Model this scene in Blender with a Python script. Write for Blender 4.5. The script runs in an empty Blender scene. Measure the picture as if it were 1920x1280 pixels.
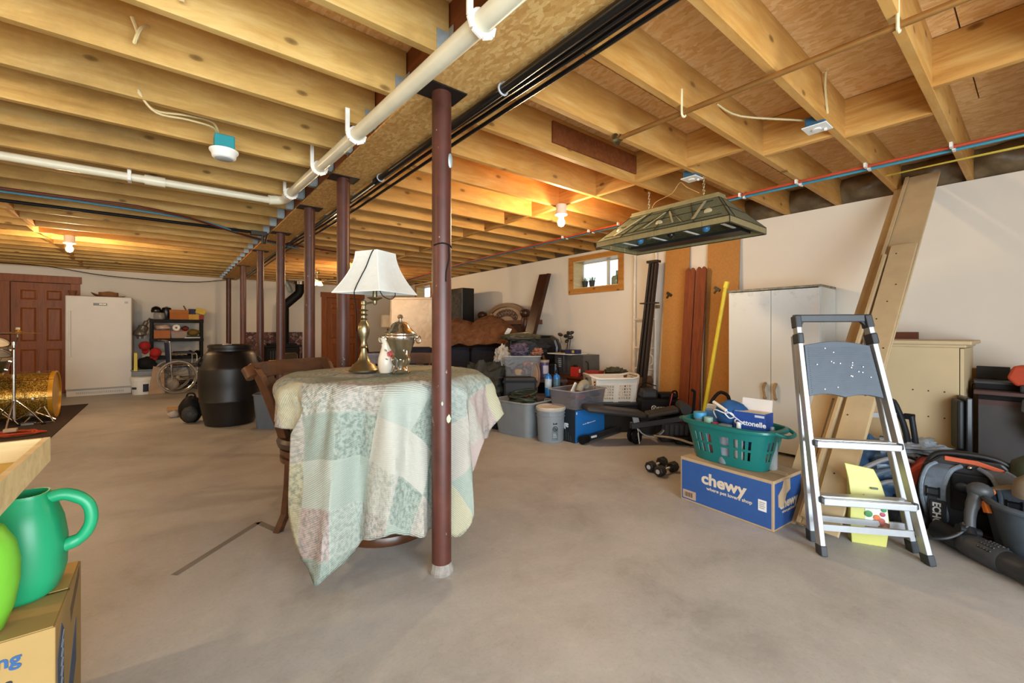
import bpy, bmesh, math, random
from mathutils import Vector, Matrix, Euler
S = bpy.context.scene
C = S.collection
PI = math.pi
R = math.radians
rnd = random.Random(7)

# ------------------------------------------------------------------ camera
cd = bpy.data.cameras.new('camera'); cam = bpy.data.objects.new('camera', cd); C.objects.link(cam)
cam.location = (0, 0, 1.15)
cam.rotation_euler = (R(90), 0, R(-38.83))
cd.sensor_width = 36.0
cd.lens = 36.0 * 800 / 1920
cd.shift_y = -20 / 1920
cd.clip_start = 0.05
S.camera = cam

# ------------------------------------------------------------------ world, daylight, exposure
w = bpy.data.worlds.new('sky'); S.world = w; w.use_nodes = True
bg = w.node_tree.nodes['Background']
bg.inputs[0].default_value = (0.86, 0.94, 1.0, 1)
bg.inputs[1].default_value = 2.0
def area(name, loc, rot, sx, sy, energy, col):
    l = bpy.data.lights.new(name, 'AREA'); l.shape = 'RECTANGLE'; l.size = sx; l.size_y = sy
    l.energy = energy; l.color = col
    o = bpy.data.objects.new(name, l); C.objects.link(o); o.location = loc; o.rotation_euler = rot
    return o
# daylight from behind the camera: unseen doorway placed for its light, added side fill
area('doorway_daylight', (0.2, -2.15, 1.05), (R(90), 0, 0), 3.2, 2.0, 165, (0.80, 0.92, 1.0))
area('side_fill_light', (-2.6, -2.15, 1.35), (R(90), 0, 0), 1.6, 1.2, 45, (0.95, 0.97, 1.0))
S.view_settings.view_transform = 'Standard'
S.view_settings.look = 'None'
S.view_settings.gamma = 1
S.view_settings.use_curve_mapping = False
S.view_settings.exposure = 0.55
cy = S.cycles
cy.use_denoising = True
cy.max_bounces = 8; cy.diffuse_bounces = 5; cy.glossy_bounces = 4; cy.transmission_bounces = 6; cy.transparent_max_bounces = 8
cy.sample_clamp_indirect = 6.0
cy.caustics_reflective = False; cy.caustics_refractive = False

# ------------------------------------------------------------------ materials
def lin(c):
    if isinstance(c, str):
        c = [int(c[i:i + 2], 16) / 255 for i in (0, 2, 4)]
        return tuple((v / 12.92 if v <= .04045 else ((v + .055) / 1.055) ** 2.4) for v in c)
    return tuple(c)
class NT:
    def __init__(s, name):
        s.m = bpy.data.materials.new(name); s.m.use_nodes = True
        s.t = s.m.node_tree; s.N = s.t.nodes; s.L = s.t.links
        s.b = s.N['Principled BSDF']
    def n(s, typ, **kw):
        x = s.N.new(typ)
        for k, v in kw.items():
            if k.startswith('i_'):
                key = k[2:]; key = int(key) if key.isdigit() else key.replace('_', ' ')
                x.inputs[key].default_value = v
            else: setattr(x, k, v)
        return x
    def l(s, a, b): s.L.new(a, b)
    def coord(s, scale=(1, 1, 1), out='Object', rnd_off=False):
        tc = s.n('ShaderNodeTexCoord'); mp = s.n('ShaderNodeMapping'); mp.inputs['Scale'].default_value = scale
        s.l(tc.outputs[out], mp.inputs[0])
        if rnd_off:
            oi = s.n('ShaderNodeObjectInfo'); mu = s.n('ShaderNodeVectorMath', operation='SCALE')
            mu.inputs[0].default_value = (37, 53, 71); s.l(oi.outputs['Random'], mu.inputs['Scale'])
            s.l(mu.outputs[0], mp.inputs['Location'])
        return mp.outputs[0]
    def noise(s, vec, scale=5, detail=4, rough=.6, dist=0):
        x = s.n('ShaderNodeTexNoise', i_Scale=scale, i_Detail=detail, i_Roughness=rough, i_Distortion=dist)
        s.l(vec, x.inputs['Vector']); return x
    def ramp(s, fac, stops):
        r = s.n('ShaderNodeValToRGB'); e = r.color_ramp.elements
        while len(e) < len(stops): e.new(.5)
        for q, (p, c) in zip(e, stops): q.position = p; q.color = (*lin(c), 1)
        s.l(fac, r.inputs[0]); return r.outputs[0]
    def mix(s, fac, a, b, mode='MIX'):
        x = s.n('ShaderNodeMix', data_type='RGBA', blend_type=mode)
        for v, i in ((fac, 0), (a, 6), (b, 7)):
            if hasattr(v, 'is_linked') or hasattr(v, 'links'): s.l(v, x.inputs[i])
            elif i == 0: x.inputs[0].default_value = v
            else: x.inputs[i].default_value = (*lin(v), 1)
        return x.outputs[2]
    def bump(s, h, strength=.2, dist=.01):
        b = s.n('ShaderNodeBump', i_Strength=strength, i_Distance=dist); s.l(h, b.inputs['Height']); s.l(b.outputs[0], s.b.inputs['Normal'])
    def fin(s, col=None, rough=.6, metal=0, spec=.5):
        if col is not None:
            if hasattr(col, 'links'): s.l(col, s.b.inputs['Base Color'])
            else: s.b.inputs['Base Color'].default_value = (*lin(col), 1)
        s.b.inputs['Roughness'].default_value = rough; s.b.inputs['Metallic'].default_value = metal
        s.b.inputs['Specular IOR Level'].default_value = spec
        return s.m
MC = {}
def M(col, rough=.55, metal=0, var=.12, vs=6, bump=0., bs=60, spec=.5):
    """plain coloured material with a little procedural tone variation"""
    key = (col, rough, metal, var, vs, bump, bs)
    if key in MC: return MC[key]
    t = NT('mat_' + str(col)); v = t.coord()
    c = lin(col)
    n = t.noise(v, vs, 5)
    r = t.n('ShaderNodeValToRGB'); e = r.color_ramp.elements
    e[0].position = .3; e[1].position = .7
    e[0].color = (*[x * (1 - var) for x in c], 1); e[1].color = (*[min(1, x * (1 + var)) for x in c], 1)
    t.l(n.outputs[0], r.inputs[0])
    if bump:
        t.bump(t.noise(v, bs, 4).outputs[0], bump, .004)
    MC[key] = t.fin(r.outputs[0], rough, metal, spec); return MC[key]
def wood(name, dark, mid, light, axis=0, grain=26, rough=.6, knots=True, rndv=.25, spec=.3, wear=None, stretch=.09):
    t = NT(name); sc = [1, 1, 1]; sc[axis] = stretch
    v = t.coord(sc, rnd_off=True)
    n1 = t.noise(v, grain, 6, .65, .6); n2 = t.noise(t.coord((1, 1, 1), rnd_off=True), 2.2, 3)
    c = t.ramp(n1.outputs[0], [(.25, dark), (.5, mid), (.72, light)])
    c = t.mix(t.ramp(n2.outputs[0], [(.35, '000000'), (.7, '909090')]), c, light)
    if knots:
        sk = [3.4, 3.4, 3.4]; sk[axis] = 1.7; sk[1 if axis == 0 else 0] = 0
        vo = t.n('ShaderNodeTexVoronoi', i_Scale=1.0, voronoi_dimensions='2D'); sx = t.n('ShaderNodeSeparateXYZ'); cx = t.n('ShaderNodeCombineXYZ'); t.l(t.coord(sk, rnd_off=True), sx.inputs[0])
        t.l(sx.outputs[axis], cx.inputs[0]); t.l(sx.outputs[2 if axis != 2 else 1], cx.inputs[1]); t.l(cx.outputs[0], vo.inputs['Vector'])
        k = t.ramp(vo.outputs['Distance'], [(.0, 'ffffff'), (.035, 'e0e0e0'), (.055, '505050'), (.10, '000000')])
        dk = tuple(x * .45 for x in lin(dark)); c = t.mix(k, c, dk)
    n5 = t.noise(t.coord([.025 if i == axis else 1 for i in range(3)], rnd_off=True), 75, 3, .6); c = t.mix(t.ramp(n5.outputs[0], [(.36, '606060'), (.5, '000000')]), c, dark)
    if wear:
        n3 = t.noise(t.coord((1, 1, 1)), 3.1, 5, .7)
        c = t.mix(t.ramp(n3.outputs[0], [(.48, '000000'), (.68, 'a0a0a0')]), c, wear)
    oi = t.n('ShaderNodeObjectInfo'); mr = t.n('ShaderNodeMapRange', i_3=1 - rndv, i_4=1 + rndv * .6); t.l(oi.outputs['Random'], mr.inputs[0])
    hs = t.n('ShaderNodeHueSaturation'); t.l(mr.outputs[0], hs.inputs['Value']); t.l(c, hs.inputs['Color'])
    t.bump(n1.outputs[0], .12, .003)
    return t.fin(hs.outputs[0], rough, 0, spec)
def emis(name, col, st):
    t = NT(name); t.b.inputs['Emission Color'].default_value = (*lin(col), 1); t.b.inputs['Emission Strength'].default_value = st
    return t.fin(col, .5)
def glass(name, col, rough=.1, tr=.9, ior=1.3):
    t = NT(name); t.b.inputs['Transmission Weight'].default_value = tr; t.b.inputs['IOR'].default_value = ior
    t.b.inputs['Alpha'].default_value = 1
    return t.fin(col, rough)
def clearplastic(name, col, alpha):
    t = NT(name); t.b.inputs['Alpha'].default_value = alpha
    return t.fin(col, .18)

# ------------------------------------------------------------------ mesh builder
WM = {}
class MB:
    """collects boxes, tubes, lathes, sheets; build() links them as ONE mesh object"""
    def __init__(s, w=False): s.v = []; s.f = []; s.w = w; s.uv = {}; s.X = Matrix.Identity(4)
    def at(s, loc=(0, 0, 0), rot=(0, 0, 0), sc=1):
        s.X = Matrix.Translation(loc) @ Euler(rot).to_matrix().to_4x4() @ Matrix.Scale(sc, 4); return s
    def add(s, vs, fs):
        o = len(s.v); s.v += [tuple(s.X @ Vector(p)) for p in vs]; s.f += [tuple(i + o for i in f) for f in fs]; return s
    def bx(s, x0, y0, z0, x1, y1, z1, tx=0, ty=0):
        a, b = tx, ty
        return s.add([(x0, y0, z0), (x1, y0, z0), (x1, y1, z0), (x0, y1, z0), (x0 + a, y0 + b, z1), (x1 - a, y0 + b, z1), (x1 - a, y1 - b, z1), (x0 + a, y1 - b, z1)],
                     [(3, 2, 1, 0), (4, 5, 6, 7), (0, 1, 5, 4), (1, 2, 6, 5), (2, 3, 7, 6), (3, 0, 4, 7)])
    def box(s, c, d, tx=0, ty=0):
        return s.bx(c[0] - d[0] / 2, c[1] - d[1] / 2, c[2] - d[2] / 2, c[0] + d[0] / 2, c[1] + d[1] / 2, c[2] + d[2] / 2, tx, ty)
    def hexa(s, b, t):
        return s.add(list(b) + list(t), [(3, 2, 1, 0), (4, 5, 6, 7), (0, 1, 5, 4), (1, 2, 6, 5), (2, 3, 7, 6), (3, 0, 4, 7)])
    def beam(s, p, q, wd, th, up=(0, 0, 1)):
        p = Vector(p); q = Vector(q); d = (q - p).normalized(); u = Vector(up)
        a = d.cross(u)
        if a.length < 1e-4: a = d.cross(Vector((1, 0, 0)))
        a.normalize(); b = a.cross(d).normalized(); a = a * wd / 2; b = b * th / 2
        return s.hexa([p - a - b, p + a - b, p + a + b, p - a + b], [q - a - b, q + a - b, q + a + b, q - a + b])
    def rings(s, rs, cap=True, closed=False):
        n = len(rs[0]); vs = [p for r in rs for p in r]; fs = []
        m = len(rs)
        for i in range(m if closed else m - 1):
            j = (i + 1) % m
            for k in range(n):
                l = (k + 1) % n; fs.append((i * n + k, i * n + l, j * n + l, j * n + k))
        if cap and not closed: fs += [tuple(range(n))[::-1], tuple((m - 1) * n + k for k in range(n))]
        return s.add(vs, fs)
    def tube(s, pts, r, n=8, sub=0, closed=False, cap=True):
        P = [Vector(p) for p in pts]
        if sub: P = smooth(P, sub, closed)
        rr = r if isinstance(r, (list, tuple)) else None
        m = len(P); rs = []; prev = None
        for i, p in enumerate(P):
            if closed: d = P[(i + 1) % m] - P[i - 1]
            else: d = P[min(i + 1, m - 1)] - P[max(i - 1, 0)]
            if d.length < 1e-9: d = Vector((0, 0, 1))
            d.normalize()
            if prev is None:
                u = Vector((0, 0, 1)) if abs(d.z) < .9 else Vector((1, 0, 0))
                a = d.cross(u).normalized()
            else:
                a = prev - d * prev.dot(d)
                if a.length < 1e-6: a = d.cross(Vector((.3, .5, .8)))
                a.normalize()
            prev = a; b = d.cross(a)
            q = rr[min(int(i * len(rr) / m), len(rr) - 1)] if rr and len(rr) != m else (rr[i] if rr else r)
            rs.append([p + (a * math.cos(2 * PI * k / n) + b * math.sin(2 * PI * k / n)) * q for k in range(n)])
        return s.rings(rs, cap, closed)
    def cyl(s, p, q, r0, r1=None, n=16): return s.tube([p, q], [r0, r0 if r1 is None else r1], n)
    def lathe(s, prof, n=20, c=(0, 0, 0), sx=1, sy=1):
        rs = [[(c[0] + r * sx * math.cos(2 * PI * k / n), c[1] + r * sy * math.sin(2 * PI * k / n), c[2] + z) for k in range(n)] for r, z in prof]
        return s.rings(rs)
    def ell(s, c, rad, n=12, m=8, jit=0, seed=1):
        q = random.Random(seed); rs = []
        for i in range(m + 1):
            a = -PI / 2 + PI * i / m; ca = max(math.cos(a), .02)
            rs.append([(c[0] + rad[0] * ca * math.cos(2 * PI * k / n) * (1 + q.uniform(-jit, jit)), c[1] + rad[1] * ca * math.sin(2 * PI * k / n) * (1 + q.uniform(-jit, jit)),
                        c[2] + rad[2] * math.sin(a) * (1 + q.uniform(-jit, jit))) for k in range(n)])
        return s.rings(rs)
    def prism(s, poly, h0, h1, ax='z'):
        def f(a, b, h): return (a, b, h) if ax == 'z' else ((a, h, b) if ax == 'y' else (h, a, b))
        n = len(poly); vs = [f(a, b, h0) for a, b in poly] + [f(a, b, h1) for a, b in poly]
        return s.add(vs, [tuple(range(n))[::-1], tuple(range(n, 2 * n))] + [(i, (i + 1) % n, n + (i + 1) % n, n + i) for i in range(n)])
    def sheet(s, fn, nu, nv, closed=False):
        o = len(s.v); vs = []; uv = []
        for i in range(nu + 1):
            for j in range(nv + 1):
                r = fn(i / nu, j / nv); vs.append(r[:3]); uv.append(r[3:5] if len(r) > 3 else (i / nu, j / nv))
        fs = [(i * (nv + 1) + j, (i + 1) * (nv + 1) + j, (i + 1) * (nv + 1) + j + 1, i * (nv + 1) + j + 1) for i in range(nu) for j in range(nv)]
        for k, u in enumerate(uv): s.uv[o + k] = u
        return s.add(vs, fs)
    def torus(s, c, r, q, n=24, m=8, ax='z', sx=1, sy=1):
        pts = []
        for k in range(n):
            a = 2 * PI * k / n; x, y = r * sx * math.cos(a), r * sy * math.sin(a)
            pts.append((c[0] + x, c[1] + y, c[2]) if ax == 'z' else ((c[0] + x, c[1], c[2] + y) if ax == 'y' else (c[0], c[1] + x, c[2] + y)))
        return s.tube(pts, q, m, closed=True)
    def build(s, name, mat, parent=None, smooth=False, bevel=0, solid=0, label=None, stuff=False, fix=True):
        me = bpy.data.meshes.new(name)
        vs = s.v
        if s.w and parent is not None:
            inv = WM[parent.name].inverted(); vs = [tuple(inv @ Vector(p)) for p in vs]
        me.from_pydata(vs, [], s.f); me.update()
        if s.uv:
            ul = me.uv_layers.new(name='uv')
            for li, l in enumerate(me.loops): ul.data[li].uv = s.uv.get(l.vertex_index, (0, 0))
        if fix:
            b = bmesh.new(); b.from_mesh(me); bmesh.ops.recalc_face_normals(b, faces=b.faces); b.to_mesh(me); b.free()
        me.materials.append(mat)
        if smooth:
            for p in me.polygons: p.use_smooth = True
            try: me.set_sharp_from_angle(angle=R(42))
            except Exception: pass
        o = bpy.data.objects.new(name, me); C.objects.link(o)
        if parent is not None: o.parent = parent; WM[o.name] = WM[parent.name].copy()
        else: WM[o.name] = Matrix.Identity(4)
        if solid:
            md = o.modifiers.new('thickness', 'SOLIDIFY'); md.thickness = solid; md.offset = 0
        if bevel:
            md = o.modifiers.new('edges', 'BEVEL'); md.width = bevel; md.segments = 2; md.limit_method = 'ANGLE'; md.angle_limit = R(40)
        if label: o['label'] = label
        if stuff: o['kind'] = 'stuff'
        return o
def smooth(P, sub, closed=False):
    out = []; m = len(P)
    for i in range(m if closed else m - 1):
        if closed: a, b, c, d = P[i - 1], P[i], P[(i + 1) % m], P[(i + 2) % m]
        else: a, b, c, d = P[max(i - 1, 0)], P[i], P[i + 1], P[min(i + 2, m - 1)]
        for k in range(sub):
            t = k / sub
            out.append(.5 * ((2 * b) + (c - a) * t + (2 * a - 5 * b + 4 * c - d) * t * t + (3 * b - a - 3 * c + d) * t * t * t))
    if not closed: out.append(P[-1])
    return out
def thing(name, label, cat, loc=(0, 0, 0), rz=0, group=None, rot=None):
    o = bpy.data.objects.new(name, None); C.objects.link(o); o.empty_display_size = .1
    o.location = loc; o.rotation_euler = rot or (0, 0, rz); o['label'] = label; o['category'] = cat
    if group: o['group'] = group
    WM[o.name] = Matrix.Translation(loc) @ Euler(rot or (0, 0, rz)).to_matrix().to_4x4()
    return o
def tag(o, label, cat, group=None, kind=None):
    o['label'] = label; o['category'] = cat
    if group: o['group'] = group
    if kind: o['kind'] = kind
    return o
def struct(o): o['kind'] = 'structure'; return o
def move(o, loc, rz=0, rot=None):
    o.location = loc; o.rotation_euler = rot or (0, 0, rz)
    WM[o.name] = Matrix.Translation(loc) @ Euler(o.rotation_euler).to_matrix().to_4x4(); return o
def dup(root, loc, rz, label, rot=None):
    r = root.copy(); C.objects.link(r); r.location = loc; r.rotation_euler = rot or (0, 0, rz); r['label'] = label
    WM[r.name] = Matrix.Translation(loc) @ Euler(r.rotation_euler).to_matrix().to_4x4()
    for ch in list(root.children):
        c = ch.copy(); C.objects.link(c); c.parent = r; WM[c.name] = WM[r.name].copy()
        for g in list(ch.children):
            d = g.copy(); C.objects.link(d); d.parent = c; WM[d.name] = WM[r.name].copy()
    return r
def text(body, parent, mat, loc, rot, size, name='lettering', bold=0.0, sx=1.0, shear=0, align='LEFT', space=1.0):
    """lettering lying on a surface; loc/rot in the parent's own frame"""
    cu = bpy.data.curves.new(name, 'FONT'); cu.body = body; cu.size = size; cu.extrude = .0006; cu.offset = bold; cu.shear = shear
    cu.align_x = align; cu.resolution_u = 3; cu.space_character = space; cu.space_line = .9; cu.materials.append(mat)
    tmp = bpy.data.objects.new('tmp', cu); C.objects.link(tmp)
    me = bpy.data.meshes.new_from_object(tmp.evaluated_get(bpy.context.evaluated_depsgraph_get()))
    bpy.data.objects.remove(tmp); bpy.data.curves.remove(cu)
    me.transform(Matrix.LocRotScale(Vector(loc), Euler(rot), Vector((sx, 1, 1))))
    o = bpy.data.objects.new(name, me); C.objects.link(o)
    if not me.materials: me.materials.append(mat)
    if parent is not None: o.parent = parent; WM[o.name] = WM[parent.name].copy()
    return o
# ------------------------------------------------------------------ shared materials
JOIST = wood('joist_wood', 'ac7636', 'c8924a', 'd6aa66', 0, 15, .6, True, .16, wear='ae8450', stretch=.16)
JOISTL = wood('joist_wood_left', 'a0783a', 'bc9450', 'd0b070', 0, 13, .65, True, .22, wear='7c6238', stretch=.16)
BLOCK = wood('blocking_wood', 'a06a30', 'c8924a', 'dcb06a', 1, 24, .6, True, .12)
GIRD = wood('girder_wood', '5a3018', '744020', '8a5028', 1, 30, .6, False, .1)
PINE = wood('pine_trim', '9c5f22', 'b97a33', 'cc9348', 1, 20, .45, True, .1)
PINEP = wood('pale_pine', 'cdb27a', 'dfc993', 'ecdcb0', 0, 24, .5, True, .1)
DOORW = wood('door_wood', '6e3a1a', '8c4c24', '9c5a2c', 2, 26, .42, True, .06)
DARKW = wood('dark_wood', '2a1710', '3c2216', '4e2c1c', 0, 30, .32, False, .12)
CHAIRW = wood('stool_wood', '34200f', '4a2a16', '5a361d', 0, 30, .3, False, .1, spec=.5)
BROWNW = wood('picket_stain', '5e2c14', '78391b', '8a4622', 2, 30, .6, False, .12)
MDF = M('c4ac84', .7, 0, .07, 9, .06, 120)
TANB = M('b07a3a', .75, 0, .1, 40, .05, 200)
BLACK = M('0e0d0d', .6, 0, .15, 8, spec=.22); BLACKR = M('0d0d0e', .85, 0, .2, 20, .25, 90); BLACKG = M('0a0a0c', .3, 0, .1)
DGREY = M('2e3034', .55, 0, .12); GREY = M('80848a', .5, 0, .08); LGREY = M('a9adb0', .5, 0, .06)
WHITE = M('e6e6e0', .45, 0, .04, 4); CREAM = M('dccfb0', .6, 0, .06)
CHROME = M('d8d8d8', .16, 1, .04); ALU = M('b8bcc0', .42, .65, .06, 20); GALV = M('b4c0c0', .4, .6, .18, 30)
BRASS = M('9a9072', .38, 1, .15, 10); COPPER = M('a97a42', .3, .6, .12, 12); SILVER = M('dedad0', .17, 1, .1, 14)
RED = M('b5261c', .5); ORANGE = M('d2502a', .5); BLUE = M('2d64a8', .5); YELLOW = M('d8c024', .45); NAVY = M('232c52', .7, 0, .15, 30, .1, 150)
PAPER = M('e9e6dc', .7, 0, .03); CARD = M('b48d5c', .8, 0, .06, 10); GOLDP = M('c99a4a', .5)

def osb_mat(name, cols, vec_scale):
    t = NT(name); v = t.coord(vec_scale, rnd_off=True)
    d = t.noise(t.coord((1, 1, 1)), 9, 3)
    mx = t.n('ShaderNodeMix', data_type='VECTOR'); mx.inputs[0].default_value = .12; t.l(v, mx.inputs[4]); t.l(d.outputs['Color'], mx.inputs[5])
    vo = t.n('ShaderNodeTexVoronoi', i_Scale=26.0, i_Randomness=1.0); t.l(mx.outputs[1], vo.inputs['Vector'])
    bw = t.n('ShaderNodeSeparateColor'); t.l(vo.outputs['Color'], bw.inputs[0])
    c = t.ramp(bw.outputs[0], [(.1, cols[0]), (.5, cols[1]), (.9, cols[2])])
    n = t.noise(v, 60, 5, .7); c = t.mix(t.ramp(n.outputs[0], [(.35, '505050'), (.6, '000000')]), c, cols[0])
    n2 = t.noise(t.coord((1, 1, 1)), 1.3, 3); c = t.mix(t.ramp(n2.outputs[0], [(.45, '000000'), (.75, '808080')]), c, cols[2])
    fb = t.noise(v, 34, 7, .78, 1.4); c = t.mix(t.ramp(fb.outputs[0], [(.42, '000000'), (.62, 'd0d0d0')]), c, cols[1]); c = t.mix(t.ramp(fb.outputs[0], [(.30, 'b0b0b0'), (.42, '000000')]), c, cols[0])
    t.bump(fb.outputs[0], .35, .004)
    return t.fin(c, .75, 0, .2)
OSB = osb_mat('osb_deck', ('dca866', 'eabe82', 'f4d09a'), (2.6, 1.0, 1))
OSBG = osb_mat('osb_girder', ('b88a4c', 'c89c5c', 'dcb878'), (3.2, 1.5, 1))

def concrete():
    t = NT('concrete'); v = t.coord()
    n1 = t.noise(v, .55, 6, .65, .8); n2 = t.noise(v, 3.2, 8, .7, .4); n3 = t.noise(v, 70, 4, .7); n6 = t.noise(v, 16, 6, .75)
    c = t.ramp(n1.outputs[0], [(.3, '93908b'), (.5, 'a7a5a0'), (.7, 'b8b6b3')])
    c = t.mix(t.ramp(n2.outputs[0], [(.4, '000000'), (.72, 'a8a8a8')]), c, 'c4c3c0')
    c = t.mix(t.ramp(n2.outputs[0], [(.25, '9a9a9a'), (.42, '000000')]), c, '766b5c')
    c = t.mix(t.ramp(n3.outputs[0], [(.3, '707070'), (.5, '000000')]), c, '6f6558')
    c = t.mix(t.ramp(n6.outputs[0], [(.52, '000000'), (.7, '707070')]), c, 'd0ccc4'); c = t.mix(t.ramp(n6.outputs[0], [(.28, '606060'), (.42, '000000')]), c, '746c60')
    # pale patches and dark oil spots in the slab colour
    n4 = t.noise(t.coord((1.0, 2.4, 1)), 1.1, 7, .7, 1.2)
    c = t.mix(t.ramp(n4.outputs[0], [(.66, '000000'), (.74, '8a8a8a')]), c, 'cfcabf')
    vo = t.n('ShaderNodeTexVoronoi', i_Scale=1.15); t.l(t.coord((1, 1.6, 1)), vo.inputs['Vector'])
    sp = t.ramp(vo.outputs['Distance'], [(.02, '909090'), (.1, '000000')]); nn = t.mix(1.0, sp, n2.outputs[0], 'MULTIPLY')
    c = t.mix(nn, c, '5a5248')
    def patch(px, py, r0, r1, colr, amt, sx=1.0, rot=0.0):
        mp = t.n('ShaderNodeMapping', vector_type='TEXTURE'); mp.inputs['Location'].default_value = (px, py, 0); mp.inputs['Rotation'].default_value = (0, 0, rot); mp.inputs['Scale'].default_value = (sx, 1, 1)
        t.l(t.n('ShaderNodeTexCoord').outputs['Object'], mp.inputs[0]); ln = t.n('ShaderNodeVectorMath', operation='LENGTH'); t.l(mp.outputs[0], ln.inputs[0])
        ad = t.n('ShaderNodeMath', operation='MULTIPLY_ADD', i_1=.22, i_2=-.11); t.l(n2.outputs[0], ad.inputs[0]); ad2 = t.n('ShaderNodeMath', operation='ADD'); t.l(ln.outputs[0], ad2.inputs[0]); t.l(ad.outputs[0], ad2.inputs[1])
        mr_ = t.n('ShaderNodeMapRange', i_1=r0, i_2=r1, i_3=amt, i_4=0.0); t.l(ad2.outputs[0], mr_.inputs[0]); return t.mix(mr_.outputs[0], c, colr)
    c = patch(2.17, 1.15, .01, .10, '4c453c', .6, 1.5, .6)
    c = patch(1.92, .33, .02, .16, 'd8d4cc', .7, 2.4, -.9); c = patch(1.07, .97, .0, .05, 'd8d4cc', .6, 2.5, -1.2); c = patch(1.95, .62, .05, .22, '8c8478', .5, 1.6, -.5); c = patch(2.55, .28, .0, .1, '6a6258', .5, 2.0, -.8)  # paler and duller patches at fixed spots
    t.bump(n3.outputs[0], .08, .002)
    rr = t.n('ShaderNodeMapRange', i_3=.38, i_4=.6); t.l(n2.outputs[0], rr.inputs[0]); m = t.fin(c, .5, 0, .4); t.l(rr.outputs[0], t.b.inputs['Roughness'])
    return m
def plaster(name, a, b):
    t = NT(name); v = t.coord()
    n1 = t.noise(v, .7, 5, .6); n2 = t.noise(v, 120, 3, .6)
    c = t.ramp(n1.outputs[0], [(.3, a), (.7, b)])
    n3 = t.noise(v, 2.6, 6, .75); c = t.mix(t.ramp(n3.outputs[0], [(.58, '000000'), (.8, '404040')]), c, 'a89880')
    t.bump(n2.outputs[0], .1, .002)
    return t.fin(c, .85, 0, .2)
PLAS = plaster('white_plaster', 'dcd4c6', 'e5ddd0')
STEELP = NT('post_paint')
def post_paint():
    t = STEELP; v = t.coord(rnd_off=True)
    n = t.noise(v, 5, 6, .7); c = t.ramp(n.outputs[0], [(.3, '40221a'), (.6, '552c22'), (.8, '66382c')])
    n2 = t.noise(t.coord((1, 1, .6), rnd_off=True), 26, 3, .6)
    c = t.mix(t.ramp(n2.outputs[0], [(.70, '000000'), (.73, 'c0c0c0')]), c, 'bfae9c')
    return t.fin(c, .42, 0, .5)
post_paint(); STEELP = STEELP.m
KRAFT = M('76644a', .4, 0, .35, 9, .6, 14)

# ------------------------------------------------------------------ floor and walls
XL, XR, YF, YB, ZW, ZJ = -4.4, 4.85, -2.2, 11.4, 2.318, 2.32
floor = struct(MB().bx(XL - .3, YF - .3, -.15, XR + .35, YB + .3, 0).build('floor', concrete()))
jm = M('7e766b', .85)
for n, a, b in (('a', (.02, 2.56), (.42, 2.95)), ('b', (.42, 2.95), (.50, 2.72))):
    m = MB(); m.beam((a[0], a[1], .0008), (b[0], b[1], .0008), .036, .0016); m.build('tape_mark', jm, floor)
def wallx(name, x0, x1, y0, y1, holes, mat, z1):
    """a wall of constant x with rectangular openings (ya, yb, za, zb)"""
    m = MB(); ys = y0
    for ya, yb, za, zb in sorted(holes):
        m.bx(x0, ys, 0, x1, ya, z1)
        if za > 0: m.bx(x0, ya, 0, x1, yb, za)
        m.bx(x0, ya, zb, x1, yb, z1); ys = yb
    m.bx(x0, ys, 0, x1, y1, z1)
    return struct(m.build(name, mat))
wr = wallx('wall_right', XR, XR + .26, YF, YB + .25, [(3.67, 4.52, 1.79, 2.205), (9.1, 9.85, 1.95, 2.25)], PLAS, ZW)
m = MB()
for a, b in ((XL, -2.18), (-1.42, 3.12), (3.95, XR)): m.bx(a, YB, 0, b, YB + .25, ZJ + .236)
m.bx(-2.18, YB, 2.03, -1.42, YB + .25, ZJ + .236); m.bx(3.12, YB, 2.0, 3.95, YB + .25, ZJ + .236)
m.bx(-2.2, YB + .2, 0, -1.4, YB + .25, 2.1); m.bx(3.1, YB + .2, 0, 3.97, YB + .25, 2.1)
wb = struct(m.build('wall_back', PLAS))
wl = struct(MB().bx(XL - .25, YF, 0, XL, YB + .25, 2.56).build('wall_left', PLAS))
m = MB()
m.bx(XL, YF - .25, 0, -3.4, YF, 2.56); m.bx(-3.4, YF - .25, 0, -1.8, YF, .75); m.bx(-3.4, YF - .25, 1.95, -1.8, YF, 2.56)
m.bx(-1.8, YF - .25, 0, -1.45, YF, 2.56); m.bx(-1.45, YF - .25, 2.08, 1.85, YF, 2.56); m.bx(1.85, YF - .25, 0, XR + .26, YF, 2.56)
wf = struct(m.build('wall_front', PLAS))

# ------------------------------------------------------------------ ceiling: deck panels, joists with hangers, blocking, girder
ZD = ZJ + .238
ceil = struct(MB().bx(XL - .3, YF - .3, ZD + .02, XR + .3, YB + .3, ZD + .12).build('ceiling', M('8a5f30', .9)))
pm = MB().bx(-.608, -1.217, 0, .608, 1.217, .018).build('deck_panel', OSB, ceil)
first = True
for i in range(8):
    for j in range(6):
        o = pm if first else pm.copy()
        if not first: C.objects.link(o)
        first = False
        o.location = (XR + .2 - .61 - i * 1.22, YF + .9 + j * 2.44 + (1.22 if i % 2 else 0) - .9, ZD)
JY = [.35 + .42 * k for k in range(-6, 27)]
def joist_mesh(x0, x1, mat):
    return MB().bx(x0, -.019, ZJ, x1, .019, ZD - .001).build('joist', mat, ceil, bevel=.002)
jr, jl = joist_mesh(1.185, XR + .2, JOIST), joist_mesh(XL, .935, JOISTL)
hm = MB()
hm.bx(-.03, -.024, ZJ - .003, .03, .024, ZJ - .0005)
for s_ in (-1, 1):
    hm.bx(-.03, s_ * .0195, ZJ, .03, s_ * .0225, ZJ + .10)
    hm.bx(.028, min(s_ * .02, s_ * .055), ZJ, .031, max(s_ * .02, s_ * .055), ZJ + .12)
hl = hm.build('joist_hanger', GALV, jl); hl.location = (.905, 0, 0)
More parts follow.
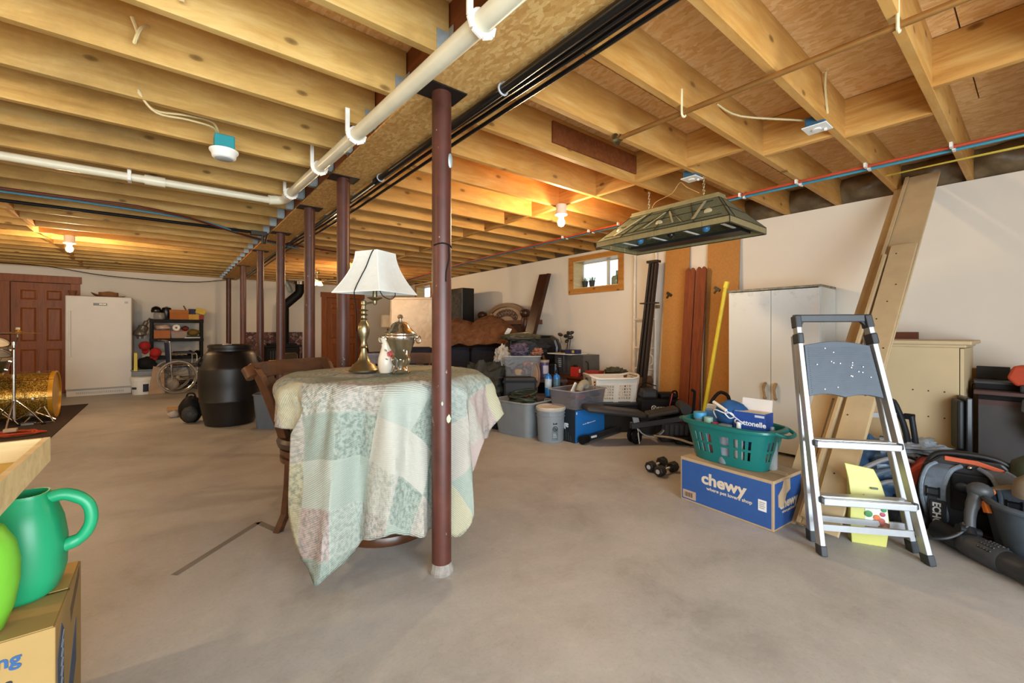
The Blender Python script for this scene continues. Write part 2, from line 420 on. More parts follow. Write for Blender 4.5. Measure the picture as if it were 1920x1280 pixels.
hr = hl.copy(); C.objects.link(hr); hr.parent = jr; hr.location = (1.216, 0, 0); hr.scale = (-1, 1, 1)
bl = MB().bx(-.019, -.2, ZJ + .002, .019, .2, ZD - .004).build('blocking', BLOCK, ceil, bevel=.002)
def cp(o, par, loc):
    c = o.copy(); C.objects.link(c); c.parent = par; c.location = loc; return c
fj = True
nb = 0
for k, y in enumerate(JY):
    for base, hg, hx in ((jr, hr, 1.216), (jl, hl, .905)):
        if k == 0: base.location = (0, y, 0)
        else:
            c = base.copy(); C.objects.link(c); c.location = (0, y, 0)
            g = hg.copy(); C.objects.link(g); g.parent = c
    yb = y + .21
    xr_ = 2.88 + (.0 if k % 2 else .03)
    if k == 8: xr_ = 2.9
    if k == 7: xr_ = 3.12
    if k == 6: xr_ = 3.22
    if k == 0: bl.location = (xr_, yb, 0)
    else: cp(bl, ceil, (xr_, yb, 0))
    if y > 4.4: cp(bl, ceil, (-1.2 + (.02 if k % 2 else -.02), yb, 0))
# a short scab board nailed in one bay, and the insulation filling the bays above the right wall
MB().bx(1.95, 1.995, ZJ + .06, 2.95, 2.01, ZJ + .2).build('scab_board', GIRD, ceil)
q = random.Random(3)
for k, y in enumerate(JY[1:-1]):
    def bf(u, v, y=y, q=q): 
        return (XR + .05 - .12 * math.sin(v * PI * .9) * (.5 + .5 * math.sin(u * PI)) + .02 * math.sin(9 * u + k) * math.sin(7 * v + k), y + .02 + u * .38, ZJ + .004 + v * .23)
    MB().sheet(bf, 12, 8).build('insulation_batt', KRAFT, wr, smooth=True)
struct(MB().bx(XR + .2, YF, ZJ, XR + .26, YB + .25, ZD).build('trim_1', BLOCK))
MB().bx(.94, YF, 2.302, 1.18, YB, ZD - .002).build('girder', GIRD, ceil)
for a in range(6):
    MB().bx(.925, YF + a * 2.44 + .003 - .3, 2.288, 1.195, YF + (a + 1) * 2.44 - .3, 2.301).build('girder_soffit', OSBG, ceil)
struct(MB().bx(XL, YB - .05, ZJ, XR + .2, YB, ZD).build('trim_2', BLOCK))

# ------------------------------------------------------------------ windows on the right wall
SKYG = glass('window_glass', 'ffffff', .02, 1.0, 1.02)
def window(n, y0, y1, z0, z1, cas):
    o = struct(MB().bx(XR + .2, y0, z0, XR + .225, y1, z0 + .025).bx(XR + .2, y0, z1 - .025, XR + .225, y1, z1).bx(XR + .2, y0, z0, XR + .225, y0 + .025, z1)
               .bx(XR + .2, y1 - .025, z0, XR + .225, y1, z1).build('window_%d' % n, WHITE))
    ym = y0 + (y1 - y0) * .40
    MB().bx(XR + .19, ym - .022, z0 + .02, XR + .225, ym + .022, z1 - .02).build('window_mullion', WHITE, o)
    for a, b in ((y0 + .025, ym - .022), (ym + .022, y1 - .025)):
        MB().bx(XR + .206, a, z0 + .024, XR + .21, b, z1 - .024).build('window_pane', SKYG, o)
    t = .013
    MB().bx(XR, y0, z0, XR + .199, y1, z0 + t).build('jamb', PINEP, o); MB().bx(XR, y0, z1 - t, XR + .199, y1, z1).build('jamb', PINEP, o)
    MB().bx(XR, y0, z0 + t, XR + .199, y0 + t, z1 - t).build('jamb', PINEP, o); MB().bx(XR, y1 - t, z0 + t, XR + .199, y1, z1 - t).build('jamb', PINEP, o)
    if cas:
        c = cas; x0, x1 = XR - .022, XR
        MB().prism([(y0 - c, z0 - c), (y1 + c, z0 - c), (y1, z0), (y0, z0)], x0, x1, 'x').build('casing', PINE, o, bevel=.002)
        MB().prism([(y0, z1), (y1, z1), (y1 + c, z1 + c * .8), (y0 - c, z1 + c * .8)], x0, x1, 'x').build('casing', PINE, o, bevel=.002)
        MB().prism([(y0 - c, z0 - c), (y0, z0), (y0, z1), (y0 - c, z1 + c * .8)], x0, x1, 'x').build('casing', PINE, o, bevel=.002)
        MB().prism([(y1, z0), (y1 + c, z0 - c), (y1 + c, z1 + c * .8), (y1, z1)], x0, x1, 'x').build('casing', PINE, o, bevel=.002)
    return o
window(1, 3.67, 4.52, 1.79, 2.205, .085)
window(2, 9.1, 9.85, 1.95, 2.25, .05)

# ------------------------------------------------------------------ doors in the back wall
def door(n, x0, x1, z1, panels, knob):
    y0 = YB + .02
    o = struct(MB().bx(x0, y0, .01, x1, y0 + .03, z1).build('door_%d' % n, DOORW))
    for a, b, c, d in panels:
        m = MB(); m.bx(a, y0 - .006, c, b, y0 + .002, d)
        m.hexa([(a + .012, y0 - .006, c + .012), (b - .012, y0 - .006, c + .012), (b - .012, y0 - .006, d - .012), (a + .012, y0 - .006, d - .012)],
               [(a + .04, y0 - .022, c + .04), (b - .04, y0 - .022, c + .04), (b - .04, y0 - .022, d - .04), (a + .04, y0 - .022, d - .04)])
        m.build('panel', DOORW, o)
    e = MB(); stx = .1
    e.bx(x0, y0 - .016, .01, x0 + stx, y0, z1); e.bx(x1 - stx, y0 - .016, .01, x1, y0, z1)
    e.bx((x0 + x1) / 2 - .05, y0 - .016, .01, (x0 + x1) / 2 + .05, y0, z1)
    for zz in (.01, .83, 1.58, z1 - .12): e.bx(x0, y0 - .015, zz, x1, y0, zz + (.2 if zz < .1 else .12))
    e.build('stile_frame', DOORW, o, bevel=.003)
    for a, b, c, d in ((x0 - .13, x0 - .005, 0, z1 + .005), (x1 + .005, x1 + .13, 0, z1 + .005), (x0 - .15, x1 + .15, z1 + .008, z1 + .14)):
        MB().bx(a, YB - .028, c, b, YB + .02, d).build('casing', DOORW, o, bevel=.004)
    MB().lathe([(.026, 0), (.026, .008), (.011, .012), (.011, .04), (.028, .055), (.028, .075), (.008, .088)], 14).at().build('handle', BRASS, o, smooth=True)
    h = o.children[-1]; h.location = (knob, y0 - .016, .93); h.rotation_euler = (R(90), 0, 0)
    return o
X0, X1 = -2.17, -1.43
mid = (X0 + X1) / 2
pn = []
for a, b in ((X0 + .1, mid - .05), (mid + .05, X1 - .1)): pn += [(a, b, .21, .83), (a, b, .95, 1.58), (a, b, 1.70, 1.90)]
X0b, X1b = 3.13, 3.94
door(1, X0, X1, 2.02, pn, X1 - .05)
pn = []; mid = (X0b + X1b) / 2
for a, b in ((X0b + .1, mid - .05), (mid + .05, X1b - .1)): pn += [(a, b, .21, .83), (a, b, .95, 1.58), (a, b, 1.70, 1.87)]
door(2, X0b, X1b, 1.99, pn, X0b + .27)
# ------------------------------------------------------------------ steel posts under the girder
PY = [1.80, 3.274, 4.253, 5.562, 6.979, 8.773, 11.085]
PL = ['nearest brown steel post, chipped paint, in front of the draped table',
      'second brown steel post, close behind the white lampshade',
      'third brown steel post from the draped table, under the pipe elbow',
      'fourth brown steel post, rising between wood stove and stool back',
      'dark steel post standing just behind the grey wastebasket and beside the barrel',
      'sixth steel post down the row, reddish, partly hidden by the black barrel',
      'farthest reddish steel post, by the back wall above the barrel lid']
MORT = M('8f8880', .9, 0, .25, 30, .4, 60); PLATE = M('2a211d', .5, .4, .2)
for i, y in enumerate(PY):
    t = thing('support_post', PL[i], 'post', (1.017, y, 0), 0, 'steel posts under the girder')
    MB().lathe([(.046, .0), (.046, 2.281)], 28).build('shaft', STEELP, t, smooth=True)
    MB().bx(-.1, -.07, 2.281, .1, .07, 2.2875).build('top_plate', PLATE, t)
    m = MB(); m.lathe([(.056, 0), (.058, .012), (.052, .03), (.0475, .05)], 14); m.build('mortar_collar', MORT, t)
    if i == 0:
        MB().tube([(-.047, -.01, 1.552), (-.02, -.045, 1.56), (.02, -.047, 1.552), (.046, -.012, 1.548)], .0035, 6, 3).tube([(.01, -.049, 1.552), (.012, -.05, 1.49), (-.003, -.05, 1.43), (-.005, -.05, 1.38)], .003, 6, 3).build('wire_tie', BLACK, t, smooth=True)
        MB().ell((.022, -.0425, 1.955), (.014, .006, .035)).build('hole_plug', GALV, t, smooth=True)
        c = MB().ell((.012, -.0445, .735), (.014, .003, .018), 8, 6, .3, 4).build('paint_chip', M('b9c4a4', .7), t); MB().ell((-.02, -.042, .81), (.005, .003, .009), 8, 6, .3, 2).build('paint_chip', M('b9c4a4', .7), t)

# ------------------------------------------------------------------ pipes and cables
def pipe(name, label, cat, pts, r, mat, n=12, sub=0, group=None):
    o = MB().tube(pts, r, n, sub).build(name, mat, None, smooth=True); return tag(o, label, cat, group)
PVC = M('d9d5bd', .35, 0, .08, 5); PVCW = M('eceae2', .4)
t = thing('drain_pipe', 'white plastic drain pipe running under the girder and turning left at its elbow', 'pipe', (.80, 1.0, 2.2))
def dz(y): return 2.318 - (4.2 - y) * .052
m = MB(True); m.tube([(.80, -.6, dz(-.6)), (.80, 4.12, dz(4.12))], .034, 16).build('pipe_run', PVC, t, smooth=True)
MB(True).tube([(.80, 4.05, dz(4.05)), (.80, 4.15, dz(4.13)), (.77, 4.21, dz(4.2) - .012), (.68, 4.22, 2.29)], .042, 14, 4).build('elbow', PVC, t, smooth=True)
MB(True).tube([(.7, 4.22, 2.288), (-4.3, 4.22, 2.27)], .029, 14).build('branch_pipe', PVC, t, smooth=True)
MB(True).cyl((-.02, 4.22, 2.285), (-.14, 4.22, 2.285), .037).build('coupling', PVC, t, smooth=True)
MB(True).bx(-.235, 4.185, 2.25, -.215, 4.19, 2.42).bx(-.235, 4.25, 2.25, -.215, 4.255, 2.42).bx(-.235, 4.185, 2.248, -.215, 4.255, 2.253).build('hanger_strap', PVCW, t)
MB(True).cyl((.80, 3.98, dz(3.98)), (.80, 4.05, dz(4.05)), .043).build('coupling', PVCW, t, smooth=True)
for y, h in ((1.15, .22), (2.35, .13), (3.08, .16), (3.95, .13)):
    z = dz(y); m = MB(True)
    pts = [(.752, y, z + h), (.752, y, z), (.764, y, z - .030), (.80, y, z - .046), (.836, y, z - .028), (.845, y, z + .005)]
    for a, b in zip(pts[:-1], pts[1:]): m.beam(a, b, .022, .008, (0, 1, 0))
    m.torus((.80, y, z), .039, .007, 20, 6, 'y')
    m.build('hanger_strap', PVCW, t)
t = thing('black_conduit', 'thick black pipe clipped under the girder edge beside thinner cables', 'pipe', (1.215, 1.0, 2.25))
MB(True).tube([(1.2, -.6, 2.262), (1.195, 1.5, 2.256), (1.195, 3.05, 2.256)], .021, 12).build('pipe_run', BLACKG, t, smooth=True)
MB(True).tube([(1.195, 3.03, 2.256), (1.195, 3.1, 2.256)], .024, 10).build('reducer', BLACK, t, smooth=True)
MB(True).tube([(1.195, 3.09, 2.256), (1.21, 5, 2.27), (1.25, 8, 2.29), (1.3, 11.2, 2.30)], .009, 8, 3).build('tail_pipe', BLACK, t, smooth=True)
for y in (1.55, 3.0):
    MB(True).torus((1.195, y, 2.257), .025, .005, 16, 6, 'y').bx(1.19, y - .012, 2.28, 1.2, y + .012, 2.30).build('clip', LGREY, t)
for i, (xa, xb, z, lab) in enumerate(((1.252, 1.235, 2.276, 'black cable nearest the thick black pipe under the girder'), (1.296, 1.29, 2.284, 'middle black cable of the bundle beside the girder'), (1.345, 1.35, 2.284, 'black cable farthest from the girder, outermost of the bundle'))):
    pipe('cable', lab, 'cable', [(xa, -.6, z), (xa + .01, 1.2, z), (xb, 2.4, z), (xb + .02, 4.5, z + .008), (xb - .03, 7, z + .01), (xb, 11, z + .01)], .011 if i else .012, BLACKG, 8, 4, 'cables along the girder')
t = thing('closet_rod', 'bronze rod hung below the joists with flange at its far end', 'rod', (2.1, 1.0, 2.29))
MB(True).tube([(2.16, -.9, 2.285), (2.07, 1.585, 2.285)], .0135, 14).build('rod', COPPER, t, smooth=True)
MB(True).cyl((2.07, 1.59, 2.285), (2.07, 1.582, 2.285), .036).cyl((2.07, 1.585, 2.285), (2.07, 1.55, 2.285), .019).build('end_flange', BRASS, t, smooth=True)
HOOK = M('ddd2a8', .5)
for y in (.335, 1.17):
    x = 2.16 - .09 * (y + .9) / 2.485
    MB(True).tube([(x - .016, y, 2.40), (x - .017, y, 2.29), (x - .012, y, 2.268), (x + .006, y, 2.264), (x + .02, y, 2.275)], .006, 8, 3).build('hook', HOOK, t, smooth=True)
PB, PR = M('3f93ad', .35), M('b8492f', .4)
t = thing('blue_water_line', 'blue plastic water line clipped below the joists along the white wall', 'pipe', (3.9, 1, 2.305))
pb = [(3.95, -.9, 2.306), (3.9, .8, 2.306), (3.87, 1.8, 2.306), (3.9, 2.4, 2.306), (3.87, 3.6, 2.306), (3.97, 6.2, 2.306), (4.25, 9, 2.306), (4.4, 11.3, 2.306)]
MB(True).tube(pb, .0105, 8, 4).build('pipe_run', PB, t, smooth=True)
t2 = thing('red_water_line', 'orange-red water line running beside the blue one under the joists', 'pipe', (3.8, 1, 2.305))
pr = [(x - (.075 if y < 3 else .05), y + .01, z) for x, y, z in pb]
MB(True).tube(pr, .0105, 8, 4).build('pipe_run', PR, t2, smooth=True)
for k, y in enumerate(JY):
    if .0 < y < 4:
        MB(True).bx(3.865 - .012, y - .006, 2.29, 3.865 + .02 + (.02 if y < 1.5 else 0), y + .008, 2.32).build('clip', PVCW, t)
        MB(True).bx(3.785 - .01, y - .002, 2.29, 3.785 + .02 + (.02 if y < 1.5 else 0), y + .012, 2.32).build('clip', PVCW, t2)
pipe('pipe', 'thin dark red pipe crossing the left joists in front of the blue tube', 'pipe', [(-4.3, 5.2, 2.30), (-1, 5.26, 2.30), (-.05, 5.30, 2.30), (.8, 5.95, 2.27), (1.5, 6.3, 2.29), (2.6, 6.6, 2.30)], .011, M('5a2416', .5), 8, 4)
pipe('tube', 'blue tube beside the thin dark red pipe, ending at the girder', 'pipe', [(-4.3, 5.36, 2.30), (-1.1, 5.38, 2.30), (-.6, 5.40, 2.306), (.3, 5.55, 2.30), (.82, 6.02, 2.27), (1.4, 6.42, 2.285)], .010, M('4a86a0', .4), 8, 4)
t = thing('gas_pipe', 'black iron pipe crossing the left joists, valve at the girder', 'pipe', (0, 5.75, 2.29))
MB(True).tube([(-4.3, 5.70, 2.295), (.78, 5.74, 2.295)], .016, 10).build('pipe_run', BLACK, t, smooth=True)
MB(True).bx(.74, 5.70, 2.265, .90, 5.78, 2.31).cyl((.86, 5.74, 2.30), (.86, 5.74, 2.17), .014).cyl((.90, 5.70, 2.28), (.90, 5.85, 2.20), .012).build('valve', M('4a4640', .4, .6), t)
pipe('cable', 'slack dark cable sagging from the far left ceiling to the back wall', 'cable', [(-3.6, 10.9, 2.25), (-1.9, 11.0, 2.30), (-.9, 11.1, 2.19), (.3, 11.2, 2.17), (1.0, 11.25, 2.27)], .008, BLACK, 6, 5)
TAN = M('cdb886', .5)
t = thing('smoke_detector', 'white smoke detector under its teal box on a left joist', 'detector', (.255, 3.03, 2.2))
MB().lathe([(.052, -.035), (.06, -.028), (.064, -.006), (.07, .0), (.074, .006), (.074, .014), (.05, .016)], 28).build('body', WHITE, t, smooth=True)
MB().lathe([(.045, -.0375), (.047, -.036), (.03, -.034)], 20).build('grille', LGREY, t, smooth=True)
MB().bx(-.048, -.03, .017, .052, .075, .10).build('junction_box', M('1f8d93', .5), t, bevel=.006)
tag(MB().tube([(-.12, 2.84, 2.36), (-.06, 2.90, 2.30), (.08, 2.94, 2.33), (.2, 3.0, 2.35), (.235, 3.07, 2.30)], .006, 6, 5).tube([(-.12, 2.845, 2.35), (-.05, 2.89, 2.285), (.08, 2.92, 2.30), (.2, 2.97, 2.31), (.23, 3.07, 2.29)], .006, 6, 5).build('cable', TAN, None, smooth=True),
    'tan cable pair looping from a joist to the smoke detector', 'cable')
tag(MB().tube([(-.12, 2.38, 2.46), (-.10, 2.40, 2.40), (-.11, 2.35, 2.34), (-.09, 2.34, 2.40), (-.07, 2.41, 2.46)], .007, 6, 4).build('cable', TAN, None, smooth=True), 'short tan cable loop hanging from a left joist above the detector', 'cable')
tag(MB().tube([(.02, 1.99, 2.54), (.03, 1.975, 2.44), (.035, 1.985, 2.36)], .006, 6, 3).tube([(.04, 1.99, 2.54), (.045, 1.975, 2.44), (.04, 1.985, 2.36)], .006, 6, 3).build('cable', TAN, None, smooth=True), 'straight tan cable ends against the uppermost left joist', 'cable')
tag(MB().tube([(.72, 1.40, 2.38), (.80, 1.38, 2.40), (.86, 1.2, 2.46), (.88, .98, 2.52)], .007, 6, 4).build('cable', M('c8a94a', .5), None, smooth=True), 'yellow cable behind the nearest pipe hanger by the girder', 'cable')
def outlet(loc, label):
    t = thing('ceiling_outlet', label, 'outlet', loc)
    MB().bx(-.045, -.05, .0, .045, .045, .055).build('junction_box', M('2d5f7c', .5), t, bevel=.005)
    MB().bx(-.062, -.062, -.008, .062, .058, -.001).build('cover_plate', WHITE, t, bevel=.003)
    MB().cyl((0, 0, -.0085), (0, 0, -.014), .022).bx(.02, -.04, -.02, .035, -.03, -.008).build('socket', PAPER, t)
    return t
outlet((2.865, .802, 2.302), 'white cover plate on a blue ceiling box by the nearest joists')
outlet((3.08, 1.66, 2.302), 'white cover plate on a blue ceiling box above the pool table lamp')
tag(MB().tube([(2.45, 1.17, 2.45), (2.6, 1.10, 2.40), (2.85, .86, 2.36), (2.87, .83, 2.33)], .006, 6, 4).build('cable', TAN, None, smooth=True), 'tan cable running to the nearest blue ceiling box', 'cable')
tag(MB().tube([(2.86, .75, 2.36), (2.78, .74, 2.47), (2.72, .72, 2.53)], .006, 6, 4).build('cable', TAN, None, smooth=True), 'tan cable rising above the nearest blue ceiling box', 'cable')
tag(MB().tube([(3.95, -.9, 2.24), (4.1, .3, 2.29), (4.3, .75, 2.34)], .005, 6, 5).tube([(4.05, -.9, 2.26), (4.15, .3, 2.30), (4.3, .76, 2.345)], .005, 6, 5).build('cable', M('cdb84a', .5), None, smooth=True), 'yellow cables sagging under the blue water line near the wall', 'cable')

# ------------------------------------------------------------------ bare bulbs (these light the room)
BULB = emis('bulb_glow', 'ffdcaa', 880)
def bulb(loc, label):
    t = thing('ceiling_bulb', label, 'light', loc, 0, 'bare bulbs on the ceiling')
    MB().lathe([(.05, .163), (.05, .085), (.057, .082), (.057, .07), (.03, .062), (.02, .03), (.018, .025)], 20).build('lamp_holder', M('d0ccc0', .5), t, smooth=True)
    MB().ell((0, 0, 0), (.034, .034, .038), 14, 8).build('bulb', BULB, t, smooth=True)
bulb((2.84, 2.80, 2.155), 'bare glowing bulb under the right joists beyond the first post')
bulb((-.95, 7.5, 2.155), 'bare glowing bulb under the left joists near the white freezer')
bulb((2.75, 7.75, 2.155), 'bare glowing bulb half hidden behind the white lampshade')
bulb((-2.2, 2.2, 2.155), 'bare glowing bulb over the wooden tray, out of frame')
bulb((-2.9, 5.6, 2.155), 'unseen bare bulb added left of the drum kit, out of frame')  # fill bulb added beyond the left edge to even out the light

# ------------------------------------------------------------------ hanging pool-table lamp
GLG = NT('leaded_glass'); _v = GLG.coord(); _n = GLG.noise(_v, 60, 4)
GLG.bump(_n.outputs[0], .4, .004); GLG.b.inputs['Transmission Weight'].default_value = .35; GLG.b.inputs['IOR'].default_value = 1.2
GLG = GLG.fin(GLG.ramp(_n.outputs[0], [(.3, '6f785e'), (.7, '98a084')]), .28)
GLB = M('8f835c', .35, .1, .12, 30); LEADM = M('4d4a3c', .4, .7)
t = thing('pool_table_lamp', 'long leaded-glass pool table lamp on two chains below joists', 'lamp', (3.136, 1.83, 1.86))
hx, hy, tx, ty, hh = .29, .555, .055, .37, .255
V = lambda x, y, z: (x, y, z)
b = [V(-hx, -hy, .045), V(hx, -hy, .045), V(hx, hy, .045), V(-hx, hy, .045)]
tp = [V(-tx, -ty, hh), V(tx, -ty, hh), V(tx, ty, hh), V(-tx, ty, hh)]
for i in range(4):
    j = (i + 1) % 4
    MB().add([b[i], b[j], tp[j], tp[i]], [(0, 1, 2, 3)]).build('glass_panel', GLG, t, solid=.004)
    lo = [(p[0], p[1], 0) for p in (b[i], b[j])]
    n = 3 if i % 2 == 0 else 6
    for q_ in range(n):
        A = Vector(lo[0]).lerp(Vector(lo[1]), q_ / n); B = Vector(lo[0]).lerp(Vector(lo[1]), (q_ + .985) / n)
        MB().add([A, B, B + Vector((0, 0, .043)), A + Vector((0, 0, .043))], [(0, 1, 2, 3)]).build('rim_pane', GLB, t, solid=.004)
def fnm(i):
    j = (i + 1) % 4; return (Vector(b[j]) - Vector(b[i])).cross(Vector(tp[i]) - Vector(b[i])).normalized()
def on(i, u, v, off=.004):
    j = (i + 1) % 4
    p = Vector(b[i]).lerp(Vector(b[j]), u).lerp(Vector(tp[i]).lerp(Vector(tp[j]), u), v)
    nn = (Vector(b[j]) - Vector(b[i])).cross(Vector(tp[i]) - Vector(b[i])).normalized()
    return p + nn * off
m = MB()
for i in range(4):
    j = (i + 1) % 4
    m.tube([b[i], b[j]], .004, 6); m.tube([b[i], tp[i]], .005, 6); m.tube([tp[i], tp[j]], .004, 6)
    m.tube([(b[i][0], b[i][1], 0), (b[j][0], b[j][1], 0)], .004, 6); m.tube([(b[i][0], b[i][1], 0), b[i]], .004, 6)
    segs = [((.12, .0), (.3, 1)), ((.0, .5), (1, .5))] if i % 2 == 0 else []
    if i % 2: segs = [((0, .5), (1, .5)), ((.22, 0), (.28, 1)), ((.5, .0), (.5, 1)), ((.78, 0), (.72, 1)), ((.06, .85), (.94, .85)), ((.04, .12), (.96, .12)), ((.3, .1), (.5, .9)), ((.7, .1), (.5, .9))]
    for p_, q_ in segs: m.tube([on(i, *p_), on(i, *q_)], .0026, 5)
    if i % 2:
        for u in (.18, .82): MB().beam(on(i, u - .05, .12, .006), on(i, u + .05, .9, .006), .022, .003, fnm(i)).build('glass_inlay', M('b0a884', .35, 0, .1), t)
        for u in (.38, .62): MB().beam(on(i, u, .2, .006), on(i, u + (.1 if u < .5 else -.1), .8, .006), .014, .003, fnm(i)).build('glass_inlay', M('b0a884', .35, 0, .1), t)
        for u, v_ in ((.5, .3), (.12, .35), (.88, .35)):
            c = on(i, u, v_, .006); MB().ell(c, (.008, .03, .022), 10, 6).build('glass_inlay', M('b0a884', .35, 0, .1), t, smooth=True)
m.build('lead_came', LEADM, t)
MB().bx(-tx - .008, -ty - .008, hh, tx + .008, ty + .008, hh + .012).bx(-tx, -ty, hh + .012, tx, ty, hh + .034).build('ridge_cap', GLB, t)
MB().bx(.08, -.47, .012, .235, .47, .035).build('lamp_tray', M('181c1c', .5), t)
for yy in (-.28, 0, .28):
    MB().lathe([(.03, .11), (.034, .075), (.03, .06)], 14, (-.06, yy, 0)).ell((-.06, yy, .045), (.03, .03, .03)).build('lamp_socket', M('3f7fae' if yy else '1c1c1c', .3), t, smooth=True)
for yy in (-.14, .14, -.42, .42): MB().bx(-.25, yy - .008, .038, .25, yy + .008, .046).build('cross_bar', WHITE, t)
def chain(y, z0, z1):
    m = MB(); n = int((z1 - z0) / .022)
    for k in range(n):
        z = z0 + (k + .5) * (z1 - z0) / n
        m.torus((0, y, z), .0065, .0016, 8, 4, 'y' if k % 2 else 'x', 1, 2.0)
    m.build('chain', M('b8a880', .35, .7), t)
chain(.235, hh + .03, .455); chain(-.235, hh + .03, .455)
MB().tube([(.0, .21, hh + .04), (-.02, .16, hh + .09), (-.01, .02, hh + .13), (-.03, -.06, hh + .19), (0, -.1, hh + .15), (0, -.2, hh + .08)], .003, 6, 4).build('power_cord', M('b88a50', .5), t, smooth=True)
# ------------------------------------------------------------------ round table, quilt, bar stools
TX, TY, TZ = 1.007, 2.434, .895
t = thing('pub_table', 'round dark wooden pedestal table under the patchwork quilt', 'table', (TX, TY, 0))
MB().lathe([(.27, 0), (.275, .02), (.265, .045), (.24, .055), (.25, .075), (.235, .095), (.2, .11), (.12, .15), (.1, .2)], 40).build('pedestal_base', CHAIRW, t, smooth=True)
MB().lathe([(.1, .2), (.085, .3), (.11, .45), (.09, .6), (.08, .72), (.16, .80), (.2, .845)], 28).build('pedestal_column', CHAIRW, t, smooth=True)
MB().lathe([(.5, .845), (.545, .855), (.545, .885), (.53, .892)], 56).build('table_top', CHAIRW, t, smooth=True)
def quilt_mat():
    t = NT('patchwork_quilt')
    uv = t.n('ShaderNodeTexCoord').outputs['UV']
    mp = t.n('ShaderNodeMapping'); mp.inputs['Scale'].default_value = (9.5, 9.5, 1); mp.inputs['Rotation'].default_value = (0, 0, .35); t.l(uv, mp.inputs[0]); v = mp.outputs[0]
    fl = t.n('ShaderNodeVectorMath', operation='FLOOR'); t.l(v, fl.inputs[0])
    wn = t.n('ShaderNodeTexWhiteNoise', noise_dimensions='2D'); t.l(fl.outputs[0], wn.inputs['Vector'])
    r = t.n('ShaderNodeValToRGB'); r.color_ramp.interpolation = 'CONSTANT'
    cols = [(0, 'a9afa4'), (.14, 'b6b4a8'), (.3, 'b09f98'), (.42, '9ca599'), (.55, 'b3ad92'), (.68, 'a6aba2'), (.8, 'b2aba0'), (.9, '939d92')]
    e = r.color_ramp.elements
    while len(e) < len(cols): e.new(.5)
    for q, (p, c) in zip(e, cols): q.position = p; q.color = (*lin(c), 1)
    t.l(wn.outputs[0], r.inputs[0]); c = r.outputs[0]
    n = t.noise(uv, 90, 5, .75); n2 = t.noise(uv, 130, 3, .6)
    wn2 = t.n('ShaderNodeTexWhiteNoise', noise_dimensions='3D'); t.l(fl.outputs[0], wn2.inputs['Vector'])
    am = t.ramp(wn2.outputs[0], [(.2, '303030'), (.45, 'd8d8d8'), (.75, 'ffffff')])
    c = t.mix(t.mix(1, t.ramp(n.outputs[0], [(.44, '000000'), (.60, 'd8d8d8')]), am, 'MULTIPLY'), c, '5a6a62')
    c = t.mix(t.mix(1, t.ramp(n2.outputs[0], [(.62, '000000'), (.68, 'b0b0b0')]), am, 'MULTIPLY'), c, '94555a')
    fr = t.n('ShaderNodeVectorMath', operation='FRACTION'); t.l(v, fr.inputs[0]); sx = t.n('ShaderNodeSeparateXYZ'); t.l(fr.outputs[0], sx.inputs[0])
    mn = t.n('ShaderNodeMath', operation='MINIMUM'); t.l(sx.outputs[0], mn.inputs[0]); t.l(sx.outputs[1], mn.inputs[1])
    c = t.mix(t.ramp(mn.outputs[0], [(.02, '707070'), (.05, '000000')]), c, 'b8b5a9')
    wv = t.n('ShaderNodeTexWave', i_Scale=70.0, i_Distortion=1.5); t.l(uv, wv.inputs[0])
    t.bump(t.mix(.5, n.outputs[0], wv.outputs[0]), .5, .006)
    return t.fin(c, .9, 0, .1)
QM = quilt_mat()
cd_ = Vector((-.382, -.924)); rd_ = Vector((.924, -.382))
HEM = [(-180, .66), (-130, .70), (-105, .74), (-88, .69), (-72, .66), (-58, .675), (-39.5, .665), (-36, .36), (-33, .24), (-29, .12), (-25.5, .05), (-19, .10), (-8, .20), (2, .235), (10, .20), (22, .18), (32, .13), (38, .22), (44, .42), (52, .56), (60, .55), (72, .66), (86, .69), (100, .72), (130, .68), (180, .66)]
def interp(tab, x):
    for (a, p), (b, q) in zip(tab[:-1], tab[1:]):
        if a <= x <= b:
            s = (x - a) / (b - a); s = s * s * (3 - 2 * s); return p + (q - p) * s
    return tab[-1][1]
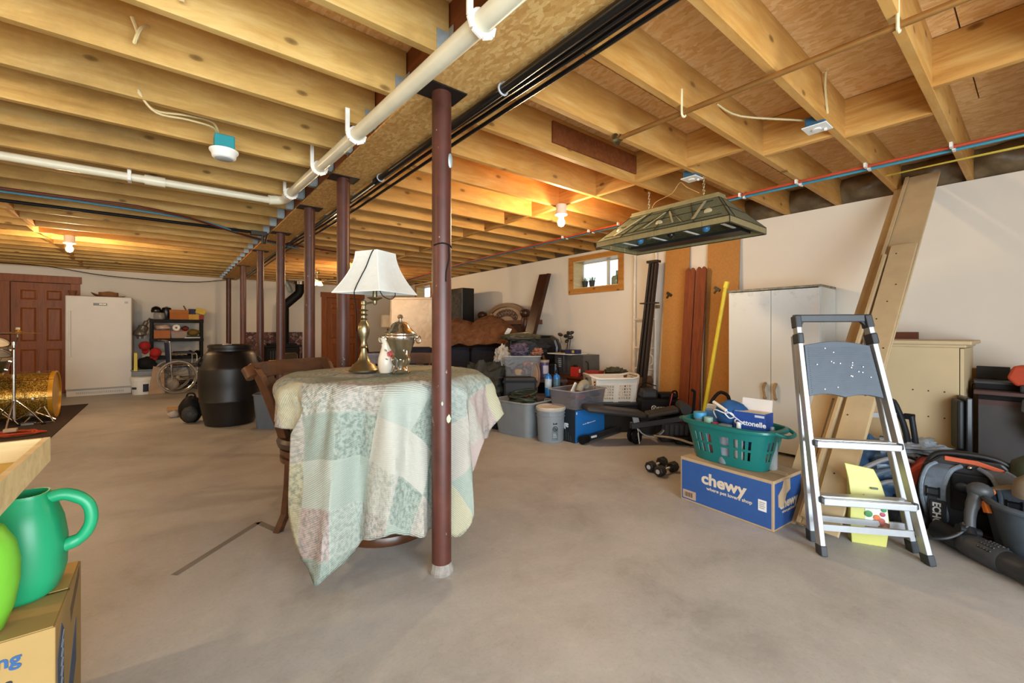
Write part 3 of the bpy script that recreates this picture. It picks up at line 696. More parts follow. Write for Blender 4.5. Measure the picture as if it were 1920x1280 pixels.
def qf(u, v):
    ph = -180 + 360 * u; a = R(ph); RR = .552
    dirv = cd_ * math.cos(a) + rd_ * math.sin(a)
    flat = .42
    if v < flat:
        r = RR * v / flat; z = .0 + .0035 * math.sin(9 * a + 11 * r) * (r / RR) + .003 * math.sin(23 * r + 3 * a)
        L = r
    else:
        s = (v - flat) / (1 - flat); top = TZ + .004; z1 = interp(HEM, ph); h = top - z1
        d = s * h
        front = max(0, math.cos(R(ph + 4))) ** .5
        k = d / (d + .10)
        fold = (.044 * math.sin(11 * a + .6) + .032 * math.sin(19 * a + 1.3 + 1.5 * s) + .014 * math.sin(31 * a)) * k * (1 - .85 * math.exp(-((ph + 36) / 7) ** 2)) + .006 * math.sin(47 * a + 9 * s) * k
        bul = .015 * math.sin(PI * min(1, d / .12)) + .018
        flare = (.05 if ph > -40 else .012) * s * k; fold *= 1 if ph > -46 or ph < -100 else .45
        if -84 < ph < -44: bul += .006 * math.sin(PI * s) * (1 - abs(ph + 64) / 20) ** 1
        if ph > 44: flare += .03 * s
        if -34 < ph < -16: flare += .045 * s * (1 - abs(ph + 25) / 9)
        r = RR + bul + fold + flare - .03 * max(0, .06 - d) / .06 * 0
        rnd_ = min(1, d / .03); z = -d
        r = RR - .012 + (r - RR + .012) * rnd_ ** .6
        L = RR + d
    if v >= flat and -46 < ph < -22:
        w_ = max(0, 1 - abs(ph + 35) / 8 if ph < -35 else 1 - (ph + 35) / 9)
        a2 = R(ph - 13 * w_ * s ** 2.5); dirv = cd_ * math.cos(a2) + rd_ * math.sin(a2)
    P = Vector((TX, TY)) + dirv * r
    return (P.x - TX, P.y - TY, TZ + .006 + z, .5 + .5 * L * math.cos(a) * 1.0, .5 + .5 * L * math.sin(a) * 1.0)
q = MB().sheet(qf, 220, 54).build('quilt', QM, None, smooth=True, solid=.005)
q.location = (TX, TY, 0)
tag(q, 'pale floral patchwork quilt draped over the round table', 'quilt')

def make_stool(label, loc, rz):
    """bar stool, its back towards -y of its own frame"""
    t = thing('bar_stool', label, 'stool', loc, rz, 'bar stools at the round table')
    LEATH = M('3a2820', .38, 0, .15, 12)
    MB().lathe([(.23, .485), (.255, .495), (.262, .525), (.25, .545), (.15, .555), (.02, .557)], 32).build('seat', LEATH, t, smooth=True)
    MB().lathe([(.235, .405), (.244, .41), (.244, .435), (.23, .44), (.23, .45), (.244, .455), (.244, .48), (.23, .484)], 32).build('seat_ring', CHAIRW, t, smooth=True)
    for sx in (-1, 1):
        for sy in (-1, 1):
            m = MB(); pts = [(sx * .135, sy * .135, .41), (sx * .14, sy * .14, .25), (sx * .15, sy * .15, .1), (sx * .178, sy * .178, 0)]
            m.rings([[(x - .02, y - .02, z), (x + .02, y - .02, z), (x + .02, y + .02, z), (x - .02, y + .02, z)] for x, y, z in pts]).build('leg', CHAIRW, t, bevel=.004)
    MB().torus((0, 0, .19), .192, .013, 36, 8).build('foot_ring', CHAIRW, t, smooth=True)
    for s in (-1, 1):
        m = MB(); pts = [(s * .17, -.1, .42), (s * .185, -.14, .58), (s * .215, -.165, .7), (s * .25, -.185, .82), (s * .275, -.205, .9), (s * .285, -.235, .945)]
        m.rings([[(x - .018, y - .03, z), (x + .018, y - .03, z), (x + .018, y + .03, z), (x - .018, y + .03, z)] for x, y, z in pts]).build('back_post', CHAIRW, t, bevel=.006)
    def crest(z0, z1, th, xr):
        rs = []
        for i in range(15):
            u = -1 + 2 * i / 14; x = xr * u; y = -.24 - .06 * (1 - u * u)
            rs.append([(x, y - th, z0), (x, y + th, z0), (x, y + th - .012, z1 - .01), (x, y - .0, z1 + .006), (x, y - th - .012, z1 - .01)])
        return MB().rings(rs)
    crest(.885, .968, .014, .30).build('crest_rail', CHAIRW, t, bevel=.003)
    for s in (-1, 1):
        MB().cyl((s * .302, -.225, .895), (s * .302, -.262, .945), .033, .033, 14).build('scroll_end', CHAIRW, t, smooth=True)
    for k in range(3):
        x = -.12 + .12 * k
        MB().beam((x * .8, -.17, .45), (x * 1.1, -.29, .89), .06, .012, (0, 1, 0)).build('back_slat', CHAIRW, t, bevel=.003)
    return t
make_stool('wooden bar stool left of the table, seat edge and footring showing below the quilt', (.735, 2.695, 0), R(-145))
s2 = dup(bpy.data.objects['bar_stool'], (1.34, 3.0, 0), R(150), 'wooden bar stool behind the table, only its curved back showing beside the urn')

# ------------------------------------------------------------------ brass lamp with white shade
t = thing('table_lamp', 'brass swing-arm table lamp with tilted white square shade on quilt', 'lamp', (.89, 2.49, TZ + .018), 0)
MB().lathe([(.002, 0), (.082, .0), (.084, .01), (.075, .022), (.07, .026), (.064, .04), (.04, .055), (.03, .075), (.022, .095), (.017, .12), (.016, .135), (.021, .14), (.016, .147), (.016, .175), (.024, .2), (.032, .225), (.034, .25), (.028, .275), (.018, .29), (.016, .30), (.024, .305), (.016, .312), (.015, .325), (.026, .33), (.015, .338), (.014, .35), (.028, .357), (.014, .364), (.012, .385), (.016, .39), (.014, .41), (.005, .415)], 28).build('stem', BRASS, t, smooth=True)
def wl_(x, y, z): return (x - .89, y - 2.49, z - TZ - .018)
AX, AY = .937, 2.44
MB().tube([(0, 0, .395), wl_(AX, AY, 1.318)], .006, 8).build('swing_arm', BRASS, t, smooth=True)
MB().at(wl_(AX, AY, 1.31)).lathe([(.006, -.01), (.012, 0), (.012, .015), (.042, .03), (.044, .034), (.014, .034), (.013, .09), (.022, .095), (.024, .12), (.016, .125), (.012, .15)], 20).build('socket', BRASS, t, smooth=True)
SHM = M('dfe3dd', .85, 0, .04, 30, .1, 200)
sc_ = Vector(wl_(.935, 2.42, 0)); zb, zt = wl_(0, 0, 1.365)[2], wl_(0, 0, 1.60)[2]
ang = R(28)
def sq(h, z, dx=0):
    return [(sc_.x + h * math.cos(ang + R(45 + 90 * k)) + dx, sc_.y + h * math.sin(ang + R(45 + 90 * k)), z + (.012 if k in (0,) else 0)) for k in range(4)]
rs = []
for i in range(9):
    s = i / 8; rs.append(sq(.235 - .125 * (1 - (1 - s) ** 1.7), zb + (zt - zb) * s))
m = MB()
for i in range(8):
    for k in range(4):
        j = (k + 1) % 4; m.add([rs[i][k], rs[i][j], rs[i + 1][j], rs[i + 1][k]], [(0, 1, 2, 3)])
sh = m.build('lamp_shade', SHM, t, solid=.003)
m = MB()
for k in range(4):
    j = (k + 1) % 4; m.tube([rs[0][k], rs[0][j]], .0035, 6); m.tube([rs[8][k], rs[8][j]], .003, 6); m.tube([r_[k] for r_ in rs], .0025, 6)
m.build('shade_piping', M('eef0ea', .8), sh)
mm = MB(); mm.tube([(sc_.x, sc_.y, zt - .03), wl_(AX, AY, 1.45)], .003, 6)
for k in range(4): mm.tube([(sc_.x, sc_.y, zt - .03), rs[8][k]], .002, 5)
mm.build('shade_spider', BRASS, t)
e0 = Vector(rs[8][3]) ; 
def sf(fr, s, o=.006):
    """point on the camera-left face of the shade"""
    i = min(int(s * 8), 7); f = s * 8 - i
    a = Vector(rs[i][FK]).lerp(Vector(rs[i + 1][FK]), f); b_ = Vector(rs[i][FJ]).lerp(Vector(rs[i + 1][FJ]), f)
    p = a.lerp(b_, fr); c = Vector((sc_.x, sc_.y, p.z)); return p + (p - c).normalized() * o
FK, FJ = 1, 2
m = MB(); m.tube([sf(.85, 1.0, .0), sf(.8, .98, .006), sf(.7, .85), sf(.6, .6), sf(.52, .35), sf(.5, .08), sf(.5, 0, .004) + Vector((0, 0, -.02)), Vector(sf(.55, 0, .0)) + Vector((.0, .01, -.12)), Vector((-.045, -.01, .25)), Vector((-.04, .0, .2)), Vector((-.03, .03, .02))], .003, 6, 5)
m.build('power_cord', BLACK, t, smooth=True)
MB().tube([wl_(AX + .02, AY, 1.42), wl_(AX + .035, AY - .02, 1.36), wl_(AX + .075, AY - .04, 1.335), wl_(AX + .1, AY - .055, 1.355), wl_(AX + .098, AY - .05, 1.40)], .0025, 6, 4).build('pull_cord', BLACK, t, smooth=True)

# ------------------------------------------------------------------ silver urn and vase
t = thing('silver_urn', 'silver footed beverage urn with domed lid on the quilt', 'urn', (1.045, 2.33, TZ + .014), R(-20))
MB().lathe([(.036, .075), (.05, .09), (.068, .14), (.085, .185), (.09, .2), (.091, .21), (.088, .216)], 30).build('body', SILVER, t, smooth=True)
MB().lathe([(.09, .216), (.092, .22), (.09, .228), (.07, .245), (.056, .262), (.05, .275), (.035, .29), (.012, .296)], 30).build('lid', SILVER, t, smooth=True)
MB().lathe([(.008, .294), (.014, .30), (.006, .306), (.017, .318), (.014, .33), (.004, .336)], 14).build('lid_knob', SILVER, t, smooth=True)
MB().lathe([(.036, .078), (.03, .06), (.028, .03), (.04, .02), (.045, .014), (.044, .006)], 24).build('foot_stem', SILVER, t, smooth=True)
for k in range(4):
    a = R(45 + 90 * k); c, s = math.cos(a), math.sin(a)
    m = MB().tube([(.055 * c, .055 * s, .10), (.066 * c, .066 * s, .075), (.05 * c, .05 * s, .045), (.056 * c, .056 * s, .02), (.068 * c, .068 * s, .004)], [.008, .009, .006, .006, .009], 8, 3)
    m.build('foot', SILVER, t, smooth=True)
for s in (-1, 1):
    MB().torus((s * .103, 0, .19), .014, .0045, 14, 6, 'y', 1, 1.5).ell((s * .095, 0, .205), (.012, .012, .012)).build('handle', SILVER, t, smooth=True)
MB().tube([(.03, -.06, .11), (.03, -.075, .105), (.03, -.09, .09)], .007, 8).cyl((.03, -.075, .1), (.03, -.075, .13), .004).build('tap', SILVER, t, smooth=True)
t = thing('rose_vase', 'cream vase with painted red rose between lamp and silver urn', 'vase', (.975, 2.37, TZ + .014), 0)
PORC = M('e0d6c4', .3, 0, .05)
MB().lathe([(.034, 0), (.038, .01), (.046, .05), (.043, .085), (.032, .12), (.024, .15), (.028, .18), (.036, .2), (.03, .198), (.02, .17)], 24).build('body', PORC, t, smooth=True)
for k in range(5):
    a = 2 * PI * k / 5
    MB().at((.0, -.0445, .108), (R(78), 0, 0)).ell((.008 * math.cos(a) + .005, .008 * math.sin(a), 0), (.0095, .0095, .003), 8, 4).build('rose_petal', M('b84a44', .5), t, smooth=True)
for k, (x, z, r_) in enumerate(((-.018, .13, 40), (.022, .085, -30), (-.012, .08, 20))):
    MB().at((x, -.042, z), (R(80), R(r_), 0)).ell((0, 0, 0), (.010, .004, .002), 8, 4).build('painted_leaf', M('7d8248', .5), t, smooth=True)
# ------------------------------------------------------------------ far left: freezer, shelf, wheelchair, drums
FRZ = M('d2ccc2', .4, 0, .03, 3, .06, 220)
t = thing('upright_freezer', 'tall white upright freezer against the back wall beside the door', 'freezer', (-.96, 10.93, 0))
MB().bx(-.43, -.30, .03, .43, .36, 1.765).build('body', FRZ, t, bevel=.008)
MB().bx(-.43, -.375, .125, .43, -.305, 1.765).build('door', FRZ, t, bevel=.015)
m = MB().tube([(-.37, -.378, 1.48), (-.37, -.41, 1.46), (-.37, -.415, 1.1), (-.37, -.41, .73), (-.37, -.378, .71)], .011, 8, 3); m.build('handle', WHITE, bpy.data.objects['door'], smooth=True)
MB().bx(-.42, -.34, .0, .42, -.30, .10).build('kick_plate', FRZ, t, bevel=.005)
m = MB()
for k in range(26): m.bx(-.3 + k * .024, -.343, .035, -.286 + k * .024, -.339, .075)
m.build('vent_slots', LGREY, t, stuff=True)
MB().bx(-.08, -.379, 1.60, .10, -.374, 1.645).build('brand_plate', M('2c241c', .3), t)
for k in range(4): MB().bx(.0 + k * .022, -.3795, 1.618, .012 + k * .022, -.379, 1.632).build('raised_mark', M('b8a878', .3, .5), t)
MB().bx(.33, -.378, 1.65, .38, -.3745, 1.69).build('sticker', LGREY, t)
HATB = M('8a5c34', .9, 0, .15, 20, .2, 200)
t = thing('cowboy_hat', 'brown felt cowboy hat lying on top of the white freezer', 'hat', (-.87, 10.9, 1.765), R(10))
def hf(u, v):
    a = 2 * PI * u; s = v
    if s < .45: r = .02 + .1 * s / .45; z = .095 - .02 * math.cos(2 * a) * (1 - s) - .03 * (1 - s / .45) * abs(math.cos(a)) ** 2
    elif s < .6: r = .12 + .005 * (s - .45); z = .095 - .085 * (s - .45) / .15
    else: r = .121 + .09 * (s - .6) / .4; z = .01 + .06 * ((s - .6) / .4) ** 2 * (math.cos(a) ** 2) * (1.3 if math.cos(a) < 0 else .5)
    return (r * 1.12 * math.cos(a), r * .85 * math.sin(a), z)
MB().sheet(hf, 40, 20).build('felt_body', HATB, t, smooth=True, solid=.004)
MB().lathe([(.126, .012), (.127, .012), (.127, .03), (.126, .03)], 30, (0, 0, 0), 1.12, .85).build('hat_band', M('4a2e1a', .6), t)
t = thing('plant_pot', 'small brown clay pot on the freezer corner by the door', 'pot', (-1.33, 10.8, 1.765))
MB().lathe([(.04, 0), (.052, .07), (.06, .072), (.06, .1), (.05, .1), (.045, .05)], 18).build('body', M('7a4a2a', .8), t, smooth=True)
t = thing('white_bucket', 'white plastic bucket with printed dark labels beside the freezer', 'bucket', (-.385, 10.28, 0))
MB().lathe([(.125, 0), (.13, .01), (.148, .25), (.158, .252), (.158, .3), (.15, .302)], 28).build('body', WHITE, t, smooth=True)
MB().lathe([(.162, .285), (.164, .31), (.15, .318), (.02, .318)], 28).build('lid', WHITE, t, smooth=True)
def curved_label(t, r, a0, a1, z0, z1, mat, name='label'):
    m = MB(); n = 8
    for k in range(n):
        a, b = a0 + (a1 - a0) * k / n, a0 + (a1 - a0) * (k + 1) / n
        m.add([(r * math.cos(a), r * math.sin(a), z0), (r * math.cos(b), r * math.sin(b), z0), (r * math.cos(b), r * math.sin(b), z1), (r * math.cos(a), r * math.sin(a), z1)], [(0, 1, 2, 3)])
    return m.build(name, mat, t)
curved_label(t, .146, R(-80), R(-45), .05, .19, M('2c2b3c', .5)); curved_label(t, .1475, R(-150), R(-115), .10, .14, M('3c3c44', .5))
t = thing('storage_tote', 'translucent grey tote behind the white bucket', 'tote', (-.33, 10.72, 0))
MB().bx(-.19, -.14, 0, .19, .18, .40, -.015, -.012).build('body', M('7c8080', .4), t, bevel=.012)
MB().bx(-.22, -.17, .40, .22, .21, .425).build('lid', M('6a6e70', .4), t, bevel=.006)
t = thing('black_bag', 'crumpled black bag lying on the grey tote by the freezer', 'bag', (-.33, 10.72, .425))
MB().ell((0, 0, .11), (.15, .13, .12), 14, 9, .12, 5).ell((.07, -.03, .06), (.1, .09, .07), 12, 7, .12, 6).build('body', BLACKR, t, smooth=True)
t = thing('yellow_broom_case', 'yellow plastic strip standing in the gap beside the freezer', 'case', (-.475, 10.55, .4))
MB().bx(-.028, -.02, 0, .028, .02, .34, .004, .004).build('body', YELLOW, t, bevel=.006)
# steel shelf
SX0, SX1, SY0, SY1 = -.26, .53, 10.8, 11.2
t = thing('storage_shelf', 'black plastic shelf unit crowded with boxes on back wall', 'shelf', (.135, 11.0, 0))
for x in (SX0, SX1):
    for y in (SY0, SY1): MB(True).bx(x - .025, y - .025, 0, x + .025, y + .025, 1.385).build('post', BLACK, t, bevel=.004)
for z in (.10, .62, .97, 1.345): MB(True).bx(SX0 - .03, SY0 - .03, z - .03, SX1 + .03, SY1 + .03, z + .03).build('shelf_board', BLACK, t, bevel=.004)
def carton(name, label, cat, loc, d, rz, mat, lid=None, group=None, parts=True):
    t = thing(name, label, cat, loc, rz, group)
    x, y, z = d; MB().bx(-x / 2, -y / 2, 0, x / 2, y / 2, z).build('body', mat, t, bevel=.003)
    if lid: MB().bx(-x / 2 - .004, -y / 2 - .004, z * .72, x / 2 + .004, y / 2 + .004, z + .003).build('lid', lid, t, bevel=.003)
    elif parts:
        MB().bx(-x / 2, -.004 - .02, z, x / 2, .02, z + .001).build('packing_tape', M('c8a878', .4), t)
    return t
BX1 = M('a8642c', .8, 0, .1)
t = thing('glass_jar', 'wide glass jar with two black lids atop the black shelf', 'jar', (-.13, 10.93, 1.375))
MB().lathe([(.095, 0), (.1, .01), (.1, .11), (.09, .13)], 22).build('body', clearplastic('jar_glass', 'a8a298', .5), t, smooth=True)
for dx in (-.075, .085):
    t_ = thing('black_helmet', 'round black helmet, ' + ('leftmost' if dx < 0 else 'second from left') + ' on the black shelf top', 'helmet', (-.115 + dx, 10.93, 1.51 if dx < 0 else 1.375))
    MB().lathe([(.075, 0), (.082, .03), (.07, .09), (.04, .115), (.005, .125)] if dx < 0 else [(.06, 0), (.08, .08), (.086, .17), (.07, .23), (.005, .26)], 20).build('shell', BLACKG, t_, smooth=True)
    MB().bx(-.05, -.1, .01, .05, -.06, .02).build('brim', BLACK, t_)
carton('shoe_box', 'brown lidded box on top of the black shelf', 'box', (.165, 10.93, 1.375), (.3, .24, .19), 0, BX1, M('b06c30', .8))
carton('yellow_box', 'small yellow box right of the brown box on shelf top', 'box', (.40, 10.9, 1.375), (.17, .16, .11), 0, M('c8983c', .7))
carton('red_box', 'small red box at the right end of the shelf top', 'box', (.52, 10.9, 1.375), (.09, .14, .1), 0, M('8a1f1c', .6))
carton('navy_packet', 'navy packet standing on the yellow box on shelf top', 'packet', (.375, 10.93, 1.487), (.12, .05, .11), R(8), M('26284a', .6), parts=False)
t = carton('yellow_packet', 'tilted bright yellow packet with red print above the red box', 'packet', (.50, 10.92, 1.50), (.16, .05, .11), R(-5), M('cdb02c', .6), parts=False); t.rotation_euler = (0, R(18), 0)
MB().beam((.28, 10.95, 1.566), (.235, 10.95, 1.66), .022, .022).build('stick', M('5a2418', .6)); tag(bpy.data.objects['stick'], 'short brown stick poking up behind the brown shelf box', 'stick')
carton('snack_box', 'orange-brown printed carton on the middle shelf at left', 'box', (-.10, 10.93, 1.0), (.25, .24, .16), 0, M('a8622e', .7))
t = thing('plastic_bag', 'crumpled clear pinkish bag on the orange-brown carton', 'bag', (-.10, 10.93, 1.162)); MB().ell((0, 0, .06), (.13, .11, .065), 14, 8, .16, 8).build('body', M('b49a8c', .4, 0, .2), t, smooth=True)
t = thing('snap_container', 'clear container with red rim on middle shelf', 'container', (.165, 10.92, 1.0))
MB().bx(-.12, -.1, 0, .12, .1, .14, -.012, -.012).build('body', clearplastic('box_clear', 'b8aa98', .55), t, bevel=.01)
MB().bx(-.138, -.118, .13, .138, .118, .15).build('rim', M('a03c2c', .4), t, bevel=.004)
MB().bx(-.05, -.07, .01, .05, .05, .1).build('contents', M('c8642c', .6), t)
t = thing('paper_roll', 'white paper roll lying on the clear container', 'roll', (.12, 10.9, 1.152)); MB().cyl((0, -.09, .06), (0, .09, .06), .06, None, 22).build('body', PAPER, t, smooth=True); MB().cyl((0, -.0915, .06), (0, -.0905, .06), .02).build('core', M('6a6258', .7), t)
t = thing('red_net_bag', 'dark red net bag beside the white roll on shelf', 'bag', (.265, 10.95, 1.152)); MB().ell((0, 0, .045), (.06, .08, .05), 12, 8, .1, 4).build('body', M('6e2c24', .7), t, smooth=True)
t = thing('cloth_bundle', 'olive yellow cloth bundle at the right of middle shelf', 'cloth', (.40, 10.95, 1.052)); MB().ell((0, 0, .06), (.11, .1, .065), 14, 8, .15, 12).build('body', M('84682c', .9), t, smooth=True)
carton('green_book', 'dark green flat book under the olive cloth', 'book', (.385, 10.92, 1.022), (.26, .2, .028), 0, M('22382a', .6), parts=False)
carton('white_tray', 'flat white tray under the green book', 'tray', (.395, 10.92, 1.0005), (.29, .22, .02), 0, PAPER, parts=False)
t = thing('trash_bag', 'grey plastic trash bag hanging from the shelf corner', 'bag', (-.40, 10.80, 1.0))
MB().tube([(.12, -.03, .40), (.07, -.04, .32), (.02, -.05, .2), (-.02, -.06, .1), (-.02, -.06, .0)], [.012, .04, .08, .10, .05], 12, 4).build('body', M('57504a', .25, 0, .2), t, smooth=True)
def cap(loc, label, col, rz, rot):
    t = thing('baseball_cap', label, 'cap', loc, 0, None, rot)
    MB().lathe([(.085, 0), (.09, .03), (.075, .085), (.04, .11), (.003, .118)], 18).build('crown', M(col, .8), t, smooth=True)
    MB().prism([(-.07, -.07), (-.06, -.13), (-.02, -.16), (.02, -.16), (.06, -.13), (.07, -.07)], .0, .008).build('brim', M(col, .8), t)
    return t
cap((-.33, 10.70, .86), 'dark red cap hanging lower left of the black shelf', '9c1f1c', 0, (R(80), 0, R(-40)))
cap((-.21, 10.68, .74), 'bright red cap with its brim facing out, below the other cap', 'b02420', 0, (R(100), 0, R(30)))
t = thing('shoe_pair', 'pale shoes on the lower shelf behind the wheelchair', 'shoes', (.16, 10.86, .65))
for dx in (-.05, .05): MB().ell((dx, 0, .035), (.04, .11, .04), 12, 7).build('shoe', M('c8b090', .7), t, smooth=True)
t = thing('dark_shoes', 'black shoes on the lower shelf at right', 'shoes', (.40, 10.88, .65))
for dx in (-.06, .06): MB().ell((dx, 0, .05), (.055, .12, .055), 12, 7).build('shoe', BLACK, t, smooth=True)
t = thing('paper_bag', 'tan paper bag standing between bucket and wheelchair', 'bag', (-.17, 10.25, 0))
MB().hexa([(-.12, -.06, 0), (.12, -.06, 0), (.12, .08, 0), (-.12, .08, 0)], [(-.05, -.02, .5), (.1, -.02, .46), (.1, .02, .46), (-.05, .02, .5)]).build('body', M('a98c70', .8), t)
# wheelchair facing right
t = thing('wheelchair', 'folded wheelchair with blue seat, chrome wheels in front of shelf', 'wheelchair', (.09, 10.2, 0))
for y in (-.26, .26):
    wh = MB().torus((0, y, .305), .285, .016, 36, 8, 'y').build('wheel', M('98928a', .5), t, smooth=True)
    MB().torus((0, y - .035, .305), .255, .007, 36, 6, 'y').build('hand_rim', CHROME, wh, smooth=True)
    m = MB()
    for k in range(16):
        a = 2 * PI * k / 16; m.tube([(0, y + .015 * (1 if k % 2 else -1), .305), (.28 * math.cos(a), y, .305 + .28 * math.sin(a))], .0022, 4)
    m.build('spokes', CHROME, wh, stuff=True)
    MB().cyl((0, y - .04, .305), (0, y + .03, .305), .028).build('hub', CHROME, wh, smooth=True)
    yy = y * .82
    MB().tube([(-.22, yy, .98), (-.13, yy, .96), (-.10, yy, .9), (-.08, yy, .5), (-.06, yy, .25)], .012, 8, 3).tube([(-.08, yy, .5), (.42, yy, .5), (.52, yy, .35), (.60, yy, .12)], .011, 8, 3).tube([(-.07, yy, .3), (.36, yy, .26), (.38, yy, .5)], .011, 8, 2).build('side_frame', CHROME, t, smooth=True)
    MB().tube([(-.08, yy, .72), (.0, yy, .73), (.25, yy, .73), (.3, yy, .68), (.3, yy, .5)], .011, 8, 3).build('arm_rail', CHROME, t, smooth=True)
    MB().bx(.0, yy - .025, .735, .26, yy + .025, .76).build('arm_pad', M('20283e', .6), t, bevel=.006)
    fw = MB().torus((.4, yy, .09), .07, .02, 20, 8, 'y').build('caster_wheel', M('4c4844', .6), t, smooth=True)
    MB().tube([(.4, yy, .09), (.39, yy, .27)], .012, 6).build('caster_fork', CHROME, t)
    MB().tube([(.60, yy, .12), (.63, yy * .7, .10), (.63, yy * .3, .10)], .01, 6).build('footrest', CHROME, t)
BLU = M('22345a', .7, 0, .1)
MB().bx(-.07, -.2, .47, .38, .2, .505).build('seat', BLU, t, bevel=.008)
MB().hexa([(-.10, -.21, .52), (-.075, -.21, .52), (-.075, .21, .52), (-.10, .21, .52)], [(-.13, -.21, .93), (-.105, -.21, .93), (-.105, .21, .93), (-.13, .21, .93)]).build('backrest', BLU, t, bevel=.006)
t.rotation_euler = (0, 0, R(8)); WM[t.name] = Matrix.Translation((.09, 10.2, 0)) @ Euler((0, 0, R(8))).to_matrix().to_4x4()
t = thing('white_bundle', 'pale plastic bundle behind the wheelchair wheel', 'bundle', (.02, 10.45, 0)); MB().ell((0, 0, .14), (.14, .1, .14), 14, 9, .1, 9).build('body', M('a89a88', .5), t, smooth=True)

# barrel, wastebasket, backpack
t = thing('plastic_barrel', 'big black plastic barrel with screw lid, left of the table', 'barrel', (.60, 6.36, 0))
BRL = M('16110f', .42, 0, .12, 5, .04, 80)
MB().lathe([(.24, 0), (.262, .01), (.285, .12), (.318, .29), (.322, .30), (.318, .31), (.332, .5), (.33, .68), (.327, .70), (.318, .715), (.27, .86), (.235, .90), (.21, .905)], 40).build('body', BRL, t, smooth=True)
MB().lathe([(.225, .90), (.232, .902), (.232, .925), (.224, .93), (.224, .938), (.236, .942), (.236, .972), (.22, .98), (.205, .972), (.02, .965)], 40).build('lid', BRL, t, smooth=True)
for sx in (-1, 1): MB().tube([(sx * .3, 0, .72), (sx * .33, -.03, .76), (sx * .29, -.02, .82)], .02, 8, 3).build('handle', BRL, t, smooth=True)
t = thing('scrap_paper', 'small scrap of clear plastic on the barrel lid', 'scrap', (.56, 6.3, .967)); MB().ell((0, 0, .012), (.05, .04, .014), 10, 6, .25, 3).build('body', M('b8b0a4', .4), t)
t = thing('wastebasket', 'grey-blue plastic wastebasket beside the black barrel', 'bin', (.945, 5.80, 0), R(-25))
def rr(w, d, r, z, n=5):
    out = []
    for cx, cy, a0 in ((w / 2 - r, d / 2 - r, 0), (-w / 2 + r, d / 2 - r, 90), (-w / 2 + r, -d / 2 + r, 180), (w / 2 - r, -d / 2 + r, 270)):
        for k in range(n + 1):
            a = R(a0 + 90 * k / n); out.append((cx + r * math.cos(a), cy + r * math.sin(a), z))
    return out
def tub(w, d, h, r, flare, th=.004):
    """open rounded-rectangle container: outside, rim and inside in one surface"""
    return [rr(w, d, r, 0), rr(w + flare, d + flare, r + .01, h), rr(w + flare - 2 * th, d + flare - 2 * th, r + .008, h), rr(w - 2 * th, d - 2 * th, r, th)]
WB = M('5c6672', .5, 0, .08)
MB().rings(tub(.25, .20, .40, .05, .06)).build('body', WB, t, smooth=True)
MB().tube(rr(.316, .266, .06, .40), .008, 6, closed=True).build('rim', WB, t, smooth=True)
t = thing('backpack', 'black backpack slumped on floor beside the barrel', 'backpack', (.22, 6.72, 0), R(-20))
MB().ell((0, 0, .16), (.13, .12, .17), 16, 10, .05, 3).build('body', BLACK, t, smooth=True)
MB().ell((.02, -.1, .12), (.09, .05, .1), 12, 8, .05, 5).build('front_pocket', M('2c2a28', .6), t, smooth=True)
MB().torus((.03, -.145, .13), .035, .006, 16, 6, 'y').build('round_patch', DGREY, t, smooth=True)
MB().tube([(-.05, .0, .31), (-.03, 0, .36), (.03, 0, .36), (.05, 0, .31)], .01, 6, 3).build('strap', BLACK, t, smooth=True)
t = thing('skate_bag', 'small tan and white bundle on floor behind the black backpack', 'bundle', (.10, 7.3, 0))
MB().bx(-.12, -.1, .09, .14, .1, .12).build('board', M('a8845c', .7), t, bevel=.01)
MB().ell((-.05, -.05, .05), (.07, .08, .055), 12, 7, .15, 2).ell((.08, -.02, .05), (.05, .08, .05), 12, 7, .15, 4).build('body', M('b4a698', .7), t, smooth=True)
t = thing('wooden_crate', 'low brown wooden crate behind the stool back', 'crate', (1.62, 8.6, 0), R(-10))
MB().bx(-.28, -.2, 0, .28, .2, .28).build('body', M('5a3820', .6), t, bevel=.01)
MB().bx(-.30, -.22, .28, .30, .22, .31).build('top_board', M('6a4428', .6), t)
carton('yellow_case', 'yellow case on the low crate behind the stool back', 'case', (1.54, 8.55, .46), (.32, .2, .16), R(-10), M('c89a18', .5), M('d8ac24', .5))
carton('black_case', 'black case under the yellow one on the low crate', 'case', (1.60, 8.58, .31), (.46, .26, .15), R(-8), BLACK, DGREY)

# wood stove with flue, stone hearth panel, ceiling fan
STN = NT('hearth_stone'); v = STN.coord(); vo = STN.n('ShaderNodeTexVoronoi', i_Scale=14.0); STN.l(v, vo.inputs['Vector'])
ve = STN.n('ShaderNodeTexVoronoi', i_Scale=14.0, feature='DISTANCE_TO_EDGE'); STN.l(v, ve.inputs['Vector'])
sc2 = STN.n('ShaderNodeSeparateColor'); STN.l(vo.outputs['Color'], sc2.inputs[0])
c = STN.ramp(sc2.outputs[0], [(.1, '5c3c3a'), (.5, '7c5a58'), (.9, 'a08482')])
c = STN.mix(STN.ramp(ve.outputs[0], [(.03, 'ffffff'), (.08, '000000')]), c, '2c2020'); STN.bump(ve.outputs[0], .5, .02); STN = STN.fin(c, .8)
t = thing('hearth_panel', 'reddish pebble stone panel on back wall behind the stove', 'panel', (1.95, 11.36, 0)); MB().bx(-.6, -.03, 0, .6, .03, 1.12).build('stone_face', STN, t)
MB().bx(-.62, -.72, 0, .62, -.03, .06).build('hearth_slab', STN, t)
t = thing('wood_stove', 'black iron wood stove with glass door on the hearth', 'stove', (2.03, 10.98, .06))
MB().bx(-.33, -.22, .12, .33, .25, .72).build('firebox', BLACK, t, bevel=.012)
MB().bx(-.37, -.26, .72, .37, .29, .76).build('top_plate', BLACK, t, bevel=.006)
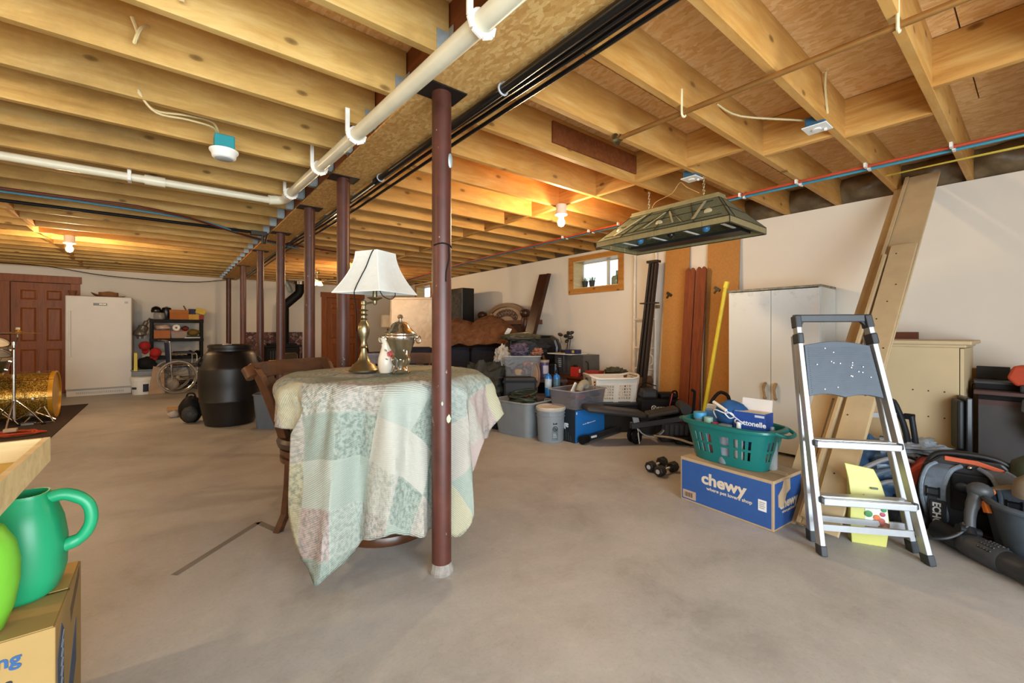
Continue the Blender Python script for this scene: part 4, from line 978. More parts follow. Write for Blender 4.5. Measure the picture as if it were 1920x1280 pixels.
MB().bx(-.28, -.2, .76, .28, .24, .80).build('cook_plate', BLACK, t, bevel=.006)
for sx in (-1, 1):
    for sy in (-.17, .2): MB().bx(sx * .27 - .03, sy - .03, 0, sx * .27 + .03, sy + .03, .12).build('leg', BLACK, t)
d_ = MB().bx(-.03, -.25, .18, .31, -.222, .66).build('door', BLACK, t, bevel=.006)
MB().prism([(.03, .25), (.25, .25), (.27, .28), (.27, .54), (.24, .58), (.04, .58), (.01, .54), (.01, .28)], -.257, -.25, 'y').build('door_glass', M('4c4236', .15), d_)
MB().tube([(.035, -.256, .245), (.245, -.256, .245), (.275, -.256, .28), (.275, -.256, .54), (.245, -.256, .585), (.035, -.256, .585), (.005, -.256, .54), (.005, -.256, .28)], .006, 6, closed=True).build('door_trim', M('a89878', .3, .7), d_)
MB().tube([(-.06, -.25, .4), (-.1, -.28, .4), (-.1, -.29, .5)], .01, 6, 3).build('handle', CHROME, d_)
m = MB()
for k in range(4): m.bx(-.27 + k * .05, -.226, .2, -.25 + k * .05, -.219, .64)
m.build('side_ribs', DGREY, t, stuff=True)
MB().tube([(.06, .04, .78), (.06, .04, 1.60)], .098, 18).build('flue_pipe', BLACK, t, smooth=True)
MB().tube([(.06, .04, 1.56), (.06, .04, 1.64), (.09, .03, 1.70), (.34, -.05, 1.95), (.37, -.06, 2.02), (.37, -.06, 2.28)], .098, 18).build('flue_pipe', BLACK, t, smooth=True)
MB().lathe([(.1, 0), (.15, .0), (.15, .09), (.1, .09)], 22, (.37, -.06, 2.17)).build('ceiling_collar', CHROME, t, smooth=True)
tag(MB().tube([(2.22, 11.0, 2.06), (2.18, 11.05, 2.2), (2.1, 11.1, 2.33)], .055, 12, 3).build('duct', GALV, None, smooth=True), 'short galvanised duct stub beside the stove flue at the ceiling', 'duct')
t = thing('ceiling_fan', 'brass ceiling fan with pale blades between two far posts', 'fan', (2.30, 9.06, 2.32))
MB().lathe([(.05, 0), (.05, -.03), (.015, -.04), (.015, -.12), (.08, -.13), (.09, -.17), (.06, -.2), (.03, -.21)], 20).build('motor', BRASS, t, smooth=True)
for k in range(5):
    a = R(72 * k + 20)
    MB().at((0, 0, -.175), (R(8), 0, a)).bx(.12, -.055, -.004, .5, .055, .004).build('blade', M('c8bca4', .5), t, bevel=.002)
for k in range(3):
    a = R(120 * k + 15); x, y = .07 * math.cos(a), .07 * math.sin(a)
    MB().lathe([(.02, 0), (.045, -.05), (.05, -.07), (.03, -.075)], 14, (x, y, -.19)).build('lamp_glass', emis('fan_lamp', 'ffd090', 9), t, smooth=True)

# ------------------------------------------------------------------ drum kit, rug, cord
t = thing('rug', 'dark brown floor mat under the drum kit', 'rug', (-2.2, 8.0, 0))
MB(True).add([(-.98, 9.38, 0), (-.985, 6.5, 0), (-3.6, 6.5, 0), (-3.6, 9.38, 0), (-.98, 9.38, .008), (-.985, 6.5, .008), (-3.6, 6.5, .008), (-3.6, 9.38, .008)], [(0, 1, 2, 3), (7, 6, 5, 4), (0, 4, 5, 1), (1, 5, 6, 2), (2, 6, 7, 3), (3, 7, 4, 0)]).build('pile', M('3a2a1e', .95, 0, .2, 30, .3, 200), t)
SPK = NT('gold_sparkle'); v = SPK.coord(); vo = SPK.n('ShaderNodeTexVoronoi', i_Scale=160.0); SPK.l(v, vo.inputs['Vector'])
sc3 = SPK.n('ShaderNodeSeparateColor'); SPK.l(vo.outputs['Color'], sc3.inputs[0])
SPK = SPK.fin(SPK.ramp(sc3.outputs[0], [(.3, '6e4e14'), (.7, 'a8791f'), (.95, 'f0d070')]), .28, .6)
HOOPG = M('c08a20', .3, .3, .06)
def drum(name, label, loc, r, L, rot, mat, hoop, lugs=8):
    t = thing(name, label, 'drum', loc, 0, None, rot)
    MB().lathe([(r, -L / 2), (r, L / 2)], 40).build('shell', mat, t, smooth=True)
    for z in (-L / 2, L / 2):
        MB().lathe([(r + .004, z - .022), (r + .018, z - .022), (r + .018, z + .022), (r - .002, z + .022), (r - .002, z - .005)], 40).build('hoop', hoop, t, smooth=True)
        MB().lathe([(.004, z - .002), (r - .003, z - .002), (r - .003, z + .002), (.004, z + .002)], 40).build('drumhead', M('d8b060' if hoop == HOOPG else 'c8c0b0', .4), t)
    for k in range(lugs):
        a = 2 * PI * k / lugs
        m = MB(); c, s = math.cos(a), math.sin(a)
        for z in (-L * .27, L * .27): m.cyl((r * c, r * s, z), ((r + .028) * c, (r + .028) * s, z), .016, .012, 10)
        m.tube([((r + .02) * c, (r + .02) * s, -L / 2 - .02), ((r + .02) * c, (r + .02) * s, L / 2 + .02)], .004, 6)
        m.build('tension_lug', CHROME, t)
    return t
drum('bass_drum', 'gold sparkle bass drum lying on its side on the mat', (-1.47, 8.10, .318), .29, .62, (0, R(90), R(0)), SPK, HOOPG)
drum('rack_tom', 'gold sparkle tom mounted above the bass drum', (-1.72, 8.05, .90), .16, .22, (R(20), R(15), 0), SPK, CHROME, 6)
drum('snare_drum', 'dark drum tilted at frame edge behind the cymbal stand', (-1.66, 7.72, .80), .17, .2, (R(14), R(20), 0), M('3c3a20', .35), CHROME, 6)
def cym_stand(label, x, y, zt, zc, r, boom):
    t = thing('cymbal_stand', label, 'stand', (x, y, 0), 0, 'chrome drum stands')
    MB().tube([(0, 0, .1), (0, 0, .62)], .014, 10).build('lower_tube', CHROME, t, smooth=True)
    MB().tube([(0, 0, .6), (0, 0, zt)], .010, 10).build('upper_tube', CHROME, t, smooth=True)
    for z in (.32, .62, zt): MB().cyl((0, 0, z - .02), (0, 0, z + .02), .021).build('clamp', CHROME, t, smooth=True)
    for k in range(3):
        a = R(120 * k + 25); c, s = math.cos(a), math.sin(a)
        MB().tube([(.014 * c, .014 * s, .33), (.12 * c, .12 * s, .2), (.24 * c, .24 * s, .02)], .008, 6, 3).tube([(.014 * c, .014 * s, .1), (.13 * c, .13 * s, .18)], .006, 6).build('leg', CHROME, t, smooth=True)
        MB().ell((.24 * c, .24 * s, .018), (.02, .02, .018), 8, 6).build('rubber_foot', BLACK, t, smooth=True)
    bx_, by_ = boom
    MB().tube([(-bx_ * .25, -by_ * .25, zt - .07), (bx_, by_, zc - .06)], .008, 8).build('boom_arm', CHROME, t, smooth=True)
    MB().tube([(bx_, by_, zc - .07), (bx_, by_, zc + .06)], .006, 8).build('tilter', CHROME, t)
    c = MB().lathe([(r, -.012), (r * .6, -.004), (r * .3, .004), (r * .16, .012), (r * .1, .03), (.008, .034)], 40, (bx_, by_, zc)).build('cymbal', M('a8843c', .3, .9, .1), t, smooth=True)
    MB().cyl((bx_, by_, zc + .034), (bx_, by_, zc + .06), .02, .018).build('felt_nut', M('b8b0a0', .6), t)
    return t
cym_stand('chrome stand with two-tone cymbal in front of the gold drums', -1.41, 7.55, 1.0, 1.13, .22, (.02, .05))
cym_stand('chrome boom stand holding the cymbal nearest the frame edge', -1.62, 7.60, 1.0, 1.12, .2, (.02, -.04))
t = thing('drum_pedal_rack', 'low chrome bracket of pedals and clamps beside the bass drum', 'hardware', (-1.28, 7.75, 0))
for k, (a, b) in enumerate((((-.1, .05, .02), (.06, .1, .22)), ((.06, .1, .22), (.16, .0, .02)), ((-.05, 0, .02), (.18, -.1, .03)), ((-.12, .1, .2), (.12, .2, .28)), ((.0, .02, .15), (.16, .1, .03)))):
    MB().tube([a, b], .009, 6).build('rod', CHROME, t, smooth=True)
MB().bx(-.12, -.05, .009, .0, .12, .03).ell((-.03, .06, .12), (.05, .04, .03), 10, 7).build('pedal_plate', M('7c7c78', .4, .7), t)
m = MB(); q = random.Random(11)
for k in range(5):
    pts = []
    for j in range(13):
        a = 2 * PI * j / 12 + k; pts.append((.27 * math.cos(a) * (.7 + .3 * q.random()) + q.uniform(-.04, .04), .13 * math.sin(a) * (.7 + .35 * q.random()), .012 + .028 * q.random()))
    m.tube(pts, .009, 6, 3)
t = thing('extension_cord', 'tangled orange extension cord on the dark mat by drums', 'cord', (-1.36, 7.0, .01)); m.build('cord_coils', M('b0421c', .5), t, smooth=True, stuff=True)
MB().bx(-.02, -.05, .05, .08, .02, .085).build('plug_block', M('b8a080', .5), t, bevel=.006)
# ------------------------------------------------------------------ far right corner: bookshelf, lamp, mattress
t = thing('bookshelf', 'tall brown bookshelf against the right wall behind the mattress', 'bookshelf', (4.66, 9.9, 0))
BSW = M('5a3018', .5, 0, .12)
for y in (-.42, .40): MB().bx(-.15, y, 0, .16, y + .03, 1.9).build('side_panel', BSW, t)
for z in (.05, .45, .85, 1.22, 1.55, 1.87): MB().bx(-.15, -.42, z, .16, .43, z + .03).build('shelf_board', BSW, t)
MB().bx(.145, -.42, 0, .16, .43, 1.9).build('back_panel', M('2c1a10', .7), t)
q = random.Random(5); bk = None
cols = ['8a7a30', 'b89a3a', '3a2c28', 'c8bca0', '4a3a2a', '7a3424', '5c6038']
for k in range(13):
    h = .2 + .06 * q.random(); w_ = .024 + .014 * q.random()
    bt = MB().bx(-.09, -w_ / 2, 0, .09, w_ / 2, h).build('book', M(cols[k % 7], .7)); bt.location = (4.62, 9.56 + .047 * k, 1.25)
    tag(bt, ('olive', 'gold', 'black', 'cream', 'brown', 'red-brown', 'green')[k % 7] + ' book on the tall shelf behind the mattress, ' + ('first', 'second', 'third', 'fourth', 'fifth', 'sixth', 'seventh', 'eighth', 'ninth', 'tenth', 'eleventh', 'twelfth', 'last')[k] + ' of its row', 'book', 'books on the tall bookshelf')
t = thing('white_shade_lamp', 'small lamp with white drum shade far behind the silver urn', 'lamp', (4.20, 10.1, 0))
MB().lathe([(.15, 0), (.16, .02), (.03, .04), (.014, .06), (.014, 1.2)], 18).build('stem', DARKW, t, smooth=True)
MB().lathe([(.16, 1.24), (.165, 1.24), (.165, 1.53), (.16, 1.53)], 26).build('shade', M('e8ddc8', .9), t, smooth=True)
t = thing('rocking_chair', 'dark wooden slat-back chair against the far wall by the door', 'chair', (4.15, 10.75, 0), R(60))
for s in (-.22, .22):
    MB().tube([(s, .2, .03), (s, .2, .45), (s, .27, .8), (s, .34, 1.15)], .022, 8, 3).build('back_post', DARKW, t, smooth=True)
    MB().tube([(s, -.22, .03), (s, -.22, .45)], .022, 8).build('leg', DARKW, t, smooth=True)
MB().bx(-.25, -.25, .43, .25, .22, .47).build('seat', M('4a1c14', .5), t, bevel=.01)
for k in range(5): MB().tube([(-.16 + .08 * k, .21, .46), (-.16 + .08 * k, .32, 1.1)], .01, 6).build('back_spindle', DARKW, t)
MB().tube([(-.24, .33, 1.12), (0, .37, 1.18), (.24, .33, 1.12)], .03, 8, 4).build('crest_rail', DARKW, t, smooth=True)
t = thing('side_table', 'small dark red chest beside the far slat-back chair', 'chest', (3.98, 10.3, 0), R(20)); MB().bx(-.2, -.16, .08, .2, .16, .6).build('body', M('4a1c14', .5), t, bevel=.01); MB().bx(-.22, -.18, .6, .22, .18, .63).build('top', M('5a2418', .4), t)
for sx in (-.16, .16): MB().bx(sx - .03, -.14, 0, sx + .03, .14, .08).build('foot', DARKW, t)
MATT = NT('mattress_quilting'); v = MATT.coord((1, 1, 1)); w1 = MATT.n('ShaderNodeTexVoronoi', i_Scale=7.0, feature='DISTANCE_TO_EDGE'); MATT.l(v, w1.inputs['Vector'])
MATT.bump(w1.outputs[0], .9, .03); MATT = MATT.fin(MATT.ramp(MATT.noise(v, 4, 4).outputs[0], [(.3, 'cfc2b2'), (.7, 'ddd3c6')]), .85)
t = thing('mattress', 'cream quilted mattress standing on edge behind the nearest post', 'mattress', (3.97, 8.22, .0), R(-40), None, (R(-4), 0, R(-40)))
MB().bx(-.48, -.11, .0, .48, .11, 1.86).build('body', MATT, t, bevel=.06)
MB().tube([(-.47, -.105, .05), (-.47, -.105, 1.80), (.47, -.105, 1.80), (.47, -.105, .05)], .012, 6).build('piping', M('b8a894', .8), t)
t = thing('black_box_spring', 'black plastic-wrapped box spring on edge against the wall', 'box spring', (4.36, 7.20, 0))
MB().bx(-.13, -.47, .03, .14, .47, 1.95).build('body', BLACKG, t, bevel=.01)
WRAP = M('34332f', .12, 0, .5, 14)
MB().bx(-.137, -.45, .1, -.131, .45, 1.85).build('plastic_wrap', WRAP, t)
MB().tube([(-.14, -.42, 1.2), (-.145, -.3, 1.0), (-.14, -.1, 1.35), (-.143, .2, 1.1)], .006, 5, 4).build('tape_strip', M('b0aca4', .3), t)
t = thing('headboard', 'arched carved wooden headboard leaning on the wall above the blanket', 'headboard', (4.64, 5.92, 0))
HBW = DARKW
m = MB(); rs = []
for k in range(25):
    a = PI * k / 24; c, s = math.cos(a), math.sin(a)
    rs.append([(-.03, .62 * c, 1.28 + .36 * s), (.04, .62 * c, 1.28 + .36 * s), (.04, .54 * c, 1.28 + .29 * s), (-.03, .54 * c, 1.28 + .29 * s)])
m.rings(rs).build('arch_rail', M('6a4a30', .4, 0, .12), t, bevel=.004)
MB().prism([(.54 * math.cos(PI * k / 16), 1.28 + .29 * math.sin(PI * k / 16)) for k in range(17)], -.0, .02, 'x').build('arch_panel', M('a08870', .6), t)
q = random.Random(4)
for k in range(9):
    a = PI * (k + .5) / 9; 
    MB().torus((-.012, .25 * math.cos(a), 1.37 + .1 * math.sin(a)), .05, .014, 14, 6, 'x').build('carved_scroll', M('5a3a26', .4), t, smooth=True)
for k in (-1, 1): MB().beam((-.02, k * .36, 1.3), (-.02, k * .44, 1.45), .07, .02, (1, 0, 0)).build('carved_fillet', M('a88a68', .6), t)
MB().bx(-.06, -.88, 1.255, .05, .80, 1.33).build('cross_rail', M('5a2c1a', .4), t, bevel=.008)
MB().bx(-.03, -.66, .3, .04, .66, 1.255).build('lower_panel', DARKW, t)
for yy in (-.54, .70):
    MB().lathe([(.05, 0), (.05, .9), (.04, .95), (.06, 1.0), (.055, 1.2), (.07, 1.25), (.045, 1.34), (.04, 1.37), (.075, 1.40), (.09, 1.44), (.08, 1.48), (.06, 1.505), (.01, 1.515)], 22, (-.03, yy, 0)).build('turned_post', HBW, t, smooth=True)
t = thing('bed_rail', 'dark brown bed rail boards leaning on wall right of the headboard', 'bed rail', (4.72, 5.1, 0))
MB(True).hexa([(4.17, 5.08, 0), (4.20, 5.08, 0), (4.20, 5.30, 0), (4.17, 5.30, 0)], [(4.77, 4.99, 2.07), (4.80, 4.99, 2.07), (4.80, 5.21, 2.08), (4.77, 5.21, 2.08)]).build('board', DARKW, t, bevel=.003)
MB(True).hexa([(4.12, 5.05, 0), (4.19, 5.05, 0), (4.19, 5.08, 0), (4.12, 5.08, 0)], [(4.73, 4.955, 2.07), (4.80, 4.955, 2.07), (4.80, 4.99, 2.07), (4.73, 4.99, 2.07)]).build('ledger_strip', DARKW, t, bevel=.003)

# ------------------------------------------------------------------ sofa pile
NAVF = M('22202a', .95, 0, .2, 30, .3, 120)
def lump(rad, n=22, m=14, amp=.12, seed=0, fr=3.0, flat=.0):
    """one irregular soft body"""
    from mathutils import noise as nz
    rs = []
    for i in range(m + 1):
        a = -PI / 2 + PI * i / m; ca = max(math.cos(a), .03); row = []
        for k in range(n):
            d = Vector((ca * math.cos(2 * PI * k / n), ca * math.sin(2 * PI * k / n), math.sin(a)))
            f = 1 + amp * nz.noise(d * fr + Vector((seed, seed * .7, 3))) + amp * .5 * nz.noise(d * fr * 2.3 + Vector((seed, 9, 3))) + amp * .3 * nz.noise(d * fr * 5 + Vector((seed, 2, 8)))
            z = rad[2] * d.z * f
            if flat and z < -flat * rad[2]: z = -flat * rad[2]
            row.append((rad[0] * d.x * f, rad[1] * d.y * f, z))
        rs.append(row)
    return MB().rings(rs)
t = thing('sofa', 'dark charcoal sofa half buried under blanket and bags', 'sofa', (3.27, 5.48, 0), R(-33))
MB().bx(-.85, -.42, .06, .85, .42, .40).build('base', NAVF, t, bevel=.03)
MB().bx(-.85, .2, .40, .85, .46, .84).build('back_frame', NAVF, t, bevel=.05)
for k in (-1, 0, 1):
    MB().at((k * .54, .10, .66), (R(-14), 0, R(2 * k))).bx(-.265, -.11, -.25, .265, .11, .25).build('back_cushion', NAVF, t, bevel=.07)
    MB().bx(k * .54 - .26, -.44, .36, k * .54 + .26, .15, .50).build('seat_cushion', NAVF, t, bevel=.05)
for s in (-1, 1): MB().bx(s * .96 - .11, -.42, .04, s * .96 + .11, .44, .62).build('armrest', NAVF, t, bevel=.05)
BLK = NT('plush_blanket'); v = BLK.coord(); n = BLK.noise(v, 7, 5, .7, .5); BLK.bump(BLK.noise(v, 90, 4).outputs[0], .3, .006)
BLK = BLK.fin(BLK.ramp(n.outputs[0], [(.3, '56351f'), (.5, '714a2f'), (.7, '865d3e')]), .95, 0, .1)
def blanket(u, v):
    from mathutils import noise as nz
    x = -1.05 + 2.1 * u; s = v
    prof = .34 + .42 * math.exp(-((x - .08) / .40) ** 2) + .33 * math.exp(-((x + .52) / .32) ** 2)
    prof *= max(.25, 1 - max(0, abs(x) - .75) / .3 * .7)
    y = -.30 + .95 * s
    h = prof * math.sin(PI * min(1, .08 + s * .92)) ** .55
    crease = -.07 * math.exp(-((x + .22 - .3 * (s - .5)) / .05) ** 2) * math.sin(PI * s)
    wr = .05 * nz.noise(Vector((x * 3, y * 3, 1))) + .022 * nz.noise(Vector((x * 8, y * 5, 4))) + .015 * math.sin(26 * x + 6 * s) * max(0, .5 - s)
    h -= .45 * max(0, abs(x) - .78) / .27 + .12 * max(0, s - .7) / .3
    y = min(y - .05 * (1 - s) * math.sin(5 * x), (.94 - x * .809) / .588)
    return (x, y, .62 + h + crease + wr)
o = MB().sheet(blanket, 64, 30).build('plush_blanket', BLK, None, smooth=True, solid=.02)
o.location = (3.80, 5.28, -.01); o.rotation_euler = (0, 0, R(-36)); tag(o, 'brown plush blanket heaped over the sofa back below the headboard', 'blanket')
def soft(name, label, cat, loc, rad, mat, rz=0, amp=.15, seed=1, fr=3, flat=.8, part='body'):
    t = thing(name, label, cat, loc, rz); o = lump(rad, 44, 26, amp * 1.25, seed, fr, flat).build(part, mat, t, smooth=True); o.location = (0, 0, rad[2] * flat if flat else rad[2]); return t
CAMO = M('2c2c26', .8, 0, .5, 14, .4, 60)
t = soft('jacket_heap', 'dark camouflage jacket heap at the sofa front', 'jacket', (3.12, 4.42, .26), (.36, .30, .27), CAMO, R(-30), .28, 3, 3.5)
MB().at((-.12, -.28, .16), (R(70), 0, R(-15))).prism([(-.06, -.05), (.02, -.08), (.07, -.02), (.05, .07), (-.03, .08), (-.07, .02)], -.01, .01).build('leather_patch', M('7c4e2c', .6), t)
soft('dark_duffel', 'black duffel bag on floor under the camouflage jacket heap', 'bag', (3.10, 4.45, 0), (.38, .34, .16), M('1c1b1c', .7, 0, .2, 10, .3, 60), R(-30), .12, 6, 3, .9)
soft('black_jacket', 'black jacket slumped against the second sofa cushion', 'jacket', (3.42, 4.42, .42), (.26, .2, .2), M('202226', .7, 0, .3, 12, .4, 50), R(-30), .3, 8, 3.5)
t = thing('hard_suitcase', 'black hard suitcase with silver edge on floor left of tote', 'suitcase', (2.98, 4.22, 0), R(-72))
MB().bx(-.24, -.09, 0, .24, .09, .26).build('shell', BLACK, t, bevel=.02)
MB().bx(-.243, -.012, .005, .243, .012, .264).build('edge_band', CHROME, t, bevel=.004)
MB().tube([(-.06, 0, .262), (-.05, 0, .29), (.05, 0, .29), (.06, 0, .262)], .008, 6, 3).build('handle', BLACK, t)
for s in (-.15, .15): MB().bx(s - .02, -.095, .2, s + .02, -.09, .235).build('latch', CHROME, t)
# stack: black box, clear tub of toys, clothes, armchair
CHS = M('0b0b0c', .6)
t = thing('glossy_chest', 'black glossy chest under the clear tub of toys', 'chest', (3.38, 4.05, 0), R(-38)); MB().bx(-.2, -.2, 0, .2, .2, .60).build('body', CHS, t, bevel=.03); MB().bx(-.205, -.205, .53, .205, .205, .56).build('lid_seam', BLACK, t)
TUBC = clearplastic('tub_clear', '8a8c90', .24)
t = thing('clear_toy_tub', 'clear plastic tub of toys beneath folded clothes', 'tub', (3.40, 4.03, .605), R(-38))
MB().rings(tub(.40, .34, .24, .03, .05)).build('body', TUBC, t, smooth=True)
MB().tube(rr(.455, .395, .04, .24), .006, 6, closed=True).build('rim', clearplastic('rim_clear', 'b8babc', .6), t, smooth=True)
q = random.Random(9); TC = ['a85a3c', 'c89a5a', '50688a', '5c2c3a', 'b8a888', '2c2c34', '8a4a3a']
for k in range(11):
    tt = thing('toy', 'small toy inside the clear tub beneath the clothes', 'toy', (3.40 + q.uniform(-.11, .11), 4.03 + q.uniform(-.11, .11), .612 + .07 * (k % 2)), 0, 'toys in the clear tub'); r_ = q.uniform(.045, .065)
    lump((r_, r_ * .8, r_ * .8), 10, 7, .2, k, 2, .8).build('body', M(TC[k % 7], .6), tt, smooth=True).location = (0, 0, r_ * .64)
soft('striped_clothes', 'red and blue striped cloth bundled atop the clear tub', 'clothes', (3.36, 4.02, .85), (.12, .11, .08), M('4c4254', .9, 0, .6, 22), 0, .3, 12)
soft('orange_cloth', 'orange and white cloth at tub right edge beneath black jacket', 'clothes', (3.52, 3.90, .85), (.08, .08, .05), M('8a5a48', .9, 0, .6, 24), 0, .3, 15)
soft('dark_clothes', 'dark folded clothes between the striped cloth and the orange one', 'clothes', (3.47, 4.0, .86), (.1, .1, .07), M('1c2430', .9, 0, .3, 20), 0, .25, 16)
soft('white_shirt', 'pale grey shirt draped at blanket edge beside the clothes', 'shirt', (3.32, 4.32, .70), (.1, .1, .14), M('a8a49c', .9), 0, .3, 18)
t = thing('black_armchair', 'black leather armchair back behind the clothes pile', 'armchair', (4.40, 4.87, 0), R(-60))
LTH = M('141416', .3, 0, .15, 10)
MB().bx(-.3, -.28, .05, .3, .25, .5).build('seat', LTH, t, bevel=.05)
MB().prism([(-.30, .4), (.30, .4), (.31, .9), (.27, 1.02), (.18, 1.08), (-.18, 1.08), (-.27, 1.02), (-.31, .9)], .15, .34, 'y').build('backrest', LTH, t, bevel=.04)
for s in (-1, 1): MB().bx(s * .34 - .06, -.28, .05, s * .34 + .06, .28, .68).build('armrest', LTH, t, bevel=.03)
t = soft('dark_coat', 'black coat folded over the armchair arm under an olive jacket', 'coat', (3.72, 4.33, .80), (.30, .18, .15), M('18191c', .7, 0, .3, 14, .3, 60), R(-38), .2, 21)
for k, x in enumerate((-.2, -.06)): MB().tube([(x, -.16, .22), (x - .01, -.19, .12), (x, -.18, .02)], .008, 6, 3).build('zipper', DGREY, t)
soft('olive_jacket', 'olive green jacket on top of the black coat', 'jacket', (3.66, 4.36, 1.02), (.26, .16, .055), M('4a4634', .85, 0, .25, 12, .3, 50), R(-38), .2, 23)
o = MB().at((3.62, 4.34, 1.11), (R(8), R(-8), R(-30))).bx(-.13, -.02, 0, .13, .02, .012).build('tan_strap', M('9a8a6c', .8), None, bevel=.003); tag(o, 'tan strap lying across the olive jacket', 'strap')
t = thing('white_paper', 'crumpled white paper label lying on the brown blanket', 'paper', (3.62, 4.62, 1.10)); MB().at((0, 0, 0), (R(35), R(10), 0)).bx(-.035, -.004, 0, .035, .004, .10).build('sheet', PAPER, t)

# ------------------------------------------------------------------ dresser, safe, golf clubs, propane
t = thing('brown_dresser', 'brown wooden dresser by the wall carrying the grey safe', 'dresser', (4.46, 4.15, 0))
DRW = wood('dresser_wood', '4a2614', '5e3018', '6a3a20', 1, 20, .45, False, .05)
MB().bx(-.2, -.36, .04, .32, .36, .50).build('body', DRW, t, bevel=.006); MB().bx(-.22, -.38, .50, .33, .38, .525).build('top', DRW, t, bevel=.006)
for k in range(2):
    d_ = MB().bx(-.215, -.33, .08 + .21 * k, -.198, .33, .27 + .21 * k).build('drawer', DRW, t, bevel=.004); MB().cyl((-.215, 0, .18 + .21 * k), (-.24, 0, .18 + .21 * k), .015).build('knob', BRASS, d_)
t = thing('steel_safe', 'grey metal box with dark printed panel on the brown dresser', 'safe', (4.52, 4.25, .5255)); 
SFM = M('5c5a58', .45, .3, .1)
MB().bx(-.06, -.28, 0, .28, .28, .285).build('body', SFM, t, bevel=.004)
MB().bx(-.066, .02, .02, -.061, .27, .27).build('dark_panel', M('403e40', .4), t)
for k in range(5): MB().bx(-.068, .14 + .0 * k, .1 + .028 * k, -.0665, .2, .115 + .028 * k).build('printed_line', LGREY, t)
MB().bx(-.07, .09, .03, -.062, .105, .27).build('bright_strip', CHROME, t)
MB().bx(-.066, -.27, .13, -.061, -.04, .24).build('vent_panel', M('4c4a44', .6), t)
MB().tube([(-.02, -.285, .2), (-.02, -.33, .18), (-.02, -.33, .08), (-.02, -.285, .06)], .006, 6, 3).build('handle', BLACK, t)
MB(True).bx(4.36, 4.13, .812, 4.72, 4.63, .822).build('white_board', PAPER); tag(bpy.data.objects['white_board'], 'thin white board lying on top of the grey safe', 'board')
carton('navy_box', 'small navy box with yellow mark on the white board', 'box', (4.50, 4.20, .8225), (.12, .2, .06), R(8), M('26264e', .5), parts=False)
MB().bx(-.061, -.06, .015, -.0605, -.02, .05).build('yellow_mark', M('b8b040', .5), bpy.data.objects['navy_box'])
t = thing('golf_bag', 'bag of golf clubs leaning on wall behind the safe', 'golf bag', (4.66, 4.52, 0))
MB().tube([(-.02, 0, .02), (.02, -.02, .86)], .085, 14).build('bag', M('2c2c2a', .8), t, smooth=True)
q = random.Random(21)
for k in range(6):
    x, y = q.uniform(-.06, .05), q.uniform(-.12, .10); z = q.uniform(.98, 1.14)
    c = MB().tube([(.0 + x * .5, y * .5, .6), (x, y * 1.3, z)], .007, 6).build('club_shaft', CHROME, t)
    MB().at((x - .03, y * 1.3 - .02, z + .012), (R(20), R(15), R(40 * k))).ell((0, 0, 0), (.05, .032, .026), 12, 7).build('club_head', M('2a2622', .35), c, smooth=True)
carton('red_can_box', 'small red box with white label in front of the safe', 'box', (4.36, 4.02, .5255), (.11, .11, .13), R(20), RED, parts=False)
MB().bx(-.02, -.058, .05, .03, -.0555, .1).build('label', PAPER, bpy.data.objects['red_can_box']); MB().cyl((0, 0, .13), (0, 0, .155), .025).build('cap', BLACK, bpy.data.objects['red_can_box'])
t = thing('purple_canister', 'purple and white printed canister right of the clear tub', 'canister', (3.92, 4.18, .53)); MB().lathe([(.06, 0), (.06, .2), (.064, .2), (.064, .225), (.01, .23)], 22).build('body', M('4a4468', .4), t, smooth=True)
curved_label(t, .0612, R(-150), R(-70), .05, .16, M('b8b4c4', .5)); MB().lathe([(.066, .2), (.067, .23), (.02, .236)], 22).build('lid', M('a8947c', .5), t, smooth=True)
t = thing('wooden_stand', 'dark wooden stand carrying the purple canister and blue cylinders', 'stand', (3.86, 4.02, 0), R(-40)); MB().bx(-.22, -.14, .495, .22, .36, .53).build('top', DARKW, t)
for sx in (-.18, .18):
    for sy in (-.1, .3): MB().bx(sx - .025, sy - .025, 0, sx + .025, sy + .025, .495).build('leg', DARKW, t)
for k, (x, y) in enumerate(((3.40, 3.56), (3.475, 3.50))):
    t = thing('propane_cylinder', ('left' if k == 0 else 'right') + ' one of two blue propane cylinders behind the grey bucket', 'cylinder', (x, y, .40), 0, 'blue propane cylinders')
    PBL = M('1c6ab0', .3, 0, .05)
    MB().lathe([(.034, 0), (.040, .006), (.040, .215), (.034, .235), (.018, .248), (.012, .25), (.012, .262), (.006, .263)], 22).build('body', PBL, t, smooth=True)
    MB().lathe([(.0408, .10), (.0408, .2)], 22).build('label', M('9fb0bc' if k == 0 else '3c5c6c', .4, 0, .3, 40), t, smooth=True)
    if k: MB().tube([(0, 0, .26), (0, 0, .29), (-.01, -.01, .32), (-.025, -.02, .35)], .006, 8, 3).build('torch_tube', CHROME, t, smooth=True); MB().lathe([(.015, .26), (.017, .28), (.01, .3)], 12).build('torch_valve', BLACK, t, smooth=True)
t = thing('low_crate', 'dark wooden crate under the blue propane cylinders', 'crate', (3.50, 3.62, 0), R(-40)); MB().bx(-.17, -.13, 0, .17, .13, .398).build('body', M('3a2216', .7), t, bevel=.005)
t = thing('oval_mirror', 'brown oval framed hoop on edge left of the cylinders', 'hoop', (3.42, 3.80, .62)); MB().at((0, 0, 0), (0, 0, R(-62))).torus((0, 0, 0), .05, .014, 24, 8, 'y', 1, 2.9).build('rim', M('6a4a34', .5), t, smooth=True); MB().at((0, 0, 0), (0, 0, R(-62))).ell((0, 0, 0), (.05, .012, .145)).build('disc', M('7c604a', .5), t, smooth=True)

